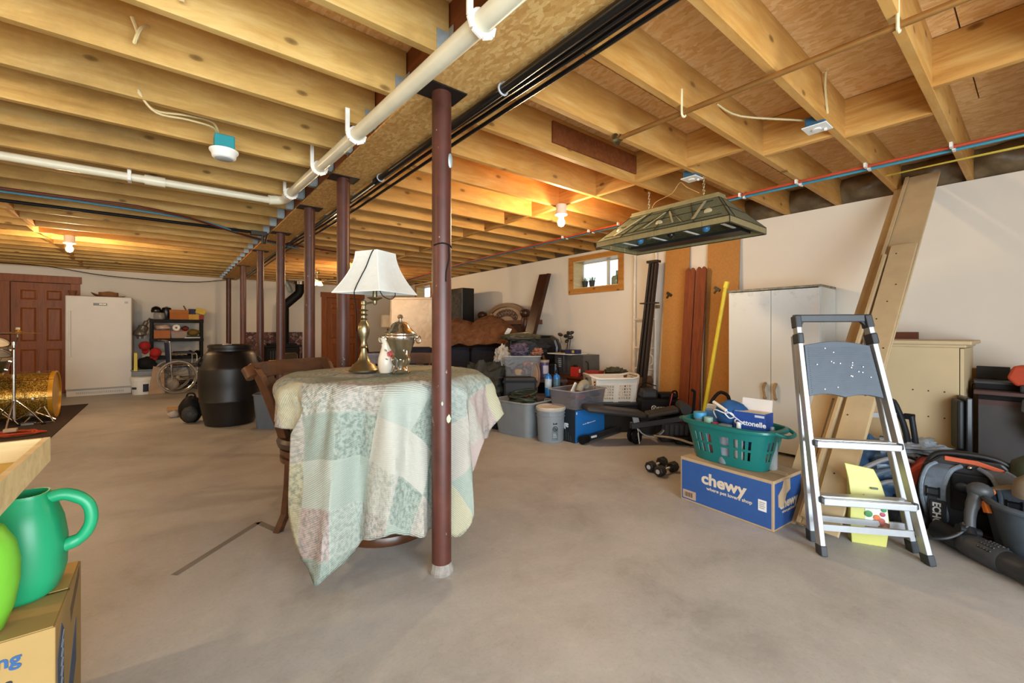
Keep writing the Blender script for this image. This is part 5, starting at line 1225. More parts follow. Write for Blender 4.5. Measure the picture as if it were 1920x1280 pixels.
# ------------------------------------------------------------------ tote, bucket, blue carton, clear bin, laundry basket
TOTE = M('7f8587', .5, 0, .07)
t = thing('grey_tote', 'open grey storage tote filled with green hose on floor', 'tote', (3.12, 3.70, 0), R(9))
MB().rings(tub(.34, .46, .375, .05, .09, .006)).build('body', TOTE, t, smooth=True)
MB().tube(rr(.445, .565, .075, .37), .012, 8, closed=True).build('rim', TOTE, t, smooth=True)
MB().bx(-.10, -.285, .27, .10, -.262, .355).build('handle_recess', M('6c7274', .5), t, bevel=.01)
q = random.Random(2); m = MB()
for k in range(6):
    pts = []; cx, cyy = (.07, .03) if k < 3 else (-.07, -.06)
    for j in range(18):
        a = 2 * PI * j / 17 + k; pts.append((cx + (.11 + .012 * q.random()) * math.cos(a), cyy + (.15 + .015 * q.random()) * math.sin(a), .29 + .026 * (k % 3 if k < 3 else k - 3) + .03 * math.sin(a + k) + .04 * (k < 3)))
    m.tube(pts, .0115, 7, 3)
t = thing('garden_hose', 'dark green garden hose coiled in the grey tote', 'hose', (3.12, 3.70, .05), R(9)); m.build('hose_coils', M('2e3a2c', .5, 0, .2), t, smooth=True, stuff=True)
MB().cyl((-.05, -.1, .36), (-.05, -.17, .40), .014).build('hose_nozzle', BRASS, t)
t = thing('grey_bucket', 'grey plastic bucket with white lid and no-child warning label', 'bucket', (3.13, 3.24, 0), R(-44))
BKT = M('858b90', .45, 0, .05)
MB().lathe([(.128, 0), (.133, .008), (.143, .26), (.152, .262), (.152, .27), (.145, .272), (.146, .295), (.153, .297), (.153, .304), (.147, .306), (.147, .33)], 34).build('body', BKT, t, smooth=True)
MB().lathe([(.152, .325), (.156, .33), (.157, .355), (.15, .362), (.14, .356), (.02, .354)], 34).build('lid', M('b9b2a6', .5), t, smooth=True)
LB = M('5c666c', .5); curved_label(t, .1385, R(-85), R(-57), .03, .22, LB)
MB().at((.1395 * math.cos(R(-71)), .1395 * math.sin(R(-71)), .15), (R(88), 0, R(19))).torus((0, 0, 0), .023, .0028, 22, 6).tube([(-.016, .016, 0), (.016, -.016, 0)], .0025, 5).build('warning_symbol', BLACK, t)
MB().at((.1395 * math.cos(R(-71)), .1395 * math.sin(R(-71)), .15), (R(88), 0, R(19))).tube([(-.008, -.012, 0), (0, .002, 0), (.008, -.012, 0)], .003, 5).ell((0, .01, 0), (.005, .005, .002), 8, 5).build('child_figure', BLACK, t)
for k in range(3): MB().at((.1395 * math.cos(R(-71)), .1395 * math.sin(R(-71)), .065 + .016 * k), (R(88), 0, R(19))).bx(-.022, -.003, -.0006, .02 - .006 * k, .003, .0008).build('printed_line', LGREY, t)
MB().at((.1395 * math.cos(R(-71)), .1395 * math.sin(R(-71)), .2), (R(88), 0, R(19))).bx(-.022, -.006, -.0006, .022, .008, .0008).build('printed_line', BLACK, t)
MB().bx(-.012, -.153, .275, .012, -.143, .312).build('handle_ear', BKT, t); MB().bx(.142, -.01, .03, .149, .012, .28).build('gauge_strip', M('b8bcc0', .5), t)
def wbox(name, label, cat, A, B, depth, h, mat_front, mat_side, mat_top, z=0):
    """carton whose front bottom edge runs A->B; frame origin at A, x along the edge, y into the box"""
    A = Vector(A); B = Vector(B); L = (B - A).length; rz = math.atan2(B.y - A.y, B.x - A.x)
    t = thing(name, label, cat, (A.x, A.y, z), rz)
    MB().bx(0, 0, 0, L, depth, h).build('body', mat_top, t, bevel=.003)
    e = .001
    if mat_front: MB().bx(.006, -e, .006, L - .006, 0, h - .006).build('front_print', mat_front, t)
    if mat_side:
        MB().bx(L, .006, .006, L + e, depth - .006, h - .006).build('side_print', mat_side, t); MB().bx(-e, .006, .006, 0, depth - .006, h - .006).build('side_print', mat_side, t)
    return t, L
BC = M('2272bc', .45, 0, .04); NB = M('101c26', .5)
t, L = wbox('blue_carton', 'upside-down bright blue carton with dark side under the clear bin', 'carton', (3.232, 2.99), (3.752, 3.03), .30, .335, BC, NB, NB)
WT = M('e4ecf2', .5, 0, .02)
for k, (x, w_, h_) in enumerate(((.13, .012, .012), (.15, .01, .01), (.168, .016, .014), (.20, .03, .017), (.236, .02, .012), (.262, .014, .012), (.284, .012, .01), (.304, .016, .012), (.328, .02, .012))): MB().bx(x, -.0016, .17 + .045 * (x - .13), x + w_, -.001, .17 + .045 * (x - .13) + h_ * .7).build('printed_mark', WT, t)
text('alic', t, WT, (-.0015, .085, .19), (R(90), R(180), R(-90)), .085, bold=.002)
MB().bx(.02, -.0015, .29, .035, -.001, .315).build('corner_mark', WT, t)
GR = M('4a4a34', .7)
for k in range(7): MB().tube([(-.0015, .05 + .032 * k, .012), (-.0018, .06 + .03 * k, .07 + .03 * (k % 3))], .0018, 5).build('printed_reed', GR, t)
t = thing('clear_bin', 'clear plastic bin of odds and ends on the blue carton', 'bin', (3.47, 3.17, .336), R(5))
MB().rings(tub(.49, .34, .19, .03, .05)).build('body', clearplastic('bin_clear', '7c7a80', .4), t, smooth=True)
MB().tube(rr(.545, .405, .04, .19), .006, 6, closed=True).build('rim', clearplastic('rim2_clear', '9c9aa0', .7), t, smooth=True)
q = random.Random(31); TC2 = ['4a3c34', '6a5a50', '3c3438', '7a4a40', '584c44', '2c2826']
for k in range(16):
    tt = thing('odd_part', 'small dark tool part jumbled in the clear bin', 'tool', (3.47 + q.uniform(-.17, .17), 3.17 + q.uniform(-.1, .1), .345 + .085 * (k % 2)), q.uniform(0, 3), 'odds and ends in the clear bin')
    lump((.06, .04, .04), 10, 7, .3, k, 2.5, .8).build('body', M(TC2[k % 6], .6), tt, smooth=True).location = (0, 0, .034)
t = thing('red_toy', 'small red-orange toy showing through the clear bin', 'toy', (3.36, 3.03, .43)); lump((.07, .04, .03), 12, 8, .25, 3, 3, .8).build('body', M('b0443c', .5), t, smooth=True).location = (0, 0, .03)
t = thing('flex_hose', 'grey ribbed flexible hose piece bent over the clear bin', 'hose', (3.40, 3.05, .52))
m = MB(); pts = smooth([Vector((-.08, -.03, .0)), Vector((-.05, -.03, .05)), Vector((.0, -.02, .075)), Vector((.06, .0, .07)), Vector((.09, .02, .04))], 8); m.tube(pts, [.034 + .004 * (i % 2) for i in range(len(pts))], 14); m.build('ribbed_tube', M('8a8472', .6), t, smooth=True)
t = thing('white_scraper', 'white plastic blade upright in clear bin beside the hose', 'scraper', (3.33, 3.12, .50)); MB().at((0, 0, 0), (R(10), R(20), 0)).bx(-.025, -.006, 0, .025, .006, .11, .01, 0).build('blade', PAPER, t)
t = thing('black_tote', 'black storage tote under the white laundry basket', 'tote', (4.10, 3.18, 0), R(-30)); MB().bx(-.3, -.22, 0, .3, .22, .30, -.02, -.02).build('body', M('1c1c1e', .5), t, bevel=.02); MB().bx(-.34, -.26, .30, .34, .26, .335).build('lid', M('222326', .45), t, bevel=.01)
MB().bx(.10, -.245, .02, .22, -.235, .12).build('paper_label', M('8a8680', .6), t)
LBK = M('d9d4ca', .45, 0, .03)
def slotted_wall(t, P0, P1, z0, z1, off_top, cols, rows, mat, th=.006, name='slotted_wall', slant=0):
    """basket wall from P0 to P1 made of bars around real openings"""
    P0 = Vector(P0); P1 = Vector(P1); D = P1 - P0; L = D.length; u = D.normalized(); n = Vector((u.y, -u.x, 0)); m = MB()
    def pt(a, b): 
        z = z0 + (z1 - z0) * b; return P0 + u * a + n * off_top * b + Vector((0, 0, z))
    def quad(a0, a1, b0, b1, s=0):
        pts = [pt(a0, b0), pt(a1, b0), pt(a1 + s, b1), pt(a0 + s, b1)]; m.hexa([p - n * th / 2 for p in pts], [p + n * th / 2 for p in pts])
    w = L / cols; hh_ = 1 / rows; fb = .38
    for r_ in range(rows + 1): quad(0, L, max(0, r_ * hh_ - hh_ * fb / 2), min(1, r_ * hh_ + hh_ * fb / 2))
    for c_ in range(cols + 1):
        for r_ in range(rows): quad(max(0, c_ * w - w * fb / 2), min(L, c_ * w + w * fb / 2), r_ * hh_, (r_ + 1) * hh_)
    return m.build(name, mat, t)
t = thing('laundry_basket', 'white slotted laundry basket with dipping rim on black tote', 'basket', (4.07, 3.20, .336), R(-32))
w2, d2 = .24, .17
co = [(-w2, -d2), (w2, -d2), (w2, d2), (-w2, d2)]
for k in range(4):
    a, b = co[k], co[(k + 1) % 4]
    va, vb = Vector((*a, 0)), Vector((*b, 0)); u = (vb - va).normalized()
    n_ = Vector((u.y, -u.x, 0)); L_ = (vb - va).length
    for f0, f1 in ((0, .14), (.44, .56), (.86, 1)) if k % 2 == 0 else ((0, .16), (.84, 1)):
        A_, B_ = va + u * L_ * f0, va + u * L_ * f1
        MB().hexa([A_ - n_ * .003, B_ - n_ * .003, B_ + n_ * .003, A_ + n_ * .003], [A_ + n_ * .032 + Vector((0, 0, .26)), B_ + n_ * .032 + Vector((0, 0, .26)), B_ + n_ * .038 + Vector((0, 0, .26)), A_ + n_ * .038 + Vector((0, 0, .26))]).build('wall_panel', LBK, t)
    spans = ((.14, .44), (.56, .86)) if k % 2 == 0 else ((.16, .84),)
    for f0, f1 in spans:
        slotted_wall(t, va + u * L_ * f0 + n_ * .004, va + u * L_ * f1 + n_ * .004, .03, .20, .028, 5 if k % 2 == 0 else 7, 5, LBK)
    A_, B_ = va + n_ * .026, vb + n_ * .026
    MB().hexa([A_ + Vector((0, 0, .2)), B_ + Vector((0, 0, .2)), B_ + n_ * .008 + Vector((0, 0, .2)), A_ + n_ * .008 + Vector((0, 0, .2))], [A_ + n_ * .01 + Vector((0, 0, .28)), B_ + n_ * .01 + Vector((0, 0, .28)), B_ + n_ * .018 + Vector((0, 0, .28)), A_ + n_ * .018 + Vector((0, 0, .28))]).build('upper_band', LBK, t)
MB().bx(-w2, -d2, 0, w2, d2, .032).build('base', LBK, t, bevel=.01)
rp = [(x, y, .285 + .035 * math.cos(2 * math.atan2(y, x * .7)) ) for x, y, z in rr(2 * w2 + .09, 2 * d2 + .09, .09, 0, 6)]
MB().tube(rp, .014, 8, closed=True).build('rim', LBK, t, smooth=True)
for s in (-1, 1): MB().bx(s * (w2 + .04) - .012, -.05, .24, s * (w2 + .04) + .012, .05, .265).build('hand_hole', M('4c5058', .6), t, bevel=.008)
carton('red_carton_flap', 'red box behind the white laundry basket', 'box', (4.42, 3.74, .0), (.16, .2, .62), R(10), M('9c3428', .7), parts=False)
t = thing('wooden_box', 'low brown wooden box behind the laundry basket by the wall', 'box', (4.55, 3.32, 0)); MB().bx(-.15, -.24, 0, .2, .3, .58).build('body', M('7a5434', .7), t, bevel=.004); MB().bx(-.16, -.25, .5, .21, .31, .52).build('band', M('6a4428', .7), t)
soft('green_cloth', 'olive cloth and small parts lying on the low wooden box', 'cloth', (4.52, 3.48, .58), (.13, .14, .05), M('4c4a38', .8, 0, .3, 16), 0, .3, 28)

ORD = ['first', 'second', 'third', 'fourth', 'fifth', 'sixth', 'seventh', 'eighth', 'ninth', 'tenth', 'eleventh', 'twelfth', 'thirteenth', 'fourteenth', 'fifteenth', 'sixteenth']
for key, txt in (('toys in the clear tub', '%s small toy from the left inside the clear tub beneath the clothes'), ('odds and ends in the clear bin', '%s small dark tool part from the left in the clear bin')):
    L_ = sorted((o for o in C.objects if o.get('group') == key), key=lambda o: .779 * o.location.x - .627 * o.location.y)
    for k, o in enumerate(L_): o['label'] = txt % ORD[k]
# ------------------------------------------------------------------ things leaning on the right wall
def leaner(name, label, cat, b, tp, th, mat, part='board', group=None, extra=None):
    """a board leaning on the wall: b, tp = (y0, y1) edges at foot and top, given as ((x, y0, y1, z), (x, y0, y1, z))"""
    t = thing(name, label, cat, (b[0], (b[1] + b[2]) / 2, 0), 0, group)
    MB(True).hexa([(b[0] - th, b[1], b[3]), (b[0], b[1], b[3]), (b[0], b[2], b[3]), (b[0] - th, b[2], b[3])],
                  [(tp[0] - th, tp[1], tp[3]), (tp[0], tp[1], tp[3]), (tp[0], tp[2], tp[3]), (tp[0] - th, tp[2], tp[3])]).build(part, mat, t, bevel=.002)
    return t
def bracket(t, x, y, z):
    MB(True).at((x, y, z), (R(35), 0, 0)).bx(-.02, -.04, -.015, 0, .03, .015).bx(-.015, -.01, -.06, 0, .006, 0).build('metal_clip', M('3a3026', .4, .5), t)
t = leaner('plywood_sheet', 'left tall tan panel leaning on the wall beside the metal rail', 'panel', (4.72, 2.65, 2.97, 0), (4.84, 2.62, 2.93, 2.22), .022, TANB, 'panel_board', 'tall tan panels'); bracket(t, 4.775, 2.86, 1.60)
MB(True).bx(4.72, 2.98, 1.43, 4.76, 3.02, 1.47).build('metal_clip', M('8a6a3a', .6), t)
t = leaner('plywood_sheet', 'right tall tan panel leaning on the wall next to the white wardrobe', 'panel', (4.72, 2.06, 2.41, 0), (4.84, 2.05, 2.40, 2.22), .022, TANB, 'panel_board', 'tall tan panels'); bracket(t, 4.785, 2.28, 1.62)
def picket(label, y, z1, x0, sp):
    t = thing('fence_picket', label, 'picket', (x0, y, 0), 0, 'brown fence pickets')
    w_ = .115; n = 14
    prof = [(-w_ / 2, 0), (w_ / 2, 0), (w_ / 2, z1 - .035)] + [(w_ / 2 - w_ * k / n, z1 - .035 + .032 * abs(math.sin(PI * 2.0 * k / n))) for k in range(1, n)] + [(-w_ / 2, z1 - .035)]
    o = MB().prism([(a, b) for a, b in prof], -.02, .0, 'x').build('picket_board', BROWNW, t, bevel=.001)
    t.rotation_euler = (sp, R(3.4), 0); WM[t.name] = Matrix.Translation((x0, y, 0)) @ Euler((sp, R(3.4), 0)).to_matrix().to_4x4()
    return t
picket('left of two scalloped brown fence pickets between the tan panels', 2.60, 1.885, 4.62, R(1.3)); picket('right of two scalloped brown fence pickets between the tan panels', 2.475, 1.885, 4.615, R(1.6))
STL = M('352e2b', .45, .4, .12)
t = thing('metal_rail', 'dark steel channel rail with flange leaning beside the left tan panel', 'rail', (4.50, 3.12, 0))
def rail_pt(x, y, z): return (4.50 + .16 * z / 2.0 + x, 3.14 - .14 * z / 2.0 + y, z)
for dy in (-.055, -.005, .05):
    MB(True).hexa([rail_pt(-.03, dy - .014, 0), rail_pt(.03, dy - .014, 0), rail_pt(.03, dy + .014, 0), rail_pt(-.03, dy + .014, 0)], [rail_pt(-.03, dy * .8 - .012, 1.98), rail_pt(.03, dy * .8 - .012, 1.98), rail_pt(.03, dy * .8 + .012, 1.98), rail_pt(-.03, dy * .8 + .012, 1.98)]).build('channel', STL, t, bevel=.003)
MB(True).hexa([rail_pt(.0, -.06, 0), rail_pt(.012, -.06, 0), rail_pt(.012, .06, 0), rail_pt(.0, .06, 0)], [rail_pt(.0, -.05, 1.98), rail_pt(.012, -.05, 1.98), rail_pt(.012, .05, 1.98), rail_pt(.0, .05, 1.98)]).build('web_plate', M('1c1715', .6), t)
for z, w_, h_ in ((2.0, .075, .03), (1.49, .11, .016), (.46, .13, .02)): MB(True).bx(rail_pt(0, 0, z)[0] - .05, rail_pt(0, 0, z)[1] - w_, z - h_ / 2, rail_pt(0, 0, z)[0] + .04, rail_pt(0, 0, z)[1] + w_, z + h_ / 2).build('flange', STL, t, bevel=.003)
for k in range(9): MB(True).at(rail_pt(-.031, .05 * (1 - .2 * (.3 + .18 * k) / 2), .3 + .18 * k), (0, R(90), 0)).cyl((0, 0, -.001), (0, 0, .001), .006, None, 8).build('bolt_hole', BLACK, t)
PW = M('ded6c8', .5)
t = thing('tubular_bed_end', 'white tubular bed frame end standing against the wall', 'bed frame', (4.77, 3.3, 0))
for y, r_ in ((3.385, .024), (3.07, .02)): MB(True).tube([(4.765, y, 0), (4.80, y, 1.05)], r_, 12).tube([(4.80, y, 1.04), (4.82, y, 2.16)], r_ * .75, 12).build('upright_tube', PW, t, smooth=True)
for z in (1.3, .93, .66, .56): MB(True).tube([(4.79, 3.385, z), (4.79, 3.07, z)], .012, 8).build('cross_tube', PW, t, smooth=True)
for z, y in ((1.08, 3.2), (.78, 3.17)): MB(True).torus((4.79, y, z), .075, .011, 22, 8, 'x').build('ring', PW, t, smooth=True)
t = thing('yellow_pole', 'yellow painted pole leaning beside the white wardrobe', 'pole', (4.33, 2.20, 0)); MB(True).tube([(4.30, 2.24, 0), (4.385, 2.005, 1.60)], .019, 14).build('handle', YELLOW, t, smooth=True); MB(True).tube([(4.38, 2.0075, 1.58), (4.389, 1.995, 1.645)], .024, 14).build('end_cap', M('e0cc30', .4), t, smooth=True)
# ------------------------------------------------------------------ wardrobe
WRD = M('dcdedb', .5, 0, .05, 3)
t = thing('white_wardrobe', 'white two-door wardrobe with wooden handles and stained dusty top', 'wardrobe', (4.62, 1.595, 0))
MB().bx(-.20, -.39, .0, .21, -.37, 1.545).build('side_panel', WRD, t); MB().bx(-.20, .37, .0, .21, .39, 1.545).build('side_panel', WRD, t)
MB().bx(-.20, -.37, .05, .21, .37, .08).build('floor_board', WRD, t); MB().bx(.19, -.37, .05, .205, .37, 1.53).build('back_panel', WRD, t)
DST = NT('dusty_top'); DST = DST.fin(DST.ramp(DST.noise(DST.coord(), 22, 5).outputs[0], [(.35, '6c6450'), (.6, '9c9684')]), .9)
MB().bx(-.225, -.395, 1.535, .21, .40, 1.555).build('top_board', DST, t)
MLD = NT('wardrobe_door'); v = MLD.coord(); n = MLD.noise(v, 14, 6, .7)
gr = MLD.n('ShaderNodeSeparateXYZ'); MLD.l(v, gr.inputs[0]); mr = MLD.n('ShaderNodeMapRange', i_1=1.30, i_2=1.52); MLD.l(gr.outputs[2], mr.inputs[0])
mu = MLD.n('ShaderNodeMath', operation='MULTIPLY'); MLD.l(mr.outputs[0], mu.inputs[0]); MLD.l(MLD.ramp(n.outputs[0], [(.52, '000000'), (.7, 'b0b0b0')]), mu.inputs[1])
MLD = MLD.fin(MLD.mix(mu.outputs[0], 'dcdedb', '8c9278'), .5)
for k, (a, b) in enumerate(((-.385, -.002), (.002, .385))):
    d_ = MB().bx(-.222, a, .03, -.203, b, 1.528).build('door', MLD, t, bevel=.003)
    y = -.045 if k == 0 else .045
    MB().tube([(-.222, y, .655), (-.245, y, .65), (-.255, y + .006, .60), (-.25, y, .55), (-.245, y, .52), (-.222, y, .515)], [.012, .014, .011, .011, .014, .012], 10, 3).build('handle', M('a8875c', .5, 0, .15, 20), d_, smooth=True)
t = thing('wall_plank', 'reddish board end showing between wardrobe and wall planks', 'board', (4.80, .90, 0)); MB().bx(-.005, -.26, 0, .04, .12, 1.14).build('board', M('6a3a24', .6), t)

# ------------------------------------------------------------------ long beige planks
t = thing('long_plank', 'long beige L-shaped trim plank leaning up to the ceiling corner', 'plank', (2.80, .78, 0))
def lp(s, a, b):
    """a: across, b: proud of the plank plane; s: 0 foot .. 1 top"""
    base = Vector((2.84, .80, .0)).lerp(Vector((4.72, .60, 2.40)), s)
    d = Vector((1.88, -.20, 2.40)).normalized(); ac = Vector((.106, .995, 0)).normalized(); ac = (ac - d * ac.dot(d)).normalized(); nn = d.cross(ac); nn = nn if nn.z > 0 else -nn
    return base + ac * a + nn * b
def lpb(t, name, s0, s1, a0, a1, b0, b1, mat=MDF, a0t=None, a1t=None):
    a0t = a0 if a0t is None else a0t; a1t = a1 if a1t is None else a1t
    return MB(True).hexa([lp(s0, a0, b0), lp(s0, a1, b0), lp(s0, a1, b1), lp(s0, a0, b1)], [lp(s1, a0t, b0), lp(s1, a1t, b0), lp(s1, a1t, b1), lp(s1, a0t, b1)]).build(name, mat, t, bevel=.002)
lpb(t, 'wide_board', 0.01, .995, -.105, .075, 0, .018); lpb(t, 'edge_board', .01, .995, .077, .10, -.02, .03); lpb(t, 'back_board', .3, .99, .10, .17, -.05, -.03)
t2 = thing('short_plank', 'shorter beige plank with screw holes lying on the long leaning plank', 'plank', (2.80, .70, 0))
lpb(t2, 'board', .005, .73, -.115, .02, .0315, .05, MDF, -.10, .045)
lpb(t2, 'back_strip', .02, .70, .055, .075, .02, .06, MDF)
for s, a in ((.70, -.0), (.6, -.05), (.55, -.03), (.5, 0), (.42, -.08), (.36, -.02), (.3, -.06), (.25, .0), (.18, -.05), (.12, -.02)):
    p = lp(s, a, .0505); MB(True).at(p, (0, R(-52), 0)).cyl((0, 0, -.001), (0, 0, .0012), .005, None, 8).build('screw_hole', M('3c3020', .8), t2)
t3 = thing('third_plank', 'narrow beige offcut board standing behind the long plank foot', 'plank', (3.0, .95, 0)); MB(True).hexa([(2.90, .92, 0), (2.93, .92, 0), (2.93, 1.02, 0), (2.90, 1.02, 0)], [(3.62, .86, .93), (3.65, .86, .93), (3.65, .97, .93), (3.62, .97, .93)]).build('board', MDF, t3, bevel=.002)

# ------------------------------------------------------------------ beige cabinet and dark desk
CAB = M('c8b48e', .6, 0, .04, 3, .03, 90)
t = thing('beige_cabinet', 'beige cabinet with moulded top beside the dark desk', 'cabinet', (4.45, .62, 0))
MB().bx(-.30, -.27, 0, .30, .27, 1.045).build('carcass', CAB, t, bevel=.003)
MB().bx(-.33, -.33, 1.055, .32, .30, 1.082).build('top_board', CAB, t, bevel=.006); MB().bx(-.315, -.305, 1.035, .31, .285, 1.056).build('crown_moulding', CAB, t, bevel=.008)
MB().bx(-.303, -.292, .0, .303, -.274, 1.03).build('door', CAB, t, bevel=.002)
for k in range(6): MB().cyl((-.3005, -.2 + .08 * (k % 3), .55 + .18 * (k // 3)), (-.3015, -.2 + .08 * (k % 3), .55 + .18 * (k // 3)), .005, None, 8).build('screw_hole', M('3c3020', .8), t)
DSK = M('464243', .5, 0, .12, 3, .04, 140); DSKT = M('4c3230', .5, 0, .1)
t = thing('dark_desk', 'dark desk with maroon top against the wall beside beige cabinet', 'desk', (4.48, -.35, 0))
MB().bx(-.26, -.62, .725, .34, .64, .752).build('top_board', DSKT, t, bevel=.004); MB().bx(-.22, -.58, .655, .33, .62, .69).build('lower_rail', DSKT, t); MB().bx(-.22, -.6, .0, -.19, .62, .655).build('front_panel', DSK, t)
MB().bx(-.19, .60, 0, .33, .62, .725).build('side_panel', DSK, t); MB().bx(-.19, -.6, 0, .33, -.58, .725).build('side_panel', DSK, t); MB().bx(-.21, -.58, .69, .33, .62, .725).build('drawer_gap', BLACK, t)
carton('flat_black_box', 'flat black box on the desk top by the beige cabinet', 'box', (4.45, .17, .753), (.2, .26, .05), R(4), BLACK, DGREY)
carton('black_folder', 'black sheet propped on the flat black box by the wall', 'folder', (4.60, .22, .805), (.03, .16, .09), R(-4), M('1c1c20', .6), parts=False)
t = thing('tan_offcut', 'tan wooden board lying on the desk along the wall', 'board', (4.72, .10, .753)); MB().bx(-.04, -.22, 0, .05, .26, .12).build('board', M('a8845a', .7), t, bevel=.003)
t = thing('orange_blower', 'orange vented power tool housing on the desk at frame edge', 'tool', (4.30, -.02, .753), R(-8))
OR = M('b8452a', .5)
MB().prism([(-.10, .04), (.12, .04), (.16, .09), (.13, .17), (-.04, .19), (-.10, .13)], -.07, .07, 'x').build('housing', OR, t, bevel=.015)
for k in range(6): MB().at((-.073, .0 + .022 * k - .05, .12), (R(12), 0, 0)).bx(-.002, -.004, -.045, .002, .004, .045).build('vent_slot', BLACK, t)
MB().tube([(-.07, -.1, .12), (-.09, -.1, .1)], .03, 12).build('dial', ORANGE, t); MB().bx(-.08, -.12, 0, .06, .1, .05).build('base', DGREY, t, bevel=.01)
t = thing('grey_tool', 'grey tool body hanging over the desk edge under orange housing', 'tool', (4.18, .02, .62), R(-8), None, (0, R(25), R(-8)))
MB().bx(-.06, -.16, 0, .03, .06, .09).build('body', M('4c4c4e', .4, 0, .2), t, bevel=.015); MB().bx(-.05, -.1, -.09, .0, .02, -.0).build('handle', DGREY, t, bevel=.008)
t = thing('white_cloth', 'white cloth hanging at the desk edge below the grey tool', 'cloth', (4.16, -.04, .57), 0, None, (R(-25), R(10), 0)); MB().bx(-.01, -.14, -.08, .01, .09, .02).build('sheet', PAPER, t, bevel=.004)
t = thing('black_monitor', 'slim black computer monitor standing on edge behind the leaf blower', 'monitor', (4.02, .32, .0), R(20))
MB().bx(-.05, -.03, .36, .12, .0, .72).build('screen_panel', M('23262c', .3), t, bevel=.006); MB().bx(-.03, .0, .38, .10, .035, .70).build('rear_shell', M('1c1e22', .5), t, bevel=.012); MB().bx(-.05, -.06, .0, .12, .06, .36).build('stand_block', DSK, t, bevel=.01)
MB().tube([(.13, 0, .6), (.15, -.02, .5), (.14, -.03, .38), (.1, -.04, .3)], .004, 6, 4).build('power_cord', BLACK, t, smooth=True)
# ------------------------------------------------------------------ folding step ladder
t = thing('step_ladder', 'silver aluminium step ladder with grey platform and dark top handle', 'ladder', (2.80, .58, 0))
LF0, LF1 = Vector((2.613, .709, 0)), Vector((2.75, .87, 1.24)); RF0, RF1 = Vector((2.916, .349, 0)), Vector((2.963, .606, 1.24))
LR0, LR1 = Vector((2.756, .794, 0)), Vector((2.765, .880, 1.12)); RR0, RR1 = Vector((3.028, .422, 0)), Vector((2.990, .605, 1.12))
fn = (RF0 - LF0).cross(LF1 - LF0).normalized(); fn = fn if fn.y < 0 else -fn
BLKP = M('2f3338', .5, 0, .12, 30)
for a, b in ((LF0, LF1), (RF0, RF1)):
    MB(True).beam(a.lerp(b, .03), a.lerp(b, .985), .052, .024, (RF0 - LF0)).build('front_rail', ALU, t, bevel=.003); MB(True).beam(a, a.lerp(b, .04), .064, .030, (RF0 - LF0)).build('rubber_foot', BLKP, t, bevel=.004)
    p = a.lerp(b, .875); MB(True).beam(a.lerp(b, .868), a.lerp(b, .915), .075, .032, (RF0 - LF0)).build('hinge_block', BLKP, t, bevel=.008)
for a, b in ((LR0, LR1), (RR0, RR1)):
    MB(True).beam(a.lerp(b, .03), b, .04, .026, (RF0 - LF0)).build('rear_rail', ALU, t, bevel=.003); MB(True).beam(a, a.lerp(b, .05), .055, .036, (RF0 - LF0)).build('rubber_foot', BLKP, t, bevel=.004)
def lpt(s, f, o=0): return LF0.lerp(LF1, s).lerp(RF0.lerp(RF1, s), f) + fn * o
for s in (.447, .22):
    m = MB(True); A, B = lpt(s, .035, .0), lpt(s, .965, .0); m.beam(A, B, .105, .032, (0, 0, 1)).build('tread', ALU, t, bevel=.004)
    for q_ in range(5): MB(True).beam(A + fn * (-.03 + .015 * q_) + Vector((0, 0, .0165)), B + fn * (-.03 + .015 * q_) + Vector((0, 0, .0165)), .004, .003, (0, 0, 1)).build('tread_rib', CHROME, t)
    for f in (.03, .965): MB(True).beam(lpt(s, f, -.035), lpt(s, f, .05), .02, .032, (0, 0, 1)).build('tread_cap', BLKP, t, bevel=.006)
MB(True).beam(LR0.lerp(LR1, .11), RR0.lerp(RR1, .11), .012, .032, (0, 0, 1)).build('rear_brace', ALU, t)
MB(True).beam(lpt(.105, .03, -.02), lpt(.105, .95, -.02), .012, .032, (0, 0, 1)).build('front_brace', ALU, t)
MB(True).tube([lpt(.2, .9, -.02), RR0.lerp(RR1, .22), RR0.lerp(RR1, .1)], .005, 6).build('side_strut', GALV, t)
# platform folded up between the rails
rs = []
pl = []
for k in range(13):
    u = k / 12; top = .862 + .018 * math.sin(PI * u); bot = .640 + .012 * abs(math.sin(2 * PI * u)) 
    pl.append((u, top, bot))
PLM = M('4b5560', .55, 0, .08, 20)
m = MB(True)
pts = []
for u, tp_, bt in pl: pts.append((lpt(bt, .045 + .91 * u, .012), lpt(bt, .045 + .91 * u, -.018), lpt(tp_, .06 + .88 * u, -.018), lpt(tp_, .06 + .88 * u, .012)))
m.rings([list(p) for p in pts]).build('platform', PLM, t, bevel=.003)
for k in range(22):
    s = .655 + .0093 * k; MB(True).beam(lpt(s, .085 + .02 * (k / 22), .0135), lpt(s, .915 - .02 * (k / 22), .0135), .0035, .003, fn).build('grip_rib', PLM, t)
q = random.Random(8); SPT = M('e8ecee', .6)
for k in range(18):
    a, b = (q.uniform(.6, .85), q.uniform(.71, .79)) if k < 9 else (q.uniform(.15, .85), q.uniform(.66, .85))
    MB(True).ell(lpt(b, a, .016), (.004, .004, .004), 6, 4).build('paint_spot', SPT, t)
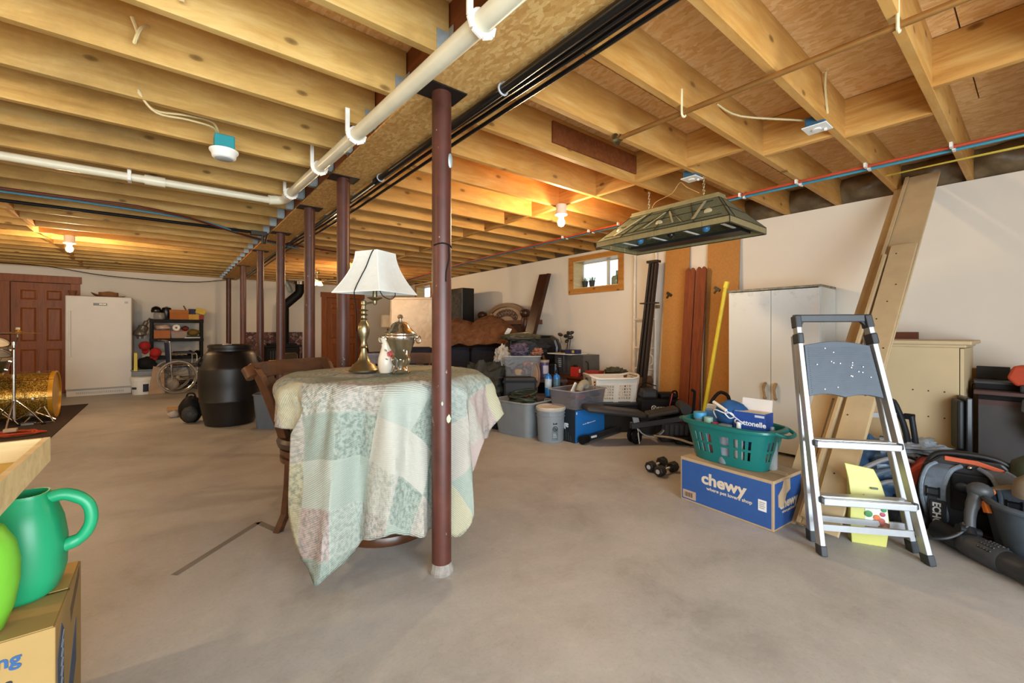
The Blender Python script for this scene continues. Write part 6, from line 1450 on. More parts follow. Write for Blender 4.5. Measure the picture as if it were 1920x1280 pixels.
# top handle
MB(True).beam(lpt(.983, -.04), lpt(.983, 1.04), .04, .042, (0, 0, 1)).build('top_handle', BLKP, t, bevel=.006)
for f in (-.0, 1.0): MB(True).beam(lpt(.94, f), lpt(.995, f), .06, .034, (RF0 - LF0)).build('handle_end', BLKP, t, bevel=.006)
for f0, f1 in ((.03, .12), (.97, .88)): MB(True).hexa([lpt(.945, f0, -.01), lpt(.945, f0, .012), lpt(.95, f0 + (f1 - f0) * .3, .012), lpt(.95, f0 + (f1 - f0) * .3, -.01)], [lpt(.975, f0, -.01), lpt(.975, f0, .012), lpt(.975, f1, .012), lpt(.975, f1, -.01)]).build('handle_gusset', BLKP, t)

# ------------------------------------------------------------------ blue pet-food carton with teal basket
CHB = M('2b5596', .6, 0, .06, 14); CRD = M('b59a78', .8, 0, .05, 12); CHT = M('d8c8b0', .7, 0, .03)
t, L = wbox('blue_shipping_box', 'large blue and tan shipping box under the teal basket', 'box', (2.739, 1.557), (2.689, .96), .355, .29, None, None, CRD)
MB().bx(.012, -.0012, .012, L - .012, 0, .272).build('front_print', CHB, t)
MB().bx(L, .012, .012, L + .0012, .343, .272).build('side_print', CHB, t)
def logo(par, loc, rot, sc):
    text('chewy', par, CHT, loc, rot, .125 * sc, bold=.0042 * sc, sx=1.12)
    M4 = Matrix.LocRotScale(Vector(loc), Euler(rot), None)
    p2 = M4 @ Vector((.045 * sc, -.045 * sc, 0)); text('where pet lovers shop', par, CHT, p2, rot, .036 * sc, bold=.0007 * sc, sx=1.1)
logo(t, (.155, -.0018, .155), (R(90), R(0), 0), .80)
logo(t, (L + .0018, .07, .115), (R(90), 0, R(90)), .62)
MB().bx(.02, -.0018, .02, .115, -.001, .075).build('barcode_label', M('b89c84', .8), t)
for k in range(10): MB().bx(.035 + k * .006, -.0024, .032, .037 + k * .006 + .001 * (k % 3), -.0015, .062).build('barcode_bar', M('4c3c30', .8), t)
MB().bx(L - .085, -.0022, .10, L - .038, -.001, .165).build('white_label', M('e8e6e4', .6, 0, .03, 30), t)
for k in range(4): MB().bx(L - .078, -.003, .115 + .011 * k, L - .05 + .004 * (k % 2), -.0018, .119 + .011 * k).build('printed_line', M('8c8884', .7), t)
MB().prism([(.055, .13), (.12, .125), (.15, .19), (.2, .21), (.195, .274), (.12, .278), (.1, .235), (.05, .20)], L + .001, L + .003, 'x').build('torn_label', M('c0a888', .9, 0, .1), t)
MB().bx(.02, .17, .29, L - .005, .20, .2912).build('packing_tape', M('c4ac88', .3), t); MB().at((L - .10, .16, .291), (R(12), 0, 0)).bx(0, 0, 0, .09, .04, .002).build('loose_flap', CRD, t)
# teal oval laundry basket with slots
TEAL = M('0f6e6a', .35, 0, .06, 5)
BL, BW, BH = .56, .33, .255
brz = math.atan2(.96 - 1.557, 2.689 - 2.739)
bt = thing('teal_basket', 'teal oval laundry basket full of bottles on the blue box', 'basket', (2.90, 1.28, .2925), brz)
def oval(z, N=72):
    f = z / BH; w_, d_ = BL - .10 + .12 * f, BW - .08 + .10 * f
    out = []
    for k in range(N):
        a = 2 * PI * k / N; c, s = math.cos(a), math.sin(a); e = .62
        out.append(Vector((w_ / 2 * math.copysign(abs(c) ** e, c), d_ / 2 * math.copysign(abs(s) ** e, s), z)))
    return out
zs = [.0, .03, .06, .115, .13, .185, .21, BH]
N = 72; R0 = [oval(z) for z in zs]; m = MB()
import itertools
th = .004
def slot(k, i):
    if i not in (2, 4): return False
    p = R0[2][k]; side = abs(p.y) > BW * .30
    if side: return (abs(p.x) < .185) and (k % 2 == 0) and not (.055 < abs(p.x) < .075)
    return abs(p.y) < .08 and k % 2 == 0
for i in range(len(zs) - 1):
    for k in range(N):
        if slot(k, i): continue
        j = (k + 1) % N; quad = [R0[i][k], R0[i][j], R0[i + 1][j], R0[i + 1][k]]
        inn = [Vector((p.x - math.copysign(th, p.x) if abs(p.x) > .01 else p.x, p.y - math.copysign(th, p.y) if abs(p.y) > .01 else p.y, p.z)) for p in quad]
        m.hexa(inn, quad)
m.build('basket_wall', TEAL, bt)
MB().prism([(p.x, p.y) for p in R0[0]], 0, .005).build('basket_floor', TEAL, bt)
ro = [p * 1 for p in oval(BH)]
rim = MB(); rim.rings([[Vector((p.x * s, p.y * s2, BH + z)) for p in ro] for s, s2, z in ((1.0, 1.0, -.012), (1.06, 1.10, -.022), (1.085, 1.13, -.012), (1.08, 1.12, .0), (1.0, 1.0, .006), (.98, .97, -.012))], cap=False).build('rim', TEAL, bt, smooth=True)
for s in (-1, 1): MB().tube([(s * .30, -.09, BH - .004), (s * .345, -.06, BH - .02), (s * .355, 0, BH - .024), (s * .345, .06, BH - .02), (s * .30, .09, BH - .004)], .011, 8, 4).build('end_handle', TEAL, bt, smooth=True)
BX = Matrix.Translation((2.90, 1.28, .2975)) @ Euler((0, 0, brz)).to_matrix().to_4x4()
def inb(x, y, z=0): return tuple(BX @ Vector((x, y, z)))
def bottle(label, x, y, h, r, body, capm, name='bottle', cat='bottle', neck=.35, z=0):
    t = thing(name, label, cat, inb(x, y, z)); MB().lathe([(r * .92, 0), (r, .006), (r, h * .62), (r * .9, h * .74), (r * neck, h * .84), (r * neck, h * .9)], 18).build('body', body, t, smooth=True)
    MB().lathe([(r * neck * 1.15, h * .86), (r * neck * 1.15, h), (r * neck * .9, h + .002)], 14).build('cap', capm, t, smooth=True)
bottle('pink bottle with mint cap at the near left of teal basket', -.14, -.05, .265, .042, M('b8808a', .4), M('9cc0ac', .4), neck=.6)
bottle('clear bottle with wide sky-blue cap at the left end of basket', -.22, -.02, .285, .040, clearplastic('bottle_clear', 'b8c4c8', .5), M('4aa0cc', .4), neck=.95)
bottle('second pink bottle beside the red cap in the basket', -.085, -.06, .24, .036, M('c08088', .4), M('b8365c', .4), neck=.5)
bottle('small white spray bottle in front of the tissue box', .085, -.085, .275, .026, M('e4e6e6', .4), M('eceeee', .4), neck=.45)
bottle('clear jar on its side near the blue hat', .0, -.09, .245, .045, clearplastic('jar2', '9ca4b0', .55), M('8c949c', .4), neck=.8)
bottle('green bottle low inside the teal basket', .02, .03, .2, .038, M('2e8a4e', .4), M('1f6a3a', .4))
bottle('dark bottle low inside the basket behind the slots', .12, .0, .18, .04, M('1f2630', .4), BLACK)
bottle('cream bottle low inside the right end of teal basket', .19, -.04, .18, .04, M('c8b888', .4), M('b8a878', .4))
bottle('red bottle low inside the left end of teal basket', -.19, .07, .2, .035, M('a02c28', .4), WHITE)
bottle('yellow-green bottle low inside the middle of basket', .06, .07, .19, .035, M('b0c040', .4), WHITE)
t = thing('blue_pack', 'blue and white wipes pack tilted at the left of basket', 'pack', inb(-.175, .06, .165), brz, None, (R(-18), 0, brz)); MB().bx(-.05, -.06, 0, .06, .06, .13).build('body', M('3c78b8', .4, 0, .1, 20), t, bevel=.012); MB().bx(-.06, -.03, .125, .07, .09, .17).build('print_panel', M('c4ccdc', .5, 0, .1, 30), t, bevel=.01)
t = thing('blue_hat', 'round blue bucket hat with white cord in the teal basket', 'hat', inb(-.01, .015, .30), brz, None, (R(20), 0, brz)); lump((.11, .085, .09), 26, 16, .08, 3, 2.5).build('crown', M('1c5590', .8, 0, .1, 20), t, smooth=True)
MB().tube([(-.085, -.05, -.02), (-.095, -.055, .03), (-.06, -.078, .06), (.0, -.085, .05), (.04, -.08, .055), (.055, -.078, .03), (.03, -.088, .02), (.0, -.085, .05)], .0045, 6, 5).build('white_cord', M('d8dce0', .7), t, smooth=True)
t = thing('duster_wand', 'white handled wand lying across the blue hat', 'wand', inb(-.08, -.06, .38)); MB(True).tube([inb(-.10, -.055, .375), inb(-.0, -.08, .335)], .011, 10).build('grip', M('d8d2c4', .5), t, smooth=True); MB(True).tube([inb(-.0, -.08, .335), inb(.13, -.10, .27)], .0035, 6).build('rod', M('e8ecf0', .4), t)
tb = thing('tissue_box', 'open blue and white tissue box lettered in white in teal basket', 'box', inb(.13, .0, .125), brz, None, (0, 0, brz + R(4)))
COT = M('1f4a9a', .5, 0, .03)
MB().bx(-.095, -.06, 0, .095, .06, .215).build('body', COT, tb, bevel=.002); MB().at((0, .055, .215), (R(-8), 0, 0)).bx(-.09, -.002, 0, .09, .001, .075).build('open_flap', M('eceae6', .6, 0, .02), tb); MB().bx(-.088, -.054, .2145, .088, .054, .2165).build('inside', M('d8d4cc', .7), tb)
text('Cottonelle', tb, M('f0f2f4', .5, 0, .01), (-.088, -.0615, .135), (R(90), 0, 0), .043, bold=.0011)
MB().bx(.035, -.0612, .192, .09, -.0602, .206).build('printed_band', M('c8d0e0', .5), tb)
t = thing('grey_spike', 'pointed grey blade sticking up behind the tissue box', 'blade', inb(.09, .09, .20)); MB().prism([(-.02, 0), (.02, 0), (.016, .14)], -.002, .002, 'y').build('blade', LGREY, t)
t = thing('clear_bottle', 'clear ridged bottle right of the tissue box', 'bottle', inb(.235, .02, 0)); MB().lathe([(.028, 0), (.03, .01), (.03, .18), (.02, .22), (.012, .26)], 16).build('body', clearplastic('pet', 'c4ccd0', .45), t, smooth=True)

# ------------------------------------------------------------------ dumbbells and weight bench
for k, (x, y, rz_, lab) in enumerate(((3.12, 1.892, 89, 'nearer black dumbbell on floor left of the blue shipping box'), (3.165, 2.012, 93, 'farther black dumbbell on floor behind the nearer one'))):
    t = thing('dumbbell', lab, 'dumbbell', (x, y, .042), R(rz_ - 90), 'black dumbbells'); 
    for s in (-1, 1):
        MB().tube([(s * .055, 0, 0), (s * .065, 0, 0), (s * .115, 0, 0), (s * .125, 0, 0)], [.034, .042, .042, .034], 8).build('weight_head', M('1a1a1a', .5), t, bevel=.003); MB().cyl((s * .1255, 0, 0), (s * .1265, 0, 0), .018).build('number_plate', M('b8b4b0', .5), t)
    MB().tube([(-.06, 0, 0), (.06, 0, 0)], .014, 12).build('grip', CHROME, t, smooth=True)
FR = M('2b2d30', .45, .2, .1); VNL = M('2a2624', .5, 0, .15, 10)
t = thing('weight_bench', 'black padded weight bench lying before the blue carton and pickets', 'bench', (3.75, 2.55, 0))
MB(True).beam((3.27, 2.90, .375), (3.78, 2.56, .30), .24, .055, (0, 0, 1)).build('back_pad', VNL, t, bevel=.02)
MB(True).beam((3.80, 2.54, .29), (4.02, 2.32, .36), .20, .05, (0, 0, 1)).build('seat_pad', VNL, t, bevel=.02)
MB(True).beam((3.30, 2.92, .045), (4.05, 3.02, .045), .05, .05, (0, 0, 1)).build('floor_bar', FR, t, bevel=.006)
MB(True).cyl((3.245, 2.91, .045), (3.34, 2.925, .045), .042, None, 14).build('bar_cap', BLACK, t, smooth=True); MB(True).bx(3.38, 2.895, .05, 3.46, 2.905, .071).build('sticker', PAPER, t)
MB(True).beam((3.66, 2.62, .18), (4.18, 2.12, .31), .05, .055, (0, 0, 1)).build('main_beam', FR, t, bevel=.006)
MB(True).beam((3.70, 2.60, .28), (3.72, 2.58, .16), .06, .012, (.5, .8, 0)).build('silver_bracket', LGREY, t)
m = MB(True); arc = []
for k in range(9):
    a = R(200 + 140 * k / 8); arc.append(Vector((3.80, 2.48, .19)) + Vector((.13 * math.cos(a) * .72, -.13 * math.cos(a) * .70, .13 * math.sin(a) * .8)))
br = MB(True)
for a, b in zip(arc[:-1], arc[1:]): br.beam(a, b, .012, .05, (.70, .72, 0))
br.build('arc_plate', M('9da3a8', .4, .3), t)
for p in arc[1:8:2]: MB(True).at(p + Vector((-.006, -.007, 0)), (0, R(90), R(45))).cyl((0, 0, -.003), (0, 0, .003), .008, None, 8).build('bolt_hole', BLACK, t)
MB(True).cyl((3.98, 2.20, .37), (4.22, 2.40, .37), .052, None, 18).build('foam_roller', M('30363c', .8, 0, .1), t, smooth=True)
MB(True).cyl((4.06, 2.10, .27), (4.26, 2.28, .27), .048, None, 18).build('foam_roller', M('30363c', .8, 0, .1), t, smooth=True)
for c in ((3.74, 2.66, .075), (3.70, 2.58, .075)): MB(True).torus(c, .055, .022, 20, 8, 'y').build('transport_wheel', BLACK, t, smooth=True)
MB(True).tube([(3.80, 2.45, .10), (3.92, 2.30, .085), (4.0, 2.17, .05), (4.05, 2.09, .03), (4.12, 2.05, .045)], .014, 10, 4).build('curl_bar', CHROME, t, smooth=True)
MB(True).beam((3.98, 2.32, .05), (4.22, 2.12, .05), .09, .07, (0, 0, 1)).build('rear_foot', BLACK, t, bevel=.01); MB(True).tube([(3.70, 2.57, .2), (3.70, 2.56, .1), (3.705, 2.55, .01)], .006, 6, 3).build('white_strap', PAPER, t)
MB(True).tube([(3.72, 2.58, .17), (3.76, 2.60, .05)], .02, 8).tube([(4.15, 2.16, .3), (4.12, 2.2, .06)], .02, 8).build('leg', FR, t)
t = thing('weight_stack', 'dark slatted metal box on floor under the bench roller', 'box', (4.20, 2.42, 0), R(-42)); MB().bx(-.2, -.12, 0, .2, .12, .20).build('body', M('26201e', .5), t, bevel=.01)
for k in range(7): MB().bx(-.17 + .05 * k, -.13, .03, -.14 + .05 * k, -.119, .18).build('slat', M('3c3430', .5), t)
t = thing('tool_bag', 'black tool bag with printed badge behind the weight bench', 'bag', (4.30, 2.72, .0), R(-40))
MB().bx(-.22, -.12, .20, .22, .12, .40).build('body', BLACK, t, bevel=.03); MB().bx(-.20, -.10, .39, -.02, .10, .50).build('top_pouch', M('202022', .5), t, bevel=.03); MB().bx(.0, -.1, .39, .2, .1, .455).build('top_pouch', BLACK, t, bevel=.03); MB().bx(-.23, -.13, 0, .23, .13, .2).build('base_case', M('151516', .5), t, bevel=.01)
WT2 = M('d8dadc', .5); MB().at((-.08, -.1225, .30), (R(90), 0, 0)).torus((0, 0, 0), .026, .004, 20, 6).beam((-.016, -.016, 0), (.016, .016, 0), .006, .003).beam((-.016, .016, 0), (.016, -.016, 0), .006, .003).build('badge', WT2, t)
text('KOB', t, WT2, (-.045, -.1225, .285), (R(90), 0, 0), .042, bold=.001)
MB().tube([(.08, -.1, .32), (.10, -.115, .40), (.13, -.09, .47), (.2, -.02, .47), (.22, 0, .40)], .01, 8, 4).build('strap', BLACK, t, smooth=True); MB().tube([(.09, -.13, .33), (.105, -.135, .40), (.125, -.11, .46)], .006, 6, 3).build('red_stripe', M('a83a4c', .6), t, smooth=True)
MB().tube([(-.24, .0, .36), (-.16, .05, .55), (.0, .06, .52)], .006, 6, 4).build('wire_handle', BLACK, t, smooth=True)
t = thing('black_barrow_handle', 'bent black tube handle standing behind the teal basket', 'handle', (4.05, 1.90, 0)); MB(True).tube([(3.92, 2.02, .15), (3.98, 1.98, .42), (4.05, 1.92, .56), (4.09, 1.86, .55), (4.10, 1.84, .50)], .016, 8, 4).tube([(4.05, 2.2, .0), (4.02, 2.14, .5), (3.96, 2.11, .56), (3.93, 2.12, .58)], .014, 8, 4).build('bent_tube', BLACK, t, smooth=True)
MB(True).tube([(3.78, 1.98, .30), (3.80, 1.93, .38), (3.84, 1.9, .40)], .006, 6, 3).tube([(3.92, 2.02, .15), (3.95, 2.05, .0)], .014, 8).build('yellow_tie', M('b8a838', .5), t)

# ------------------------------------------------------------------ yellow bag, folding cart, tarp
YB_ = M('cccb72', .45, 0, .06); 
t = thing('soil_bag', 'yellow printed garden bag standing behind the step ladder', 'bag', (2.965, .60, 0), R(-62))
MB().rings([[(-.075, -.035, 0), (.075, -.035, 0), (.075, .035, 0), (-.075, .035, 0)], [(-.085, -.045, .12), (.085, -.045, .12), (.085, .045, .12), (-.085, .045, .12)], [(-.08, -.035, .25), (.075, -.035, .25), (.075, .035, .25), (-.08, .035, .25)], [(-.085, -.014, .34), (.06, -.012, .33), (.06, .008, .33), (-.085, .01, .34)], [(-.10, -.004, .42), (.03, -.003, .40), (.03, .003, .40), (-.10, .004, .42)]]).build('body', YB_, t, bevel=.004)
MB().hexa([(-.02, -.0465, .08), (.082, -.0465, .08), (.082, -.044, .08), (-.02, -.044, .08)], [(-.02, -.040, .27), (.072, -.040, .27), (.072, -.036, .27), (-.02, -.036, .27)]).build('white_panel', M('e6e8d8', .5, 0, .04), t)
MB().prism([(-.02, .07), (.08, .07), (.085, .13), (.03, .145), (-.02, .12)], -.0468, -.044, 'y').build('printed_basket', M('7a4a3c', .5, 0, .3, 70), t)
q = random.Random(6)
for c_, x, z, r_ in (('d0703c', .03, .155, .016), ('4a8a50', -.005, .17, .018), ('5c5488', .02, .13, .013), ('b85064', .055, .175, .012), ('a8584c', .05, .14, .016), ('3c9a60', .06, .2, .012), ('8c4a4c', .0, .10, .018), ('74523c', .035, .098, .02), ('9c6a4c', .065, .105, .014)):
    MB().ell((x, -.0465, z), (r_, .002, r_), 10, 5).build('printed_vegetable', M(c_, .5, 0, .2, 60), t)
for x, z, w_ in ((.005, .255, .04), (.0, .238, .055), (.01, .30, .03)): MB().bx(x, -.043 if z < .28 else -.0335, z, x + w_, -.036 if z < .28 else -.028, z + .009).build('printed_line', M('5a6650', .6), t)
t = thing('folding_cart', 'folding luggage cart with black tube handle behind the ladder', 'cart', (3.65, .60, 0))
MB(True).tube([(3.80, .60, .05), (3.765, .55, .40), (3.70, .60, .665), (3.66, .635, .69), (3.60, .70, .69), (3.55, .74, .66), (3.56, .76, .40), (3.6, .8, .05)], .018, 10, 4).build('handle_tube', M('1f2226', .35), t, smooth=True)
MB(True).tube([(3.79, .52, .02), (3.775, .505, .35), (3.745, .53, .60)], .016, 10).build('side_tube', M('23272c', .35), t, smooth=True); MB(True).bx(3.735, .515, .575, 3.775, .57, .61).build('lock_block', BLACK, t, bevel=.006)
MB(True).beam((3.70, .60, .60), (3.55, .74, .60), .02, .03).build('cross_bar', ALU, t)
for k in range(3): MB(True).tube([(3.25, .70, .16 + .07 * k), (3.45, .60, .22 + .07 * k), (3.58, .50, .20 + .07 * k), (3.62, .48, .12 + .07 * k)], .013, 8, 4).build('frame_tube', ALU if k != 1 else M('5c6874', .4), t, smooth=True)
TRP = M('34506c', .35, 0, .5, 7, .5, 30)
soft('blue_tarp', 'crumpled blue and grey tarp heaped behind the ladder and blower', 'tarp', (3.72, .74, 0), (.30, .24, .235), TRP, R(-40), .25, 33, 3.5, .8)
soft('silver_wrap', 'silvery plastic wrap bunched on top of the blue tarp', 'wrap', (3.82, .56, .33), (.20, .14, .06), M('9aa6b2', .25, 0, .3, 14, .5, 30), R(-40), .4, 35, 4)
t = thing('corrugated_hose', 'black ribbed hose lying on floor between ladder and blower', 'hose', (3.2, .5, .06))
pts = smooth([Vector((-.02, .16, .06)), Vector((.02, .08, .05)), Vector((.07, .0, .02)), Vector((.14, -.06, .0))], 9); MB().tube(pts, [.05 + .007 * (i % 2) for i in range(len(pts))], 16).build('ribbed_tube', BLACK, t, smooth=True)

# ------------------------------------------------------------------ backpack leaf blower
t = thing('leaf_blower', 'black and orange backpack leaf blower on floor right of ladder', 'leaf blower', (3.50, .255, 0), R(-82))
HAR = M('66727f', .8, 0, .2, 25, .3, 60); BP = M('1d1f22', .4, 0, .1); GRP = M('44484c', .45, 0, .1)
MB().prism([(-.20, .03), (.20, .03), (.225, .2), (.19, .36), (.12, .43), (-.12, .43), (-.19, .36), (-.225, .2)], .0, .05, 'y').build('back_plate', BP, t, bevel=.012)
MB().bx(-.16, .05, .04, .16, .22, .34).build('engine_body', M('28282a', .5), t, bevel=.03); MB().bx(-.22, -.04, 0, .22, .2, .035).build('base_frame', BP, t, bevel=.01)
MB().prism([(-.27, .14), (-.16, .12), (-.13, .36), (-.19, .37), (-.26, .30)], .02, .2, 'y').build('orange_shroud', M('c8482a', .45, 0, .06), t, bevel=.02)
MB().tube([(-.17, .03, .36), (-.14, .03, .42), (-.08, .03, .445), (.07, .03, .445), (.15, .03, .41), (.20, .03, .33), (.235, .03, .23)], .017, 10, 4).build('carry_frame', BP, t, smooth=True)
MB().prism([(-.10, .405), (.02, .40), (.13, .375), (.13, .395), (.03, .425), (-.10, .43)], -.005, .03, 'y').build('orange_band', M('d4633c', .45), t, bevel=.004)
for s in (-1, 1):
    m = MB(); pts = smooth([Vector((s * .085, -.01, .385)), Vector((s * .125, -.06, .36)), Vector((s * .15, -.09, .28)), Vector((s * .15, -.085, .19)), Vector((s * .135, -.05, .11)), Vector((s * .13, -.0, .06))], 6)
    rs = []
    for i, p in enumerate(pts):
        w_ = .060 - .014 * (i / len(pts)) + .003 * (i % 2); rs.append([p + Vector((-w_, .012, 0)), p + Vector((-w_ * .6, -.012, 0)), p + Vector((w_ * .6, -.012, 0)), p + Vector((w_, .012, 0)), p + Vector((w_ * .5, .022, 0)), p + Vector((-w_ * .5, .022, 0))])
    st = m.rings(rs).build('shoulder_strap', HAR, t, smooth=True)
    for e_ in (-1, 1): MB().tube([p + Vector((e_ * (.05 - .013 * i / len(pts)), .0, 0)) for i, p in enumerate(pts)], .012, 8).build('strap_edge', M('7a8896', .8, 0, .2, 40), st, smooth=True)
    MB().bx(s * .15 - .028, -.112, .215, s * .15 + .028, -.098, .225).bx(s * .15 - .028, -.112, .255, s * .15 + .028, -.098, .263).bx(s * .15 - .030, -.112, .21, s * .15 - .022, -.098, .268).bx(s * .15 + .022, -.112, .21, s * .15 + .030, -.098, .268).build('buckle', BLACK, st)
    MB().bx(s * .15 - .018, -.106, .15, s * .15 + .018, -.098, .26).build('webbing', M('2c3238', .8), st)
MB().at((0, -.01, .25), (R(5), 0, 0)).bx(-.075, -.01, -.12, .075, .01, .10).build('back_pad', M('16181b', .8, 0, .2, 30), t, bevel=.02); MB().ell((-.03, -.02, .27), (.036, .012, .03), 14, 8).build('pad_emblem', M('2c3440', .4), t, smooth=True)
MB().bx(.18, -.06, .26, .26, -.02, .30).build('side_strap', M('3a424e', .7), t, bevel=.008)
MB().ell((0, -.02, .385), (.012, .01, .012), 10, 6).build('silver_button', CHROME, t, smooth=True)
text('ECHO', t, M('d8dcde', .5, 0, .02), (-.150, -.1132, .185), Matrix(((0, 1, 0), (0, 0, -1), (-1, 0, 0))).to_euler(), .046, bold=.0015, sx=1.0)
MB().bx(-.165, -.112, .04, -.095, -.085, .195).build('logo_pad', M('1a1d20', .7), t, bevel=.006)
m = MB(True)
A, B = Vector((3.36, .44, .062)), Vector((2.86, -.14, .060)); D_ = B - A
MB(True).tube([A.lerp(B, .14), A.lerp(B, .36)], .052, 20).build('blower_tube', M('24272a', .5, 0, .15, 20), t, smooth=True); MB(True).tube([A.lerp(B, .34), A.lerp(B, .38), A.lerp(B, .56), A.lerp(B, .58)], [.056, .060, .060, .056], 22).build('tube_collar', M('3a3d40', .55, 0, .15, 20), t, smooth=True)
MB(True).tube([A.lerp(B, .56), A.lerp(B, 1.25)], .055, 20).build('blower_tube', M('2c2f32', .5, 0, .15, 20), t, smooth=True)
dn = D_.normalized(); up_ = Vector((0, 0, 1)); sd = dn.cross(up_).normalized()
for i in range(5):
    for j in range(5):
        a = R(55 + 22 * j); p = A.lerp(B, .47 + .018 * i) + (sd * math.cos(a) * (1 if sd.y < 0 else -1) + up_ * math.sin(a)) * .0605
        MB(True).ell(p, (.006, .006, .005), 6, 4).build('grip_bump', M('24272a', .5), t)
p0 = A.lerp(B, .36) + Vector((0, 0, .06))
MB(True).tube([p0 + Vector((-.02, 0, -.01)), p0 + Vector((.02, .01, .03))], .03, 14).tube([p0 + Vector((.03, -.03, .0)), p0 + Vector((-.03, .04, .02))], .022, 12).build('handle_clamp', BP, t, smooth=True)
MB(True).tube([p0 + Vector((.0, .0, .03)), p0 + Vector((.03, .0, .09)), p0 + Vector((.06, -.01, .15)), p0 + Vector((.085, -.02, .20))], [.022, .024, .028, .036], 14, 3).build('pistol_grip', GRP, t, smooth=True)
MB(True).ell(p0 + Vector((.085, -.03, .205)), (.045, .05, .04), 16, 10).build('control_head', GRP, t, smooth=True)
MB(True).at(p0 + Vector((.05, -.055, .135)), (0, R(25), R(40))).prism([(-.012, -.03), (.02, -.025), (.016, .035), (-.008, .03)], -.01, .01, 'y').build('trigger', M('dc7a30', .45), t, bevel=.004)
MB(True).at(p0 + Vector((.1, -.075, .205)), (0, 0, 0)).ell((0, 0, 0), (.01, .01, .014), 8, 6).build('orange_switch', M('dc7a30', .45), t, smooth=True)
MB(True).tube([p0 + Vector((.0, .0, .05)), p0 + Vector((-.05, .04, -.01)), p0 + Vector((-.08, .12, -.05)), (3.18, .55, .012), (3.2, .66, .02)], .007, 6, 5).build('throttle_cable', DGREY, t, smooth=True)
t = thing('green_string', 'thin bright green cord running up behind the blower frame', 'cord', (3.8, .1, .4)); MB(True).tube([(3.72, .12, .36), (3.8, .06, .385), (3.86, -.06, .44)], .004, 6, 4).build('cord', M('7cc05a', .5), t, smooth=True)
t = thing('red_trigger_toy', 'small pink and red plastic clip beside the blower frame', 'clip', (3.70, .13, .30)); MB().ell((0, 0, .02), (.02, .02, .025), 10, 6).ell((.01, -.03, .0), (.015, .015, .02), 10, 6).build('body', M('c8544c', .5), t, smooth=True)
t = thing('blue_tub', 'dusty blue-grey plastic tub at right frame edge', 'tub', (3.30, -.03, 0), R(20))
BTB = M('46525e', .5, 0, .12, 20)
MB().rings(tub(.32, .32, .30, .12, .10, .006)).build('body', BTB, t, smooth=True); MB().tube(rr(.44, .44, .17, .30), .016, 8, closed=True).build('rim', BTB, t, smooth=True)
t = thing('brimmed_hat', 'tan cap with orange round badge lying on the blue tub', 'hat', (3.27, .0, .318), R(60))
CPT = M('8c8478', .85, 0, .08, 30, .1, 200)
def brim(u, v):
    a = PI * (u - .5) * 1.15; r = .09 + .10 * v; return (r * math.sin(a), -r * math.cos(a) * (1.1), .02 + .03 * math.cos(a * 1.2) * v - .0 * v + .02 * (1 - v))
MB().sheet(brim, 24, 8).build('brim', CPT, t, smooth=True, solid=.006); MB().lathe([(.095, .02), (.098, .05), (.085, .10), (.05, .13), (.003, .14)], 24).build('crown', CPT, t, smooth=True)
MB().at((-.095, -.03, .06), (R(90), 0, R(-70))).cyl((0, 0, -.004), (0, 0, .006), .032, None, 20).build('orange_badge', M('c8682c', .5), t); MB().at((-.101, -.032, .06), (R(90), 0, R(-70))).cyl((0, 0, -.004), (0, 0, .006), .022, None, 20).build('badge_centre', M('b8c8c4', .5), t)
t = thing('green_helmet', 'dark green helmet with yellow strap at frame edge behind the tan cap', 'helmet', (3.56, .02, .34), R(60)); MB().lathe([(.1, 0), (.105, .04), (.085, .11), (.04, .145), (.003, .15)], 22).build('shell', M('3c4432', .6), t, smooth=True)
MB().tube([(-.1, -.03, .04), (-.105, -.035, -.03), (-.085, -.06, -.07)], .012, 8, 3).build('yellow_strap', M('d8b428', .5), t, smooth=True)
t = thing('dark_box', 'dark box standing under the green helmet beside the blue tub', 'box', (3.66, .0, 0), R(60)); MB().bx(-.13, -.13, 0, .13, .13, .335).build('body', M('2a2626', .7), t, bevel=.005)

# ------------------------------------------------------------------ left foreground
t = thing('moving_carton', 'cardboard moving box with blue print under the green watering can', 'box', (-.223, 1.567, 0))
CB2 = M('a4854f', .8, 0, .05, 8); CBS = M('9c7444', .8, 0, .05, 8)
MB().bx(-.46, 0, 0, 0, .404, .40).build('body', CB2, t, bevel=.003)
MB().bx(-.46, .195, .40, 0, .209, .401).build('top_seam', M('6c5632', .8), t); MB().bx(-.455, .004, .4005, -.005, .195, .4025).build('top_flap', CB2, t); MB().bx(-.455, .21, .4005, -.005, .40, .4025).build('top_flap', M('c09c58', .8, 0, .05), t)
BLP = M('245080', .6, 0, .06)
text('ving', t, BLP, (-.058, -.0012, .338), (R(90), 0, 0), .045, bold=.0012, align='RIGHT'); text('in', t, M('22262c', .7), (-.075, -.0012, .275), (R(90), 0, 0), .062, shear=.35, align='RIGHT')
BLD = M('3c4c64', .6, 0, .1)
MB().prism([(.02, .30), (.075, .37), (.105, .34), (.105, .02), (.03, .02)], 0, .0012, 'x').build('side_print', BLD, t); MB().prism([(.16, .12), (.30, .27), (.30, .14), (.17, .02)], 0, .0012, 'x').build('side_print', BLD, t); MB().prism([(.2, .34), (.36, .40), (.36, .37), (.21, .30)], 0, .0012, 'x').build('side_print', M('6c5436', .8), t)
q = random.Random(12)
for k in range(12):
    z = .05 + .024 * k; MB().at((.0014, .045 + .002 * k, z), (R(38), 0, 0)).bx(-.0004, -.004, -.0015, .0006, .035 + .01 * q.random(), .0015).build('printed_line', M('aab4bc', .7), t)
GRN = M('1f9a68', .38, 0, .05, 4, .04, 160); LIM = M('6cb030', .4, 0, .12, 5, .04, 160)
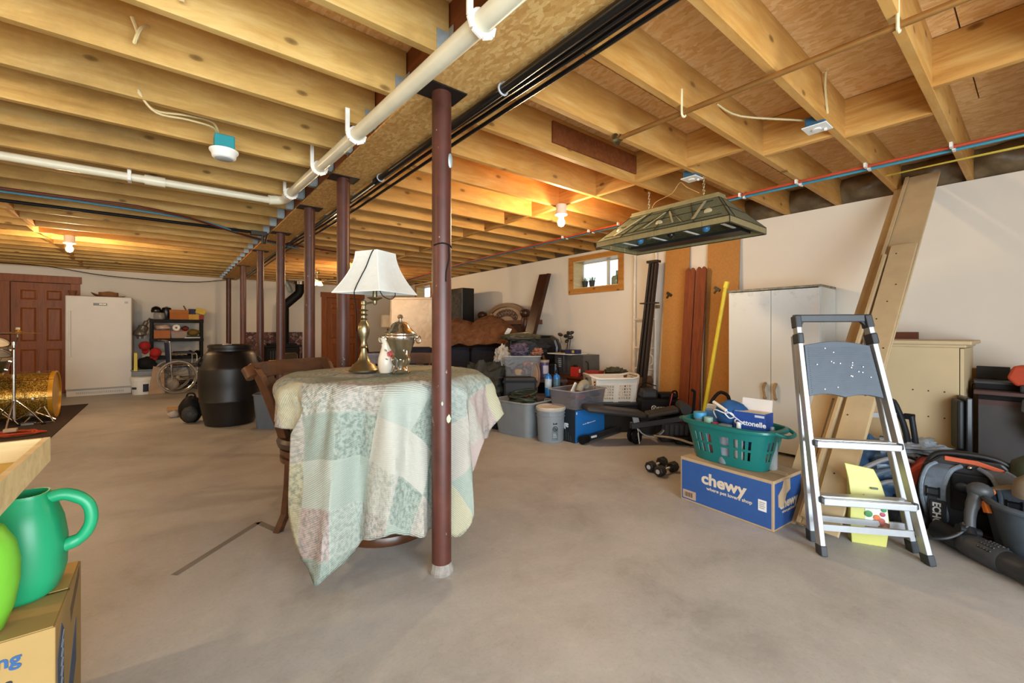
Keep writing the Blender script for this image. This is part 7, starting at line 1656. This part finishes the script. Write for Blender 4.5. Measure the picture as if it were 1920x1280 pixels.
def can(name, label, loc, rz, mat, leaf=True, sc=1.0):
    t = thing(name, label, 'watering can', loc, rz)
    MB().rings([[(x * 1.0, y, z) for x, y, z in oc] for oc in [[(sx * math.copysign(abs(math.cos(a)) ** .75, math.cos(a)) + ox, sy * math.copysign(abs(math.sin(a)) ** .75, math.sin(a)), z) for a in [2 * PI * k / 36 for k in range(36)]] for sx, sy, z, ox in ((.075, .07, 0, 0), (.088, .08, .012, 0), (.10, .086, .06, 0), (.102, .088, .14, 0), (.094, .084, .20, 0), (.075, .07, .245, .006), (.052, .05, .275, .014), (.05, .048, .285, .016), (.046, .044, .285, .016), (.046, .044, .26, .016))]]).build('body', mat, t, smooth=True)
    MB().tube([(.055, 0, .262), (.10, 0, .268), (.145, 0, .235), (.155, 0, .18), (.135, 0, .135), (.098, 0, .118)], [.018, .017, .0155, .0155, .016, .019], 12, 5).build('handle', mat, t, smooth=True)
    MB().tube([(-.085, 0, .06), (-.12, 0, .12), (-.16, 0, .20), (-.22, 0, .27)], [.026, .02, .016, .013], 12, 4).build('spout', mat, t, smooth=True); MB().tube([(.0, 0, .275), (-.06, 0, .285), (-.14, 0, .2), (-.15, 0, .19)], [.014, .013, .012, .012], 10, 4).build('brace', mat, t, smooth=True)
    if leaf:
        for k, (x, z, a) in enumerate(((-.04, .185, 60), (-.032, .155, 25), (-.026, .125, 5), (-.03, .1, -25))): MB().at((x, -.0885, z), (R(90), R(0), 0)).tube([(0, 0, 0), (.014 * math.cos(R(a)), .014 * math.sin(R(a)) + .008, 0), (.03 * math.cos(R(a)), .03 * math.sin(R(a)), 0), (.014 * math.cos(R(a)), .014 * math.sin(R(a)) - .006, 0)], .0016, 5, 3, closed=True).build('moulded_leaf', M('177a52', .4), t)
    return t
can('watering_can', 'green plastic watering can on the cardboard moving box', (-.335, 1.81, .403), R(-6), GRN)
t = thing('plastic_jug', 'lime green plastic jug at frame edge in front of the green watering can', 'jug', (-.385, 1.622, .403))
MB().lathe([(.05, 0), (.066, .01), (.084, .06), (.093, .12), (.094, .17), (.086, .22), (.066, .262), (.045, .275), (.04, .30), (.036, .30), (.036, .27)], 40, (0, 0, 0), 1.0, .72).build('body', LIM, t, smooth=True)
MB().tube([(-.05, .0, .27), (-.11, 0, .27), (-.14, 0, .2), (-.12, 0, .1), (-.085, 0, .08)], .014, 10, 4).build('handle', LIM, t, smooth=True)
MB().at((.02, -.01, .285), (R(0), R(38), 0)).bx(-.02, -.03, 0, .012, .03, .05).build('cream_cap', M('d8d0b8', .5), t, bevel=.006)
t = thing('wooden_tray', 'pale pine tray corner on a stand above the watering can', 'tray', (-.237, 1.603, .815))
X_, Y_ = -.66, -.55
MB().bx(-.013, Y_, .0, .0, 0, .062).build('side_rail', PINEP, t, bevel=.001); MB().bx(X_, -.013, .0, -.0135, 0, .062).build('side_rail', wood('pine_y', 'c8ab70', 'd9c08a', 'e6d3a4', 0, 24, .5, True, .05), t, bevel=.001)
MB().bx(X_, Y_, 0, X_ + .013, -.0135, .062).build('side_rail', PINEP, t); MB().bx(X_ + .0135, Y_, 0, -.0135, Y_ + .013, .062).build('side_rail', PINEP, t); MB().bx(X_ + .013, Y_ + .013, .004, -.013, -.013, .012).build('tray_floor', M('d9b860', .6, 0, .06), t)
t = thing('tray_stand', 'wooden trestle out of frame carrying the pine tray', 'stand', (-.75, 1.3, 0))
for x, y in ((-.10, -.2), (-.10, .25), (.0, -.2), (.0, .25)): MB().bx(x - .02, y - .02, 0, x + .02, y + .02, .79).build('leg', PINEP, t)
MB().bx(-.13, -.24, .79, .13, .28, .814).build('top', PINEP, t)

# ------------------------------------------------------------------ window sill things
def grass_pot(label, y):
    t = thing('potted_grass', label, 'plant', (4.95, y, 1.804)); MB().lathe([(.034, 0), (.05, .1), (.052, .1), (.046, .095)], 16).build('pot', M('2c2a28', .6), t, smooth=True); q = random.Random(int(y * 100)); m = MB()
    for k in range(46):
        a = q.uniform(0, 6.28); r_ = q.uniform(0, .04); l = q.uniform(.05, .085); x, yy = r_ * math.cos(a), r_ * math.sin(a); ex, ey = x + .5 * l * math.cos(a) * r_ / .04, yy + .5 * l * math.sin(a) * r_ / .04
        m.tube([(x, yy, .09), ((x + ex) / 2, (yy + ey) / 2, .09 + l * .6), (ex, ey, .09 + l)], [.003, .0025, .0006], 4)
    m.build('grass_blades', M('5c8030', .6, 0, .3, 30), t, stuff=True)
grass_pot('left potted grass on the window sill', 4.37); grass_pot('right potted grass on the window sill', 4.235)
BT = NT('bottle_glass'); BT.b.inputs['Transmission Weight'].default_value = .6; BT = BT.fin('6c6a4c', .12)
t = thing('glass_bottle', 'olive glass jug on window sill right of the mullion', 'bottle', (4.98, 3.80, 1.804)); MB().lathe([(.07, 0), (.08, .015), (.08, .1), (.06, .13), (.02, .14), (.016, .2), (.02, .205)], 22).build('body', BT, t, smooth=True)
t = thing('dark_bottle', 'dark narrow bottle beside the olive jug on window sill', 'bottle', (4.92, 3.715, 1.804)); MB().lathe([(.026, 0), (.03, .01), (.03, .12), (.022, .14), (.022, .2), (.018, .202)], 18).build('body', M('1c1c20', .3), t, smooth=True)
